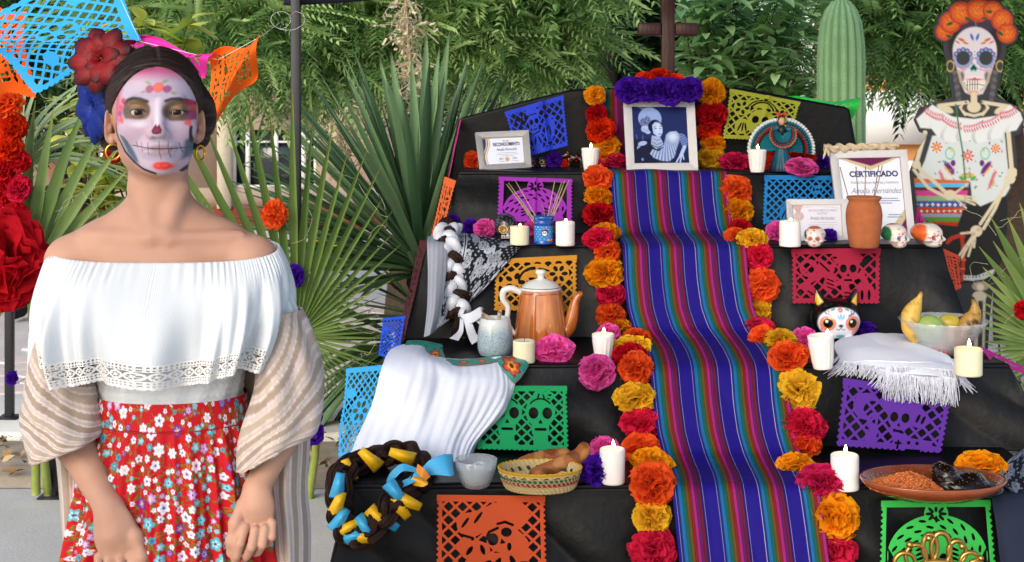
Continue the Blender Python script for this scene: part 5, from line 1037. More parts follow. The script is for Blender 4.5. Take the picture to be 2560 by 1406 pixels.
# ---- paisley kerchief, grey cloth, dark kerchief
def paisley(U, V, seed, light, dark, n=60, band=True):
    """U, V in cloth units (about 0.1 m); returns colours"""
    r = np.random.default_rng(seed); c = np.tile(H(dark), (len(U), 1)); m = np.zeros(len(U))
    for k in range(n):
        a, b_ = r.uniform(U.min(), U.max()), r.uniform(V.min(), V.max()); R_ = r.uniform(.09, .17); d = np.hypot(U - a, V - b_); an = np.arctan2(V - b_, U - a) + r.uniform(0, 6); rad = R_ * (1 + .35 * np.cos(an)); 
        m = np.where(d < rad * 1.15, 0, m)
        for q_ in (1.0, .68, .4): m = np.where(np.abs(d - rad * q_) < .016, 1, m)
        m = np.where((d < rad) & (np.sin(an * 9) * np.sin(d * 90) > .55), 1, m)
    m = np.where((np.sin(U * 26) * np.sin(V * 24 + np.sin(U * 9)) > .62) & (m == 0), .8, m); return over(c, H(light), m)
def cloth(rows, nu, nv, colf, m, name, label, cat, group=None, wr=.004, parent=None, solid=.0015):
    S_ = loft([[P(*p) for p in r_] for r_ in rows], nu, nv); a, b2 = np.meshgrid(np.linspace(0, 1, nu), np.linspace(0, 1, nv), indexing='ij'); S_[..., 1] += wr * wob(S_ * 1.0, 24, 7, 3); S_[..., 2] += wr * .9 * (np.abs(wob(S_ * 1.0, 26, 7, 8)) - .4)
    b = MB(); c = colf(a.ravel(), b2.ravel()) if colf else None; b.grid(S_, c=None if c is None else c.reshape(nu, nv, 3)); o = b.build(name, m, solid=solid)
    if parent is not None: return att(o, parent)
    return tag(o, label, cat, group)
M_cot = mat('printed_cotton', src='attr', rough=.8, spec=.15, bump=.15, bscale=800)
def pk(a, b2):
    c = paisley(a * 3.3, b2 * 3.6, 3, '#aab0bc', '#1a1d24', 90); e = (np.abs(b2 - .30) < .022) * 1.0; c = over(c, H('#b8bcc6'), e); c = over(c, H('#20232a'), (np.abs(b2 - .30) < .007) * 1.0); e2 = (np.abs(b2 - .62) < .0) * 1.0; return over(c, H('#c4c8d0'), (a > .975) * .8)
cloth([[(1118, 582, 4.86), (1170, 584, 4.86), (1250, 592, 4.82), (1318, 604, 4.68)], [(1108, 602, 4.55), (1170, 610, 4.52), (1240, 616, 4.50), (1300, 620, 4.515)], [(1104, 650, 4.48), (1160, 660, 4.47), (1220, 664, 4.48), (1272, 652, 4.49)], [(1098, 720, 4.45), (1140, 728, 4.44), (1185, 724, 4.46), (1232, 700, 4.47)], [(1088, 800, 4.42), (1112, 796, 4.42), (1145, 780, 4.43), (1180, 752, 4.45)], [(1076, 836, 4.40), (1086, 828, 4.40), (1096, 818, 4.41), (1110, 806, 4.42)]], 190, 200, pk, M_cot, 'kerchief', 'black and white paisley kerchief hanging off the fourth shelf under the braid', 'kerchief')
cloth([[(1072, 590, 4.78), (1100, 588, 4.78), (1122, 590, 4.78)], [(1068, 606, 4.50), (1094, 606, 4.49), (1118, 608, 4.50)], [(1070, 690, 4.43), (1090, 692, 4.41), (1114, 694, 4.43)], [(1068, 770, 4.36), (1086, 772, 4.34), (1104, 772, 4.37)], [(1060, 842, 4.30), (1074, 838, 4.28), (1088, 826, 4.33)]], 70, 40, lambda a, b2: np.tile(H('#8d919c'), (len(a), 1)) * (1 + .12 * np.sin(b2 * 30))[:, None], M_cot, 'grey_cloth', 'plain grey cotton cloth hanging beside the braid', 'cloth', wr=.006)
cloth([[(2560, 1122, 3.80), (2600, 1110, 3.80), (2700, 1100, 3.80)], [(2512, 1160, 3.66), (2570, 1170, 3.66), (2700, 1170, 3.66)], [(2502, 1205, 3.56), (2550, 1225, 3.54), (2700, 1240, 3.54)], [(2530, 1225, 3.52), (2575, 1250, 3.52), (2700, 1260, 3.52)]], 120, 120, lambda a, b2: paisley(a * 2.2, b2 * 2.4, 8, '#6f7688', '#12141c', 50), M_cot, 'kerchief', 'dark paisley kerchief at the frame edge beside the plate of mole', 'kerchief')
cloth([[(2470, 1215, 3.60), (2530, 1222, 3.56), (2720, 1240, 3.56)], [(2478, 1235, 3.52), (2540, 1245, 3.50), (2720, 1260, 3.50)], [(2492, 1330, 3.46), (2545, 1335, 3.44), (2720, 1340, 3.44)], [(2506, 1450, 3.42), (2555, 1450, 3.40), (2720, 1450, 3.40)]], 80, 60, lambda a, b2: np.tile(H('#23293c'), (len(a), 1)), M_cot, 'navy_cloth', 'dark navy cloth hanging beside the lime green banner', 'cloth', wr=.01)
# ---- white fringed cloth
def white(a, b2): return np.tile(H('#dce0ec'), (len(a), 1)) * (1 + .03 * np.sin(b2 * 300))[:, None]
fc = empty('fringed_cloth', P(2240, 900, 4.25), label='folded white cloth with long fringe draped over the third shelf', cat='cloth'); M_wcl = mat('white_cotton', src='attr', rough=.85, spec=.1, bump=.2, bscale=700)
cloth([[(2100, 850, 4.32), (2160, 842, 4.40), (2230, 838, 4.42), (2300, 846, 4.40)], [(2088, 860, 4.22), (2160, 838, 4.28), (2240, 842, 4.28), (2330, 862, 4.26)], [(2090, 880, 4.12), (2170, 868, 4.13), (2260, 872, 4.12), (2370, 888, 4.12)], [(2110, 915, 4.02), (2190, 905, 4.01), (2290, 905, 4.0), (2392, 920, 4.02)]], 60, 90, white, M_wcl, 'fold', None, None, wr=.011, parent=fc, solid=.004)
cloth([[(2110, 890, 4.10), (2190, 884, 4.10), (2290, 890, 4.10), (2395, 900, 4.10)], [(2130, 910, 4.03), (2210, 905, 4.01), (2300, 908, 4.0), (2400, 918, 4.02)], [(2205, 935, 3.975), (2270, 935, 3.955), (2330, 940, 3.95), (2395, 950, 3.965)]], 40, 80, white, M_wcl, 'lower_fold', None, None, wr=.011, parent=fc, solid=.004)
def fringe(a0, a1, n, length, dx, root, col='#d4d8e6', rad=.0011):
    b = MB(); r = np.random.default_rng(int(a0[0])); 
    for i in range(n):
        t = i / (n - 1); s0 = np.array(a0) * (1 - t) + np.array(a1) * t; L_ = length * r.uniform(.75, 1.15); x1 = s0[0] + dx * L_ + r.normal() * 9; pts = [P(s0[0], s0[1], s0[2]), P(s0[0] * .6 + x1 * .4 + r.normal() * 3, s0[1] + L_ * .5, s0[2] - .012 + r.normal() * .004), P(x1, s0[1] + L_, s0[2] - .008 + r.normal() * .008)]
        b.tube(catmull(pts, 6), (rad * 1.3, rad * 1.2, rad * 1.1, rad, rad, rad * .7), 4, c=np.array(H(col)) * r.uniform(.9, 1.08), cap=False)
    o = att(b.build('fringe', M_wcl), root); o['kind'] = 'stuff'
fringe((2110, 902, 4.02), (2215, 918, 3.99), 90, 34, -.25, fc); fringe((2098, 885, 4.08), (2112, 915, 4.02), 25, 32, -1.0, fc); fringe((2215, 930, 3.96), (2390, 945, 3.95), 190, 66, .05, fc); fringe((2380, 905, 4.02), (2400, 945, 3.96), 50, 40, .8, fc); fringe((2200, 922, 3.965), (2250, 936, 3.955), 50, 48, -.3, fc); fringe((2230, 915, 3.97), (2400, 925, 3.97), 120, 40, .15, fc)
# ---- embroidered white blouse laid over the left end
eb = empty('embroidered_blouse', P(1100, 1000, 4.0), label='white cotton blouse with beaded flower yoke hanging over the third shelf', cat='blouse')
rows = [[(1016, 860, 4.32), (1056, 862, 4.33), (1078, 888, 4.17), (1140, 898, 4.11), (1210, 896, 4.10), (1250, 892, 4.08), (1280, 897, 4.06)],
        [(976, 876, 4.14), (1026, 884, 4.07), (1080, 902, 4.01), (1150, 925, 4.0), (1215, 925, 3.99), (1262, 930, 3.99), (1290, 945, 3.99)],
        [(952, 926, 3.98), (1010, 938, 3.94), (1080, 955, 3.95), (1150, 960, 3.94), (1215, 965, 3.93), (1262, 985, 3.94), (1270, 1020, 3.97)],
        [(930, 1010, 3.98), (985, 1020, 3.94), (1060, 1030, 3.91), (1130, 1035, 3.90), (1190, 1035, 3.90), (1232, 1040, 3.92), (1258, 1042, 3.96)],
        [(895, 1090, 3.90), (955, 1100, 3.88), (1035, 1105, 3.86), (1105, 1110, 3.85), (1150, 1110, 3.86), (1180, 1110, 3.89), (1205, 1095, 3.94)],
        [(870, 1150, 3.82), (940, 1165, 3.80), (1020, 1170, 3.80), (1090, 1175, 3.80), (1140, 1180, 3.80), (1160, 1175, 3.84), (1172, 1165, 3.9)],
        [(862, 1172, 3.76), (935, 1192, 3.72), (1015, 1196, 3.72), (1085, 1200, 3.70), (1135, 1198, 3.72), (1152, 1192, 3.78), (1160, 1185, 3.86)]]
S_ = loft([[P(*p) for p in r_] for r_ in rows], 150, 260); a, b2 = np.meshgrid(np.linspace(0, 1, 150), np.linspace(0, 1, 260), indexing='ij')
fq = np.stack([b2 * 1.0, a * .13, 0 * a], -1); S_[..., 1] -= smooth(.03, .5, a) * (.026 * np.sin(b2 * 11 + 3 * wob(fq, 6, 8, 2) + a * 1.5) * (.45 + .55 * np.sin(b2 * 6 + a * 4)) + .009 * np.sin(b2 * 27 + 4 * wob(fq, 8, 8, 5) - a * 2) * (.5 + .5 * np.sin(b2 * 9 - a * 5)) + .002 * np.sin(b2 * 95 + a * 3) - .004) + .002 * np.sin(b2 * 120) * np.exp(-((a - .1) / .15) ** 2)
b = MB(); b.grid(S_, c=np.tile(H('#d6dbe8'), (150 * 260, 1)).reshape(150, 260, 3)); att(b.build('cloth', M_wcl, solid=.0015), eb)
def beads(a, b2, fl):
    n = len(a); c = np.tile(H('#1f8a80'), (n, 1)) * (1 + .25 * RNG.normal(size=n))[:, None].clip(.4, 1.7); c = over(c, H('#2f7a3a'), (np.sin(b2 * 40) * np.sin(a * 14) > .5) * .7)
    for (fu, fv, R_, asp) in fl:
        x = (b2 - fu) * asp; y = a - fv; d = np.hypot(x, y) / R_; an = np.arctan2(y, x); e = .6 + .4 * np.abs(np.cos(an * 3)); c = over(c, H('#7a1a14'), smooth(1.08, 1.0, d / e)); c = over(c, H('#c84a18'), smooth(.85, .7, d / e)); c = over(c, H('#e0a030'), smooth(.5, .4, d / e) * (d > .22)); c = over(c, H('#5a1410'), smooth(.22, .18, d))
    return over(c, H('#9a2a30'), ((a < .07) | (a > .93)) * (.5 + .5 * np.sin(b2 * 160) > .3) * 1.0)
M_bead = mat('glass_beads', src='attr', rough=.35, spec=.5, bump=.6, bscale=420)
def yoke(rows, fl, nu=50, nv=110): cloth(rows, nu, nv, lambda a, b2: beads(a, b2, fl), M_bead, 'beaded_yoke', None, None, wr=.0015, parent=eb, solid=.003)
yoke([[(1018, 852, 4.32), (1055, 852, 4.34), (1105, 862, 4.33)], [(1010, 866, 4.25), (1055, 870, 4.27), (1112, 880, 4.27)], [(1002, 880, 4.2), (1050, 876, 4.24), (1095, 872, 4.27)]], [])
yoke([[(1062, 868, 4.25), (1072, 905, 4.11), (1084, 914, 4.055)], [(1085, 870, 4.25), (1092, 900, 4.12), (1100, 912, 4.06)], [(1106, 872, 4.26), (1112, 890, 4.15), (1122, 904, 4.08)]], [(.3, .5, .28, 1.3), (.72, .5, .26, 1.3)])
yoke([[(1118, 898, 4.10), (1165, 900, 4.09), (1210, 895, 4.10), (1250, 886, 4.14)], [(1110, 906, 4.06), (1165, 907, 4.055), (1215, 903, 4.06), (1255, 892, 4.10)], [(1100, 914, 4.03), (1165, 914, 4.025), (1218, 910, 4.03), (1262, 900, 4.06)]], [(.3, .5, .3, 4), (.6, .5, .3, 4)])
yoke([[(1240, 898, 4.05), (1262, 892, 4.06), (1290, 892, 4.06), (1312, 900, 4.04)], [(1250, 916, 4.0), (1270, 910, 3.995), (1294, 908, 4.0), (1318, 906, 4.02)], [(1268, 940, 3.97), (1284, 934, 3.97), (1302, 924, 3.98), (1320, 912, 4.01)], [(1284, 960, 3.965), (1296, 948, 3.97), (1310, 932, 3.98), (1322, 914, 4.01)]], [(.42, .42, .42, 1.3)], 70, 80)
cloth([[(1284, 958, 3.972), (1300, 944, 3.98), (1318, 918, 4.01)], [(1282, 962, 4.0), (1298, 950, 4.01), (1314, 926, 4.03)], [(1276, 958, 4.03), (1290, 948, 4.03), (1302, 930, 4.05)]], 20, 30, white, M_wcl, 'sleeve_lining', None, None, parent=eb, wr=.001)
# ------------------------------------------------------------------ bowls, food, ornament
M_glass = mat('cut_glass', H('#cfd8da'), .06, spec=1.0, alpha=.38, coat=.8)
def cutwave(n, amp): return lambda a, z: 1 + amp * np.abs(np.sin(a * n / 2 + z * 120)) * 1.0
def ellv(c, r, h=.003, k=.01, extra=None):
    V = Vol(np.array(c) - np.array(r) * 1.3 - .01, np.array(c) + np.array(r) * 1.3 + .01, h); V.ell(c, r, k)
    if extra: extra(V)
    return V.nets()
p = on(3, 2358, 884); sc = FPX / p[1]; k = 1 / sc; fb = empty('fruit_bowl', p, label='large cut glass bowl of fruit at the end of the third shelf', cat='bowl')
b = MB(); prof = np.array([(1, 2), (40, 0), (46, 3), (62, 22), (80, 46), (98, 74), (106, 86), (103, 87), (94, 74), (76, 47), (58, 24), (42, 8), (1, 7)]) * k
b.lathe(prof, 120, wave=lambda a, z: 1 + .02 * np.abs(np.sin(a * 9 + z * 60)) + .02 * np.abs(np.sin(a * 9 - z * 60)) + .02 * np.cos(a * 20) * (z > 80 * k)); b.build('bowl', M_glass, fb, sm=True)
def fruit(pos, r, col, label, extra=None, name='fruit', spots='#5a4a20', amt=.3, rot=None, cat='fruit', m=None):
    V = Vol(-np.array(r) * 1.8 - .02, np.array(r) * 1.8 + .02, .003); V.ell((0, 0, 0), r, .01)
    if extra: extra(V)
    v, f = V.nets(); c = np.tile(H(col), (len(v), 1)) * (1 + .08 * wob(v, 60)[:, None]); c = over(c, H(spots), smooth(.35, .6, wob(v, 90, 7, 5)) * amt); b = MB(); b.add(v, f, c=c); o = put(b, name, mat('fruit_skin', src='attr', rough=.4, spec=.4), pos, label, cat, 'fruit in the glass bowl')
    if rot: o.rotation_euler = rot
    return o
def at_b(px, py, dy): return P(px, py, p[1] + dy)
fruit(at_b(2325, 822, -.01), (.046, .042, .042), '#8fa85a', 'green mango in the middle of the fruit bowl', amt=.15); fruit(at_b(2374, 806, .03), (.036, .030, .026), '#b9a840', 'yellow guava at the back of the fruit bowl', amt=.2); fruit(at_b(2390, 846, -.02), (.040, .036, .034), '#b06a48', 'reddish fruit low in the bowl seen through the glass', spots='#7a3a28'); fruit(at_b(2340, 856, .01), (.036, .034, .03), '#8a9a58', 'second green fruit low in the bowl')
fruit(at_b(2404, 800, .02), (.014, .012, .012), '#6a2f22', 'small dark red fruit between the guava and the spotted banana', amt=.1)
def banana(pts, radii, col, label, spots, amt, tipc):
    c0 = P(*pts[0]); q_ = catmull([P(*a) - c0 for a in pts], 26); rr = np.interp(np.linspace(0, 1, 26), np.linspace(0, 1, len(radii)), radii); b = MB(); t = np.linspace(0, 1, 26); c = np.tile(H(col), (26, 1)); c = over(c, H(tipc), smooth(.78, 1, t)); r = np.random.default_rng(int(pts[0][0]))
    b.tube(q_, rr, 14, c=c); V_ = b.v[0]; cc = b.c[0]; b.c[0] = over(cc, H(spots), smooth(.3, .55, wob(V_ * 1.0, 120, 7, 2)) * amt); put(b, 'banana', mat('fruit_skin', src='attr', rough=.4, spec=.4), c0, label, 'fruit', 'fruit in the glass bowl')
d0 = p[1]
banana([(2290, 850, d0), (2276, 822, d0 - .01), (2278, 788, d0), (2288, 766, d0), (2299, 744, d0), (2304, 728, d0)], (.016, .026, .030, .022, .008, .005), '#cda84e', 'yellow banana standing up in the fruit bowl', '#5a3c18', .5, '#4a3018')
banana([(2398, 846, d0 + .0), (2412, 820, d0), (2428, 800, d0), (2437, 782, d0), (2436, 760, d0), (2430, 744, d0)], (.014, .024, .028, .020, .009, .006), '#a8823e', 'brown spotted banana at the bowl end', '#2e1c10', .95, '#1e140e')
# salt bowl
p = on(2, 1190, 1218); sc = FPX / p[1]; k = 1 / sc; sb = empty('salt_bowl', p, label='small cut glass bowl of white salt beside the bread basket', cat='bowl')
b = MB(); b.lathe(np.array([(1, 2), (24, 0), (30, 3), (38, 16), (47, 42), (52, 70), (50, 71), (44, 43), (35, 18), (27, 8), (1, 7)]) * k, 90, wave=lambda a, z: 1 + .03 * np.abs(np.sin(a * 7 + z * 50)) + .03 * np.abs(np.sin(a * 7 - z * 50))); b.build('bowl', M_glass, sb)
b = MB(); n = 60; rr = np.linspace(0, 41, 26)[:, None]; aa = np.linspace(0, 2 * PI, n, endpoint=False)[None, :]; zz = 46 + 12 * (1 - rr / 41) + 3 * wob(np.stack([rr * np.cos(aa), rr * np.sin(aa), 0 * rr * aa], -1), .35) + RNG.normal(size=(26, n)) * .6; b.grid(np.stack([rr * np.cos(aa), rr * np.sin(aa), zz], -1) * k, wrap_v=True); b.lathe(np.array([(41, 46), (34, 24), (26, 12), (1, 10)]) * k, n); b.build('salt', mat('coarse_salt', H('#d6dade'), .6, bump=.6, bscale=500), sb)
# bread basket: coiled palm with coloured stitches
p = on(2, 1350, 1224); sc = FPX / p[1]; k = 1 / sc; bk = empty('bread_basket', p, label='oval woven palm basket with green and red bands holding bread', cat='basket')
nr_, na = 70, 240; t = np.linspace(0, 1, nr_)[:, None]; a = np.linspace(0, 2 * PI, na, endpoint=False)[None, :]; R = np.interp(t, [0, .12, .3, .62, .66, .9, 1], [78, 86, 94, 105, 99, 84, 70]); Z = np.interp(t, [0, .12, .3, .62, .66, .9, 1], [2, 6, 22, 58, 57, 22, 8]); wv = 1.6 * np.sin(a * 46 + t * 30) * np.abs(np.sin(t * 22)) + 1.4 * np.abs(np.sin(t * 40))
V_ = np.stack([(R + wv) * np.cos(a), (R + wv) * .72 * np.sin(a), Z + 0 * a + 1.0 * np.sin(a * 46 + t * 20)], -1) * k; tt_ = (t + 0 * a).ravel(); ph = (a * 46 / (2 * PI) + t * 6).ravel(); c = np.tile(H('#c0a878'), (nr_ * na, 1)); c *= (1 + .18 * np.sin(ph * 2 * PI))[:, None]
c = over(c, H('#8e2424'), ((tt_ > .30) & (tt_ < .38)) * (np.sin(ph * 2 * PI) > -.6) * 1.0); c = over(c, H('#1f5a40'), ((tt_ > .40) & (tt_ < .47)) * (np.sin(ph * 2 * PI + 1) > -.6) * 1.0); c = over(c, H('#3a2440'), ((tt_ > .48) & (tt_ < .52)) * (np.sin(ph * PI) > 0) * 1.0); c = over(c, H('#c89a28'), ((tt_ > .55) & (tt_ < .68)) * 1.0); c = over(c, H('#23402e'), ((tt_ > .76) & (tt_ < .84)) * (np.sin(ph * PI) > .2) * 1.0)
b = MB(); b.grid(V_, c=c.reshape(nr_, na, 3), wrap_v=True); b.add(np.stack([(78 * np.cos(a[0])), 78 * .72 * np.sin(a[0]), 0 * a[0] + 2], 1) * k, ng=[list(range(na))], c=H('#b09868')); b.build('weave', mat('woven_palm', src='attr', rough=.8, spec=.2, bump=.4, bscale=300), bk)
def bread(pts, rad, label, seed):
    c0 = P(*pts[0]); q_ = catmull([P(*a_) - c0 for a_ in pts], 24); lo = q_.min(0) - .035; hi = q_.max(0) + .035; V = Vol(lo, hi, .0025); r = np.random.default_rng(seed)
    for i in range(23): t_ = i / 23; V.cap(q_[i], q_[i + 1], rad * (.65 + .5 * math.sin(PI * (t_ * .9 + .05))) * (1 + .12 * math.sin(i * 2.1)), None, .006)
    v, f = V.nets(); v = v + .0015 * wob(v, 160, 7, 1)[:, None]; c = np.tile(H('#9a5a2a'), (len(v), 1)); c = over(c, H('#5e2f14'), smooth(.1, .6, wob(v, 70, 7, 4)) * .7); c = over(c, H('#c08a50'), smooth(.2, .7, wob(v, 110, 7, 9)) * .6); b = MB(); b.add(v, f, c=c); put(b, 'bread', mat('crust', src='attr', rough=.5, spec=.35, bump=.5, bscale=260), c0, label, 'bread', 'breads in the basket')
bread([(1276, 1178, 3.68), (1320, 1162, 3.68), (1370, 1148, 3.7), (1416, 1140, 3.7)], .021, 'dark brown twisted bread lying at the back of the basket', 1); bread([(1330, 1184, 3.62), (1380, 1170, 3.62), (1425, 1154, 3.62), (1452, 1138, 3.63), (1460, 1120, 3.64)], .017, 'lighter long bread sticking out of the basket', 2)
# plate of rice and mole
p = on(2, 2332, 1243); sc = FPX / p[1]; k = 1 / sc; pl = empty('clay_platter', p, label='oval glazed clay platter with rice and mole', cat='platter')
b = MB(); pr = np.array([(1, 0), (70, 0), (110, 4), (150, 18), (172, 34), (181, 46), (179, 50), (172, 47), (150, 30), (110, 16), (1, 13)]); cc = np.array([H('#6a8a3a'), H('#6a8a3a'), H('#6a7a34'), H('#7a3c22'), H('#8a4426'), H('#8e4a2a'), H('#8e4a2a'), H('#7a3a22'), H('#6a3420'), H('#5a2c1c'), H('#5a2c1c')]); b.lathe(pr * k, 110, sy=.66, c=cc); b.build('plate', mat('glazed_clay', src='attr', rough=.18, spec=.5, coat=.4, var=.15, vscale=30), pl)
r = np.random.default_rng(11); b = MB(); gr = np.array([(-1, 0, 0), (0, .35, .1), (0, -.35, .1), (1, 0, 0), (0, 0, .4), (0, 0, -.3)]); gf = [(0, 1, 4), (1, 3, 4), (3, 2, 4), (2, 0, 4), (1, 0, 5), (3, 1, 5), (2, 3, 5), (0, 2, 5)]
def hump(x, y): return 26 + 34 * np.exp(-((x + 62) / 62) ** 2 - ((y + 4) / 55) ** 2) * (1 + .12 * np.sin(x * .2) * np.sin(y * .17))
for i in range(3800):
    x, y = r.uniform(-166, 12), r.uniform(-88, 80)
    if ((x + 72) / 96) ** 2 + (y / 92) ** 2 > 1 or (x / 172) ** 2 + (y / 110) ** 2 > .92: continue
    M_ = rotz(r.uniform(0, 6.3)) @ rotx(r.uniform(-.5, .5)) @ roty(r.uniform(-.4, .4)); b.add((np.array((x, y, hump(x, y) + r.uniform(-2, 2))) + (gr * np.array((5.2, 5, 5)) * r.uniform(.8, 1.15)) @ M_.T) * k, f3=gf, c=np.array(H('#c8703a')) * r.uniform(.7, 1.35))
xx, yy = np.meshgrid(np.linspace(-166, 14, 40), np.linspace(-92, 86, 34), indexing='ij'); b.grid(np.stack([xx, yy, hump(xx, yy) - 3], -1) * k, c=np.tile(H('#b05f30'), (40 * 34, 1)).reshape(40, 34, 3)) if False else None
ri = b.build('rice', mat('red_rice', src='attr', rough=.5, spec=.35), pl); ri['kind'] = 'stuff'
b = MB(); a = np.linspace(0, 2 * PI, 50, endpoint=False)[None, :]; q_ = np.linspace(0, 1, 14)[:, None]; X_, Y_ = -72 + 92 * q_ * np.cos(a), 88 * q_ * np.sin(a); b.grid(np.stack([X_, Y_, hump(X_, Y_) - 2.5], -1) * k, c=np.tile(H('#a85a2c'), (700, 1)).reshape(14, 50, 3), wrap_v=True); b.build('rice_bed', mat('red_rice', src='attr', rough=.5), pl)
V = Vol(np.array((-20, -90, -10)) * k, np.array((175, 90, 110)) * k, 2.6 * k); r = np.random.default_rng(6)
V.ell(np.array((62, 0, 34)) * k, np.array((66, 60, 26)) * k, .012); V.ell(np.array((30, -6, 58)) * k, np.array((30, 34, 26)) * k, .012); V.cap(np.array((18, 0, 62)) * k, np.array((14, 0, 72)) * k, 14 * k, 12 * k, .02); V.ell(np.array((96, -4, 44)) * k, np.array((34, 38, 22)) * k, .01); V.ell(np.array((120, -8, 26)) * k, np.array((50, 66, 16)) * k, .014)
v, f = V.nets(); v = v + (1.6 * k) * wob(v / k, .22)[:, None]; b = MB(); b.add(v, f, c=np.tile(H('#170c0a'), (len(v), 1))); mo = b.build('mole', mat('mole_sauce', H('#150a08'), .22, spec=.5), pl)
b = MB(); top = np.nonzero(v[:, 2] > 40 * k)[0]
for i in r.choice(top, 200): M_ = rotz(r.uniform(0, 6)) @ rotx(r.uniform(-.8, .8)); b.add(v[i] + np.array((0, 0, .0008)) + (gr * np.array((2.0, 2.4, 1.8)) * k) @ M_.T, f3=gf, c=np.array(H('#a8925c')) * r.uniform(.75, 1.15))
for i in range(120): an = r.uniform(0, 6.3); rr = r.uniform(.8, .97); b.add(np.array((172 * rr * math.cos(an), 112 * rr * math.sin(an), 24 + 22 * rr ** 4)) * k + (gr * np.array((2.6, 3, 2.4)) * k) @ rotz(r.uniform(0, 6)).T, f3=gf, c=H('#b09a60'))
se = b.build('sesame', mat('sesame_seed', src='attr', rough=.5), mo); se['kind'] = 'stuff'
# gold scroll ornament on the lowest step
gp = P(2345, 1500, 3.36); gp[2] = FL[1] + .003; k = 3.36 / FPX; go = empty('scroll_ornament', gp, label='gold openwork scroll ornament before the lime green banner', cat='ornament'); M_goldp = mat('gold_paint', H('#b8904a'), .28, metal=.85, spec=.5)
def scroll(pts, w, name='scroll'):
    q_ = catmull([P(x, y, 3.36) - gp for x, y in pts], 44); b = MB(); b.tube(q_, np.interp(np.linspace(0, 1, 44), [0, .5, 1], [w * .7, w, w * .75]) * k, 10, flat=1.2, up=(0, 1, 0)); return b.build(name, M_goldp, go)
def loopy(cx, cy, rx, ry, a0, a1, n=14): return [(cx + rx * math.cos(t), cy - ry * math.sin(t)) for t in np.linspace(a0, a1, n)]
scroll([(2340, 1440)] + loopy(2352, 1372, 24, 40, -1.2, 4.4), 7); scroll([(2330, 1445)] + loopy(2325, 1370, 18, 34, 4.2, -1.0), 7); scroll([(2310, 1450)] + loopy(2290, 1392, 26, 30, -.8, 4.2), 6.5); scroll([(2300, 1460)] + loopy(2262, 1408, 26, 26, -.6, 4.3), 6.5); scroll([(2380, 1450)] + loopy(2392, 1380, 22, 28, 4.0, -1.0), 6.5); scroll([(2390, 1460)] + loopy(2425, 1405, 24, 24, 3.8, -1.0), 6.5); scroll([(2400, 1466)] + loopy(2440, 1420, 20, 18, 3.6, -1.2), 6)
scroll([(2235, 1470), (2290, 1418), (2345, 1404), (2400, 1418), (2455, 1470)], 8); scroll([(2250, 1640), (2225, 1560), (2232, 1480), (2290, 1430)], 8); scroll([(2440, 1640), (2465, 1560), (2456, 1480), (2400, 1430)], 8); scroll([(2250, 1640), (2300, 1680), (2345, 1690), (2395, 1680), (2440, 1640)], 8)
for x, y, r_ in ((2322, 1346, 9), (2274, 1362, 9), (2405, 1366, 9), (2452, 1396, 8)): b = MB(); b.lathe(np.array([(.1, -r_), (r_ * .7, -r_ * .7), (r_, 0), (r_ * .7, r_ * .7), (.1, r_)]) * k, 18, center=P(x, y, 3.345) - gp); b.build('bead', M_goldp, go)
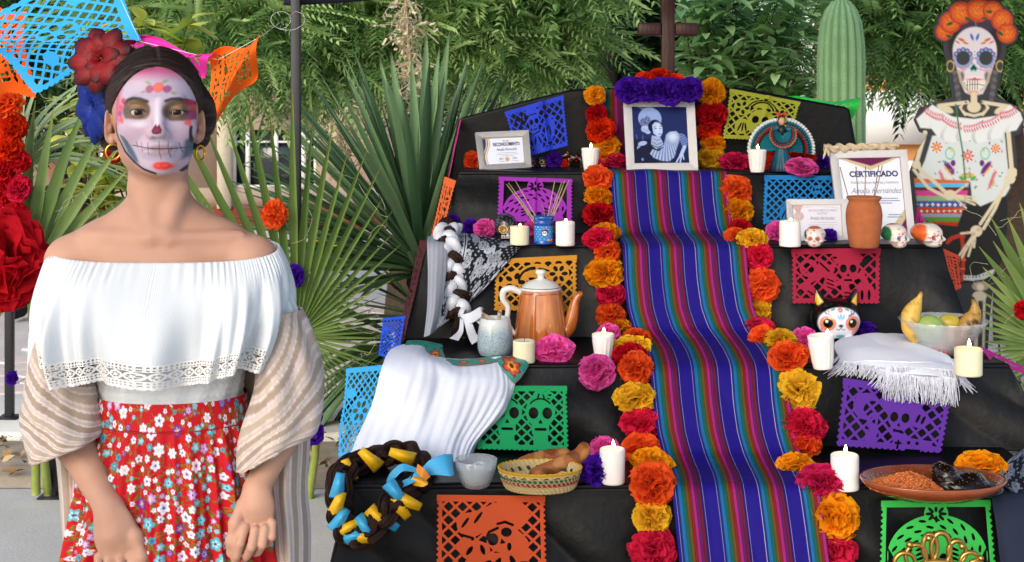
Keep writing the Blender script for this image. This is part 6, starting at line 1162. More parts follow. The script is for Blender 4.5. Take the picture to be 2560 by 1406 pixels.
# ------------------------------------------------------------------ cut-out skeleton lady
def standee():
    d = 5.25; st = 2.1; us = np.arange(2262, 2572, st); vs = np.arange(-24, 1238, st); U, V = np.meshgrid(us, vs, indexing='ij')
    crown = [(2360, 80, 27), (2375, 57, 32), (2401, 33, 34), (2445, 25, 36), (2480, 27, 30), (2504, 51, 32), (2516, 84, 30)]
    out = [('c', *c) for c in crown] + [('e', 2437, 120, 78, 90), ('p', [(2362, 120), (2512, 120), (2505, 180), (2490, 242), (2545, 268), (2562, 292), (2552, 335), (2536, 340), (2543, 400), (2541, 445), (2519, 487), (2519, 549), (2507, 639), (2489, 696), (2483, 714), (2474, 790), (2462, 1000), (2470, 1232), (2380, 1232), (2376, 1000), (2330, 760), (2296, 640), (2280, 520), (2270, 440), (2292, 380), (2318, 338), (2298, 330), (2284, 300), (2298, 270), (2380, 244), (2368, 180)])]
    F = sdu(U, V, out); v2, f3, f4 = march(F, us, vs); x, y = v2.T; n = len(x); c = np.tile(H('#45464a'), (n, 1)); r = np.random.default_rng(2)
    def pt(sh, col, a=1.0, w=1.6):
        nonlocal c; c = over(c, H(col), smooth(w, -w, sdu(x, y, sh)) * a)
    pt([('p', [(2296, 560), (2516, 480), (2518, 549), (2505, 640), (2486, 700), (2380, 710), (2320, 700)])], '#2b322e', w=3)
    # hair, braids, crown
    pt([('e', 2437, 110, 66, 78)], '#3a3338', w=4); pt([('e', 2437, 62, 50, 26)], '#4a4250', w=8); pt([('s', 2437, 50, 2440, 70, 2)], '#8a8090', .8)
    for s in (-1, 1):
        for j in range(9): pt([('e', 2437 + s * (50 - j * 1.2), 182 + j * 9, 7, 5.5, s * .5)], '#57565c' if j % 2 else '#6e6a68', .9)
        pt([('o', 2.4, ('e', 2437 + s * 62, 166, 9, 13))], '#b8a860')
    for i, (cx, cy, rr) in enumerate(crown):
        rr -= 5; dd = np.hypot(x - cx, y - cy); sp = .5 + .5 * np.sin(dd * 2.2 + 3 * np.sin(np.arctan2(y - cy, x - cx) * 9)); m = smooth(1.5, -1.5, dd - rr); c = over(c, H('#c8561a'), m); c = over(c, H('#e89038'), m * sp * smooth(rr, rr * .2, dd + 6 * (x - cx) / rr * 0) * .9); c = over(c, H('#8a2c10'), m * smooth(.6, 1, dd / rr) * (1 - sp) * .8)
    pt([('e', 2372, 92, 9, 4, .5), ('e', 2374, 60, 9, 4, -.4), ('e', 2418, 48, 8, 4, .6), ('e', 2472, 30, 8, 4), ('e', 2500, 84, 9, 4, .6), ('e', 2460, 46, 7, 3)], '#2f5a34')
    # skull
    pt([('e', 2436, 128, 55, 60), ('p', [(2388, 160), (2484, 160), (2470, 205), (2456, 235), (2432, 240), (2412, 232), (2400, 205)])], '#d3ccd4', w=2.5); pt([('e', 2400, 195, 9, 16, .3), ('e', 2470, 195, 9, 16, -.3)], '#5a5054', .9, 3); pt([('l', [(2396, 178), (2402, 205), (2418, 226)], 7), ('l', [(2474, 178), (2468, 205), (2452, 226)], 7)], '#b4a894', .9)
    for s, ex in ((-1, 2407), (1, 2464)):
        for j in range(12): a = j * PI / 6; pt([('c', ex + 20 * math.cos(a), 146 + 21 * math.sin(a), 6.5)], '#7a4a9a' if a > PI else '#a884b8', w=1.2); pt([('c', ex + 20 * math.cos(a), 146 + 21 * math.sin(a), 3)], '#5ab8c0', w=1)
        pt([('e', ex, 146, 17, 17.5)], '#45484a'); pt([('l', [(ex - 14 * s - 6, 172), (ex, 178), (ex + 12 * s + 4, 170)], 2.2)], '#c8485a', .8); pt([('e', ex + s * 4, 100, 9, 3.5, -s * .4), ('e', ex - s * 6, 108, 7, 2.6, -s * .3)], '#c86a3a'); pt([('e', 2436 + s * 7, 93, 3.4, 9, s * .35)], '#2f6ab8'); pt([('e', ex + s * 14, 106, 6, 2, -s * .6)], '#c0484a')
    pt([('p', [(2433, 158), (2444, 172), (2438, 180), (2433, 176), (2428, 180), (2423, 172)])], '#45a8a0', w=2); pt([('p', [(2433, 162), (2441, 172), (2437, 177), (2433, 172), (2429, 177), (2426, 172)])], '#3a3c3e'); pt([('e', 2436, 208, 26, 18)], '#dcd6d0'); pt([('e', 2436, 199, 20, 2.4)], '#c84a4a'); pt([('e', 2432, 232, 14, 6)], '#c8805a', .7, 3)
    tm = (np.abs(x - 2436) < 25 - .02 * (y - 208) ** 2) & (y > 201) & (y < 224); c = over(c, H('#5a4a44'), tm * ((np.abs(((x - 2436) / 6.2) % 1 - .5) > .42) | (np.abs(y - 211 - .006 * (x - 2436) ** 2) < 1)) * .85); pt([('e', 2436, 196, 3, 2), ('c', 2436, 146, 1.8), ('c', 2436, 130, 1.5), ('c', 2436, 138, 1.5)], '#8a5a9a')
    # collar bones
    pt([('p', [(2345, 262), (2390, 252), (2480, 252), (2515, 264), (2490, 290), (2380, 292)])], '#4a4744', w=3)
    bone = '#cfc4aa'
    pt([('s', 2350, 264, 2418, 256, 9), ('s', 2520, 266, 2456, 256, 9), ('e', 2362, 272, 22, 9, .4), ('e', 2506, 274, 22, 9, -.4), ('s', 2434, 238, 2434, 262, 16), ('e', 2434, 268, 17, 14), ('l', [(2400, 268), (2410, 284), (2434, 290), (2458, 284), (2468, 268)], 7), ('l', [(2408, 258), (2400, 270), (2412, 288)], 5), ('l', [(2460, 258), (2470, 270), (2456, 288)], 5)], bone); pt([('e', 2410, 272, 6, 5), ('e', 2458, 272, 6, 5), ('c', 2414, 256, 3), ('c', 2454, 256, 3)], '#5a5148', .8)
    # arms
    for L_ in ([(2312, 332), (2292, 400)], [(2520, 332), (2528, 420)]): pt([('l', L_, 11)], bone)
    # blouse and ruffle
    pt([('p', [(2330, 340), (2510, 330), (2524, 470), (2512, 490), (2450, 516), (2430, 500), (2425, 455), (2290, 450), (2312, 400)])], '#c9d0d2', w=2)
    r.random()
    ru = [('p', [(2330, 262), (2350, 275), (2380, 292), (2434, 298), (2490, 290), (2515, 272), (2524, 262), (2550, 282), (2556, 300), (2540, 326), (2510, 332), (2500, 345), (2470, 352), (2440, 360), (2410, 352), (2380, 356), (2345, 345), (2328, 322), (2300, 320), (2290, 298)])]
    pt(ru, '#d6dadc', w=2); m = smooth(2, -2, sdu(x, y, ru)); c = over(c, H('#a9b0b4'), m * smooth(.5, 1, np.sin(x * .16 + 2 * np.sin(y * .06))) * smooth(300, 350, y) * .7)
    for (x0, y0, x1, y1) in ((2312, 278, 2352, 294), (2356, 298, 2398, 316), (2408, 322, 2452, 310), (2454, 312, 2498, 290), (2500, 288, 2536, 274)):
        for t in np.linspace(0, 1, 8):
            px_, py_ = x0 + (x1 - x0) * t, y0 + (y1 - y0) * t + 4 * math.sin(t * PI); pt([('e', px_ + 2, py_ - 5, 1.9, 5, .5), ('e', px_ + 3, py_ + 5, 1.9, 5, -.5)], '#c8506a', .9, 1.2)
    # embroidery
    for fx, fy, fr_, fc_ in ((2341, 368, 15, '#c8485e'), (2488, 372, 13, '#c8485e'), (2418, 390, 17, '#c83a88'), (2480, 458, 8, '#3fa890')):
        dd = np.hypot(x - fx, y - fy); an = np.arctan2(y - fy, x - fx); m = smooth(1.5, -1.5, dd - fr_ * (.75 + .25 * np.cos(an * 8))); c = over(c, H(fc_), m); c = over(c, H('#e0b848'), smooth(1.2, -1.2, np.abs(dd - fr_ * .5) - 1.4)); c = over(c, H('#d8a8b8'), smooth(1, -1, dd - fr_ * .25))
    for s in (-1, 1): pt([('e', 2418 + s * 46, 420, 7, 20, s * .65), ('e', 2418 + s * 36, 408, 6, 8)], '#6a3a7a'); pt([('e', 2418 + s * 50, 426, 2.4, 16, s * .65)], '#e0a848'); pt([('o', 2.6, ('e', 2418 + s * 44, 384, 11, 14))], '#58b8a0'); pt([('c', 2418 + s * 38, 376, 4)], '#d8c048')
    for j in range(46): a_, b_ = r.uniform(2330, 2510), r.uniform(352, 470); pt([('e', a_, b_, r.uniform(1.2, 2.6), r.uniform(2, 5), r.uniform(0, 3))], ['#c84a78', '#d8b048', '#4aa898', '#8a4a9a', '#4a8a50'][j % 5], .85, 1.1)
    for s in (-1, 1):
        for t in np.linspace(0, 1, 7): pt([('e', 2418 + s * (60 - 0) + s * 12 * t - 6 * s, 470 - 36 * t, 1.8, 6, s * (.9)), ('e', 2418 + s * 56 + s * 14 * t, 466 - 36 * t, 1.8, 6, -s * .5)], '#c8506a', .85, 1.2)
    pt([('e', 2418, 440, 12, 6), ('e', 2404, 446, 8, 5, .6), ('e', 2432, 446, 8, 5, -.6)], '#5a9a60'); pt([('e', 2418, 440, 5, 4), ('e', 2406, 438, 4, 4), ('e', 2430, 438, 4, 4)], '#d8a838')
    pt([('l', [(2389, 262), (2396, 320), (2406, 380), (2412, 448)], 4)], '#3f7a62')
    # sash with woven bands
    sash = smooth(2, -2, sdu(x, y, [('p', [(2284, 446), (2422, 452), (2416, 500), (2402, 540), (2392, 566), (2330, 560), (2296, 540)])])); yy = y - 452 - .0 * x; bands = [(-10, 6, '#c86a3a'), (6, 16, '#5ab0d8'), (16, 26, '#6a3a30'), (26, 40, '#c84a8a'), (40, 52, '#8aa880'), (52, 68, '#4a5a9a'), (68, 84, '#b84a38'), (84, 92, '#8a94b0'), (92, 104, '#5a8a3a'), (104, 120, '#a8402e')]
    zg = 3 * np.abs(((x / 7) % 1) - .5) * 2
    for a_, b_, cl in bands: c = over(c, H(cl), sash * ((yy + zg * (a_ > 20) > a_) & (yy + zg * (a_ > 20) <= b_)))
    c = over(c, H('#d8d4d0'), sash * ((np.abs((x % 14) - 7) + np.abs(yy - 60) < 5) | (np.abs((x % 14) - 7) + np.abs(yy - 76) < 4)) * .9)
    # cane, forearms, hands, lower leg
    pt([('l', [(2368, 606), (2378, 596), (2396, 590), (2408, 592)], 10), ('l', [(2404, 594), (2408, 640), (2406, 690), (2404, 700)], 9)], '#a8442e'); pt([('s', 2402, 650, 2413, 650, 3), ('s', 2400, 672, 2411, 672, 3)], '#d0705a')
    pt([('l', [(2292, 402), (2300, 425), (2335, 455), (2362, 480)], 9), ('l', [(2284, 425), (2320, 470), (2362, 492)], 8), ('c', 2290, 412, 11)], bone); pt([('e', 2374, 488, 15, 13)], bone)
    for (x1, y1) in ((2418, 460), (2436, 494), (2440, 504), (2436, 512), (2414, 520)): pt([('s', 2380, 488, x1, y1, 5)], bone); pt([('c', 2380 + (x1 - 2380) * .55, 488 + (y1 - 488) * .55, 3.4), ('c', 2380 + (x1 - 2380) * .8, 488 + (y1 - 488) * .8, 2.8)], '#b8ac90')
    pt([('c', 2530, 432, 13), ('e', 2524, 448, 14, 12), ('l', [(2524, 452), (2490, 500), (2450, 560)], 8), ('l', [(2514, 458), (2488, 520), (2458, 572)], 8), ('e', 2440, 578, 15, 14)], bone)
    for (x1, y1) in ((2402, 584), (2398, 638), (2404, 644), (2420, 640), (2434, 618)): pt([('l', [(2438, 580), (2438 + (x1 - 2438) * .45, 580 + (y1 - 580) * .45), (x1, y1)], 5.5)], bone); pt([('c', 2438 + (x1 - 2438) * .6, 580 + (y1 - 580) * .6, 3.6)], '#b8ac90')
    pt([('e', 2432, 585, 6, 5), ('e', 2446, 574, 6, 5)], '#b4a88c', .8)
    pt([('p', [(2408, 688), (2440, 690), (2470, 678), (2486, 672), (2484, 684), (2460, 698), (2430, 702), (2408, 700)])], '#b8bcbc'); c = over(c, H('#3a403e'), (np.hypot(((x - 2408) % 9) - 4.5, y - 693 + .25 * np.clip(x - 2440, 0, 50)) < 2.2) * (x > 2408) * (x < 2484) * (y > 674) * .8)
    pt([('e', 2450, 716, 21, 12)], '#9a8f7c'); pt([('c', 2450, 718, 9)], '#d0c8b4', .9, 3); pt([('e', 2448, 740, 18, 12), ('l', [(2440, 745), (2438, 900), (2436, 1150)], 10), ('l', [(2460, 745), (2458, 850), (2452, 1150)], 6), ('e', 2428, 1205, 30, 12)], '#c4bba6')
    c = np.clip((c - .12) * 1.12 + .1, .01, 1)
    W = np.stack([(x - 1280) / FPX * d, np.full(n, d), CAMZ - (y - YH) / FPX * d], 1); base = np.array(((2420 - 1280) / FPX * d, d, 0.0)); lift = .004 - W[:, 2].min(); W[:, 2] += lift * (W[:, 2] < .1)
    b = MB(); b.add(W - base, f4, f3, c=c); root = empty('skeleton_cutout', base, label='life size cardboard cut-out of a skeleton lady with marigold crown', cat='cut-out'); b.build('printed_board', mat('printed_cardboard', src='attr', rough=.45, spec=.35), root, solid=.008)
    b = MB(); b.box((-.02, .02, 0), (.02, .035, .9)); b.box((-.02, .035, 0), (.02, .3, .02)); b.build('easel_leg', mat('grey_card', H('#6a665e'), .8), root, sm=False)
standee()
# ------------------------------------------------------------------ the young woman
GX, GY = (405 - 1280) / 1400.0, FPX / 1400.0
girl = empty('person', (GX, GY, 0), label='young woman with skull face paint, white off-shoulder blouse and red floral skirt', cat='person')
def q(px, py, y=0.0):
    w_ = P(px, py, GY + y); return np.array((w_[0] - GX, y, w_[2]))
YAW = math.radians(18); cyw, syw = math.cos(YAW), math.sin(YAW)
RH = np.array([[cyw, -syw, 0], [syw, cyw, 0], [0, 0, 1]])      # turns the face towards image right
HT = q(388, 432, .0)
def hp(x, y, z): return RH @ np.array((x, y, z)) + HT
HV = .0023
V = Vol((-.275, -.185, .565), (.28, .16, 1.61), HV)
def HE(c, r, k=.01, sub=False, rot=None):
    R_ = RH if rot is None else RH @ rot; return V.ell(hp(*c), r, k, sub, rot=R_)
def HC(a, b_, r1, r2=None, k=.01, sub=False): return V.cap(hp(*a), hp(*b_), r1, r2, k, sub)
# torso, neck, shoulders, arms
V.ell(q(405, 770, .03), (.140, .085, .17), .03); V.ell(q(428, 1000, .03), (.118, .078, .14), .05); V.ell(q(425, 1200, .03), (.155, .10, .16), .06)
for sx in (-1, 1): V.ell(q(408 + sx * 92, 840, -.042), (.056, .05, .058), .03)
V.cap(q(396, 418, .022), q(400, 575, .032), .0515, .056, .025)
V.ell(q(405, 640, .025), (.13, .06, .07), .05)
for x0, x1, x2 in ((372, 250, 182), (425, 555, 628)):
    V.cap(q(x0, 538, .045), q(x1, 612, .035), .037, .039, .035); V.cap(q(x1, 624, .03), q(x2, 652, .02), .040, .043, .03)
for x0, x1 in ((378, 215), (420, 600)): V.cap(q(x0, 597, -.040), q(x1, 590, .0), .0075, .007, .016)
V.ell(q(399, 592, -.058), (.014, .012, .014), .015, sub=True)
for sx in (-1, 1): V.cap(q(399 + sx * 55, 470, .0), q(399 + sx * 14, 585, -.035), .010, .007, .025)
AR = [(q(177, 655, .02), .043, q(140, 1005, .045), .035), (q(633, 655, .02), .043, q(735, 995, .045), .035)]
for a, r1, c, r2 in AR: V.cap(a, c, r1, r2, .02)
V.cap(q(150, 1010, .035), q(192, 1120, -.035), .034, .0325, .01); V.cap(q(192, 1120, -.035), q(274, 1272, -.085), .0325, .0235, .01)
V.cap(q(735, 1000, .04), q(692, 1110, -.03), .034, .031, .01); V.cap(q(692, 1110, -.03), q(643, 1222, -.07), .031, .0215, .01)
# hand at image left: back of the hand towards the viewer
V.ell(q(288, 1335, -.095), (.037, .0165, .055), .012, rot=roty(-.12)); V.cap(q(274, 1272, -.085), q(286, 1330, -.092), .0235, .026, .012)
def finger(pts, rs, k=.002):
    for i in range(len(pts) - 1): V.cap(q(*pts[i]), q(*pts[i + 1]), rs[i] * .82, rs[i + 1] * .82, k if i else .004)
finger([(328, 1392, -.103), (338, 1445, -.118), (330, 1490, -.108), (318, 1515, -.09)], (.0105, .0095, .0088, .008)); finger([(300, 1402, -.106), (306, 1462, -.12), (300, 1512, -.106), (290, 1535, -.086)], (.0105, .0098, .009, .0082))
finger([(271, 1402, -.102), (275, 1458, -.114), (272, 1504, -.1), (266, 1524, -.084)], (.0102, .0093, .0087, .008)); finger([(245, 1392, -.094), (248, 1436, -.105), (248, 1472, -.095), (246, 1490, -.082)], (.009, .0083, .0078, .0072))
finger([(312, 1295, -.085), (340, 1342, -.098), (354, 1392, -.105), (354, 1428, -.1)], (.015, .0125, .0105, .0088), .012)
# hand at image right, fingers curling in
V.ell(q(640, 1276, -.083), (.032, .0155, .043), .012, rot=roty(.12)); V.cap(q(643, 1222, -.07), q(641, 1262, -.08), .0215, .024, .012)
finger([(612, 1318, -.098), (601, 1358, -.112), (592, 1390, -.104), (588, 1404, -.094)], (.0105, .0095, .0088, .0078)); finger([(638, 1326, -.102), (629, 1368, -.114), (617, 1390, -.098), (610, 1398, -.085)], (.0105, .0097, .009, .008))
finger([(662, 1322, -.098), (656, 1362, -.108), (645, 1380, -.09), (638, 1384, -.078)], (.010, .0092, .0086, .0078)); finger([(681, 1308, -.09), (680, 1342, -.098), (671, 1358, -.082), (664, 1362, -.072)], (.009, .0083, .0078, .0072))
finger([(606, 1262, -.085), (588, 1308, -.098), (578, 1352, -.098), (575, 1382, -.092)], (.0135, .0112, .0096, .0082), .012)
# head
HE((0, .022, .134), (.0755, .096, .087), .02); HE((0, -.010, .088), (.067, .076, .086), .03); HE((0, -.028, .036), (.044, .050, .034), .025); HE((0, -.062, .0165), (.022, .018, .0165), .025)
for sx in (-1, 1):
    HE((sx * .041, -.002, .042), (.013, .027, .020), .03); HE((sx * .043, -.052, .078), (.020, .018, .016), .03)
    HE((sx * .0245, -.076, .1295), (.022, .010, .007), .014, rot=rotz(sx * .25))
    HE((sx * .033, -.0905, .1085), (.019, .0115, .011), .012, sub=True)
HE((0, -.082, .108), (.0085, .012, .018), .016); HC((0, -.086, .108), (0, -.1015, .0775), .0068, .0092, .012); HE((0, -.103, .0745), (.0105, .0095, .0088), .010)
for sx in (-1, 1):
    HE((sx * .0125, -.0905, .0705), (.0072, .0095, .0072), .008); HE((sx * .0062, -.0985, .0648), (.0034, .0048, .0026), .003, sub=True)
HE((0, -.080, .047), (.028, .012, .016), .014)
HE((0, -.0895, .0478), (.0215, .0065, .0040), .006); HE((0, -.0895, .0405), (.0185, .0068, .0048), .006); HC((-.022, -.0865, .0445), (.022, -.0865, .0445), .0012, .0012, .003, sub=True); HE((0, -.0965, .0445), (.020, .003, .0007), .0025, sub=True)
for sx in (-1, 1):
    c_ = hp(sx * .0325, -.0695, .1080)
    def lid(x, y, z, up, c_=c_):
        d = np.sqrt((x - c_[0]) ** 2 + (y - c_[1]) ** 2 + (z - c_[2]) ** 2) - .0146
        dx = (x - c_[0]) / .0148; edge = c_[2] + (.0050 - .0052 * dx * dx if up else -.0046 + .0038 * dx * dx)
        return np.maximum(d, (edge - z) if up else (z - edge)) + 0 * y
    for up in (1, 0): V.op(lambda x, y, z, up=up: lid(x, y, z, up), c_ - .016, c_ + .016, .0035)
    # ears
    ro = rotz(sx * .45) @ rotx(.12)
    HE((sx * .0795, .010, .083), (.0065, .019, .030), .006, rot=ro); HE((sx * .0855, .005, .086), (.004, .011, .019), .005, sub=True, rot=ro); HE((sx * .074, .004, .060), (.006, .009, .010), .006); HE((sx * .0775, .000, .080), (.0035, .005, .007), .004)
bv, bf = V.nets(); del V
# legs and feet under the skirt, coarser, same mesh
V2 = Vol((-.2, -.16, -.01), (.2, .16, .62), .006)
for sx in (-1, 1): V2.cap((.015 + sx * .075, .03, .6), (.02 + sx * .07, .02, .42), .075, .055, .02); V2.cap((.02 + sx * .07, .02, .42), (.02 + sx * .07, .05, .06), .055, .035, .02); V2.cap((.02 + sx * .07, .05, .035), (.02 + sx * .08, -.10, .03), .034, .03, .02)
lv, lf = V2.nets(); del V2
me = bpy.data.meshes.new('body'); allv = np.concatenate([bv, lv]); allf = np.concatenate([bf, lf + len(bv)])
bm = MB(); bm.add(allv, allf); me = bm.mesh('body')
# refine the face so that the paint is crisp
bmm = bmesh.new(); bmm.from_mesh(me); bmm.verts.ensure_lookup_table()
zc0, zc1 = HT[2] - .012, HT[2] + .205
ed = set()
for f in bmm.faces:
    c = f.calc_center_median()
    if c.y < .0 and zc0 < c.z < zc1: ed.update(f.edges)
bmesh.ops.subdivide_edges(bmm, edges=list(ed), cuts=1, use_grid_fill=True, smooth=0.0)
bmm.to_mesh(me); bmm.free(); me.update()
nvt = len(me.vertices); co = np.empty(nvt * 3, np.float32); me.vertices.foreach_get('co', co); co = co.reshape(-1, 3).astype(float)
nr = np.empty(nvt * 3, np.float32); me.vertices.foreach_get('normal', nr); nr = nr.reshape(-1, 3)
DF = 2.345
fx = 1280 + (co[:, 0] + GX) * FPX / DF; fy = YH + (CAMZ - co[:, 2]) * FPX / DF
skin = np.array(H('#bd957e')); C = np.tile(skin, (nvt, 1)); C *= (1 + .05 * wob(co * 1.0, 45)[:, None] + .035 * wob(co, 160, 7, 9)[:, None]); 
C = over(C, H('#b8806a'), smooth(1.0, .2, 0 * fx + np.abs(wob(co, 18, 7, 4))) * .3)
# knuckles and finger tips a little redder
C = over(C, H('#c08068'), smooth(.72, .66, co[:, 2]) * .35 * (co[:, 1] < -.05))
tips = np.zeros(nvt)
face = [(282, 215), (276, 260), (276, 300), (281, 336), (294, 370), (314, 398), (343, 421), (382, 436), (410, 438), (440, 432), (467, 416), (486, 394), (496, 362), (499, 320), (501, 280), (499, 230), (484, 190), (452, 160), (400, 145), (335, 160), (303, 190)]
front = smooth(.55, .25, nr @ RH[:, 1]) * (np.abs(((co - HT) @ RH)[:, 0]) < .0695) * (((co - HT) @ RH)[:, 1] < .0) * (co[:, 2] > HT[2] - .02)
Sf = lambda sh, w_=3.0: smooth(w_, -w_, sdu(fx, fy, sh)) * front
def prj(z): return (180 + z[0] / 3.7, 80 + z[1] / 3.7)
C = over(C, H('#bfaebf'), Sf([('p', face)], 6))
C = over(C, H('#b8517e'), Sf([('p', face)], 6) * smooth(212, 172, fy) * .95)
C = over(C, H('#c04a70'), Sf([('p', face)], 3) * np.maximum(smooth(304, 280, fx), smooth(468, 486, fx)) * smooth(345, 300, fy) * .85)
C = over(C, H('#b88aa0'), Sf([('e', 335, 335, 34, 26), ('e', 462, 340, 26, 26)], 18) * .35); C = over(C, H('#c4a2ac'), Sf([('e', 372, 330, 16, 24), ('e', 428, 332, 14, 22)], 9) * .5)  # blush contour: shading of cheeks and nose sides put into the colour
C = over(C, H('#dad2de'), Sf([('s', 396, 250, 400, 316, 12), ('e', 350, 312, 20, 7)], 6) * .75)
# eye sockets, brows, lids
C = over(C, H('#5a4634'), Sf([('&', ('e', 339, 276, 38, 30), ('r', 280, 240, 400, 298)), ('&', ('e', 443, 278, 36, 30), ('r', 400, 240, 500, 303))], 4) * .93)
C = over(C, H('#a5814e'), Sf([('e', 340, 263, 22, 9, .1), ('e', 436, 266, 20, 9, -.05)], 8) * .55); C = over(C, H('#8c6848'), Sf([('e', 342, 291, 22, 7), ('e', 441, 293, 20, 7)], 6) * .55)
C = over(C, H('#241a16'), Sf([('l', [(306, 259), (316, 250), (334, 246), (354, 248), (370, 254)], 8.5), ('l', [(414, 253), (426, 248), (442, 247), (454, 252), (462, 260)], 8.5)], 3) * .92)
def eyel(cx, cy, w_, up): return ('l', [(cx - w_, cy + (2 if up else 1)), (cx - w_ * .5, cy - (5.5 if up else -4)), (cx, cy - (7 if up else -5.5)), (cx + w_ * .5, cy - (5.5 if up else -4)), (cx + w_, cy + 1)], 2.6 if up else 1.2)
EYE = [(347, 281), (440, 284)]
for ex, ey in EYE: C = over(C, H('#14100e'), Sf([eyel(ex, ey - 1, 20, 1)], 1.5) * .95); C = over(C, H('#6a4a40'), Sf([eyel(ex, ey + 1, 18, 0)], 1.2) * .6)
# nose, mouth, stitches
C = over(C, H('#6e1e3c'), Sf([('p', [prj(z) for z in [(800, 850), (762, 910), (772, 940), (815, 948), (857, 937), (864, 905), (832, 852), (818, 875)]])], 1.6))
C = over(C, H('#8a6a70'), Sf([('e', 403, 371, 30, 8)], 4) * .75); C = over(C, H('#9c6d72'), Sf([('e', 403, 378, 22, 6)], 3) * .5)
C = over(C, H('#1c1424'), Sf([('l', [(330, 364), (352, 367), (372, 370), (401, 372), (430, 372), (455, 371), (475, 371)], 2.4)], 1.2) * .95)
for x, y, u_, d_ in [(342, 365, 10, 3), (357, 367, 11, 12), (374, 370, 13, 14), (401, 372, 19, 27), (421, 372, 17, 22), (441, 371, 12, 12), (455, 371, 11, 8)]: C = over(C, H('#2a2030'), Sf([('l', [(x - 2, y - u_), (x, y), (x + 1, y + d_)], 1.6)], 1.2) * .9)
# cheek hollows, jaw line, painted flowers
C = over(C, H('#3f5c74'), Sf([('p', [(298, 339), (308, 345), (322, 362), (338, 392), (344, 408), (330, 406), (310, 380)]), ('p', [(463, 345), (452, 352), (444, 378), (437, 403), (450, 395), (462, 368)])], 5) * .92)
C = over(C, H('#232634'), Sf([('l', [(299, 340), (306, 343), (316, 356)], 3)], 2) * .7)
C = over(C, H('#15131a'), Sf([('l', [(282, 312), (289, 346), (303, 380), (326, 405), (353, 423), (384, 435)], 6.5), ('l', [(428, 432), (444, 418), (456, 395), (462, 366), (466, 318)], 6.5)], 2) * .97)
for x, y, r_, c_ in [(392, 219, 13, '#e8503a'), (371, 223, 10, '#a8285e'), (412, 223, 9.5, '#8e2a6e'), (392, 217, 6, '#f07a4a')]: C = over(C, H(c_), Sf([('c', x, y, r_)], 3) * (.8 + .2 * np.sin(fx * 1.3) * np.sin(fy * 1.5)))
C = over(C, H('#7a9a5a'), Sf([('e', 366, 207, 8, 3.5, .4), ('e', 405, 203, 8, 3.5, -.5), ('e', 357, 230, 7, 3, -.3), ('e', 427, 233, 7, 3, .4)], 2) * .75)
for i, (x, y) in enumerate([(302, 253), (295, 269), (293, 284), (300, 300), (457, 257), (463, 270), (463, 289), (459, 307)]): C = over(C, H(['#b02a4e', '#d04a58', '#a83a78', '#d8504a'][i % 4]), Sf([('c', x, y, 7.5), ('c', x + 4, y + 6, 4)], 3) * .85)
C = over(C, H('#f0503c'), Sf([('e', 403, 416, 23, 11)], 3.5)); C = over(C, H('#b02a50'), Sf([('o', 1.6, ('e', 393, 415, 8, 7)), ('o', 1.6, ('e', 410, 415, 8, 7)), ('l', [(384, 418), (396, 421), (410, 420), (422, 417)], 1.6)], 1.3) * .7)
ca = me.color_attributes['Col']; ca.data.foreach_set('color', np.concatenate([C, np.ones((nvt, 1))], 1).astype(np.float32).ravel())
me.polygons.foreach_set('use_smooth', np.ones(len(me.polygons), bool))
M_skin = mat('skin', src='attr', rough=.5, spec=.35, sss=.12, bump=.2, bscale=900)
obj('body', me, M_skin, girl)
# eyeballs
M_eye = mat('eyeball', src='attr', rough=.15, spec=.3)
for sx in (-1, 1):
    n1, n2 = 40, 40; th = np.linspace(0, PI, n1)[:, None]; ph = np.linspace(0, 2 * PI, n2, endpoint=False)[None, :]
    Vv = np.stack([np.sin(th) * np.cos(ph), -np.cos(th) + 0 * ph, np.sin(th) * np.sin(ph)], -1); deg = np.degrees(th + 0 * ph)
    c = np.zeros((n1, n2, 3)) + np.array(H('#bcb2b0')); c = np.where(deg[..., None] < 33, H('#140c08'), c); c = np.where((deg[..., None] < 30) & (deg[..., None] > 15), H('#2c1a10'), c); c = np.where(deg[..., None] < 14, (.002, .002, .002), c)
    g = rotz(math.radians(17)) @ rotx(math.radians(1)); Vv = (Vv * .0128) @ g.T
    bb_ = MB(); bb_.grid(Vv, c=c, wrap_v=True); o = bb_.build('eyeball', M_eye, girl); o.location = tuple(hp(sx * .0325, -.0685, .1080))

# ------------------------------------------------------------------ hair
HVv = Vol(HT + np.array((-.16, -.14, .02)), HT + np.array((.17, .17, .25)), .0019)
HVv.ell(hp(0, .022, .1345), (.0845, .104, .0905), .01, rot=RH)
HVv.ell(hp(0, .045, .085), (.074, .075, .075), .03, rot=RH)
def window(x, y, z):
    c = hp(0, 0, .088); lx = cyw * (x - c[0]) + syw * (y - c[1]); ly = cyw * (y - c[1]) - syw * (x - c[0]); dz = (z - c[2]) / .0985
    return np.maximum((np.sqrt((lx / .0735) ** 2 + dz * dz) - 1) * .0735, ly + .012)
HVv.op(window, HT + np.array((-.12, -.15, -.03)), HT + np.array((.12, .05, .2)), .012, sub=True)
HVv.op(lambda x, y, z: np.maximum(np.sqrt((x - hp(0, 0, 0)[0]) ** 2 * 1.2 + 0 * y + 0 * z) - .0035, hp(0, 0, .19)[2] - z) , hp(-.01, -.12, .19), hp(.01, .03, .24), .008, sub=True) if False else None
HVv.cap(hp(.002, -.095, .185), hp(.0, .0, .226), .0016, .0016, .007, sub=True)
for sx in (-1, 1): HVv.ell(hp(sx * .088, .008, .074), (.026, .032, .034), .008, sub=True, rot=RH)
for t in np.linspace(0, 1, 9):      # side roll of braided hair, image right and nape
    a = -.3 + t * 2.6; HVv.ell(hp(.072 + .020 * math.sin(a), .048 + .01 * math.cos(9 * t), .16 - .085 * t), (.021, .026, .016), .006, rot=RH @ roty(.5 - t))
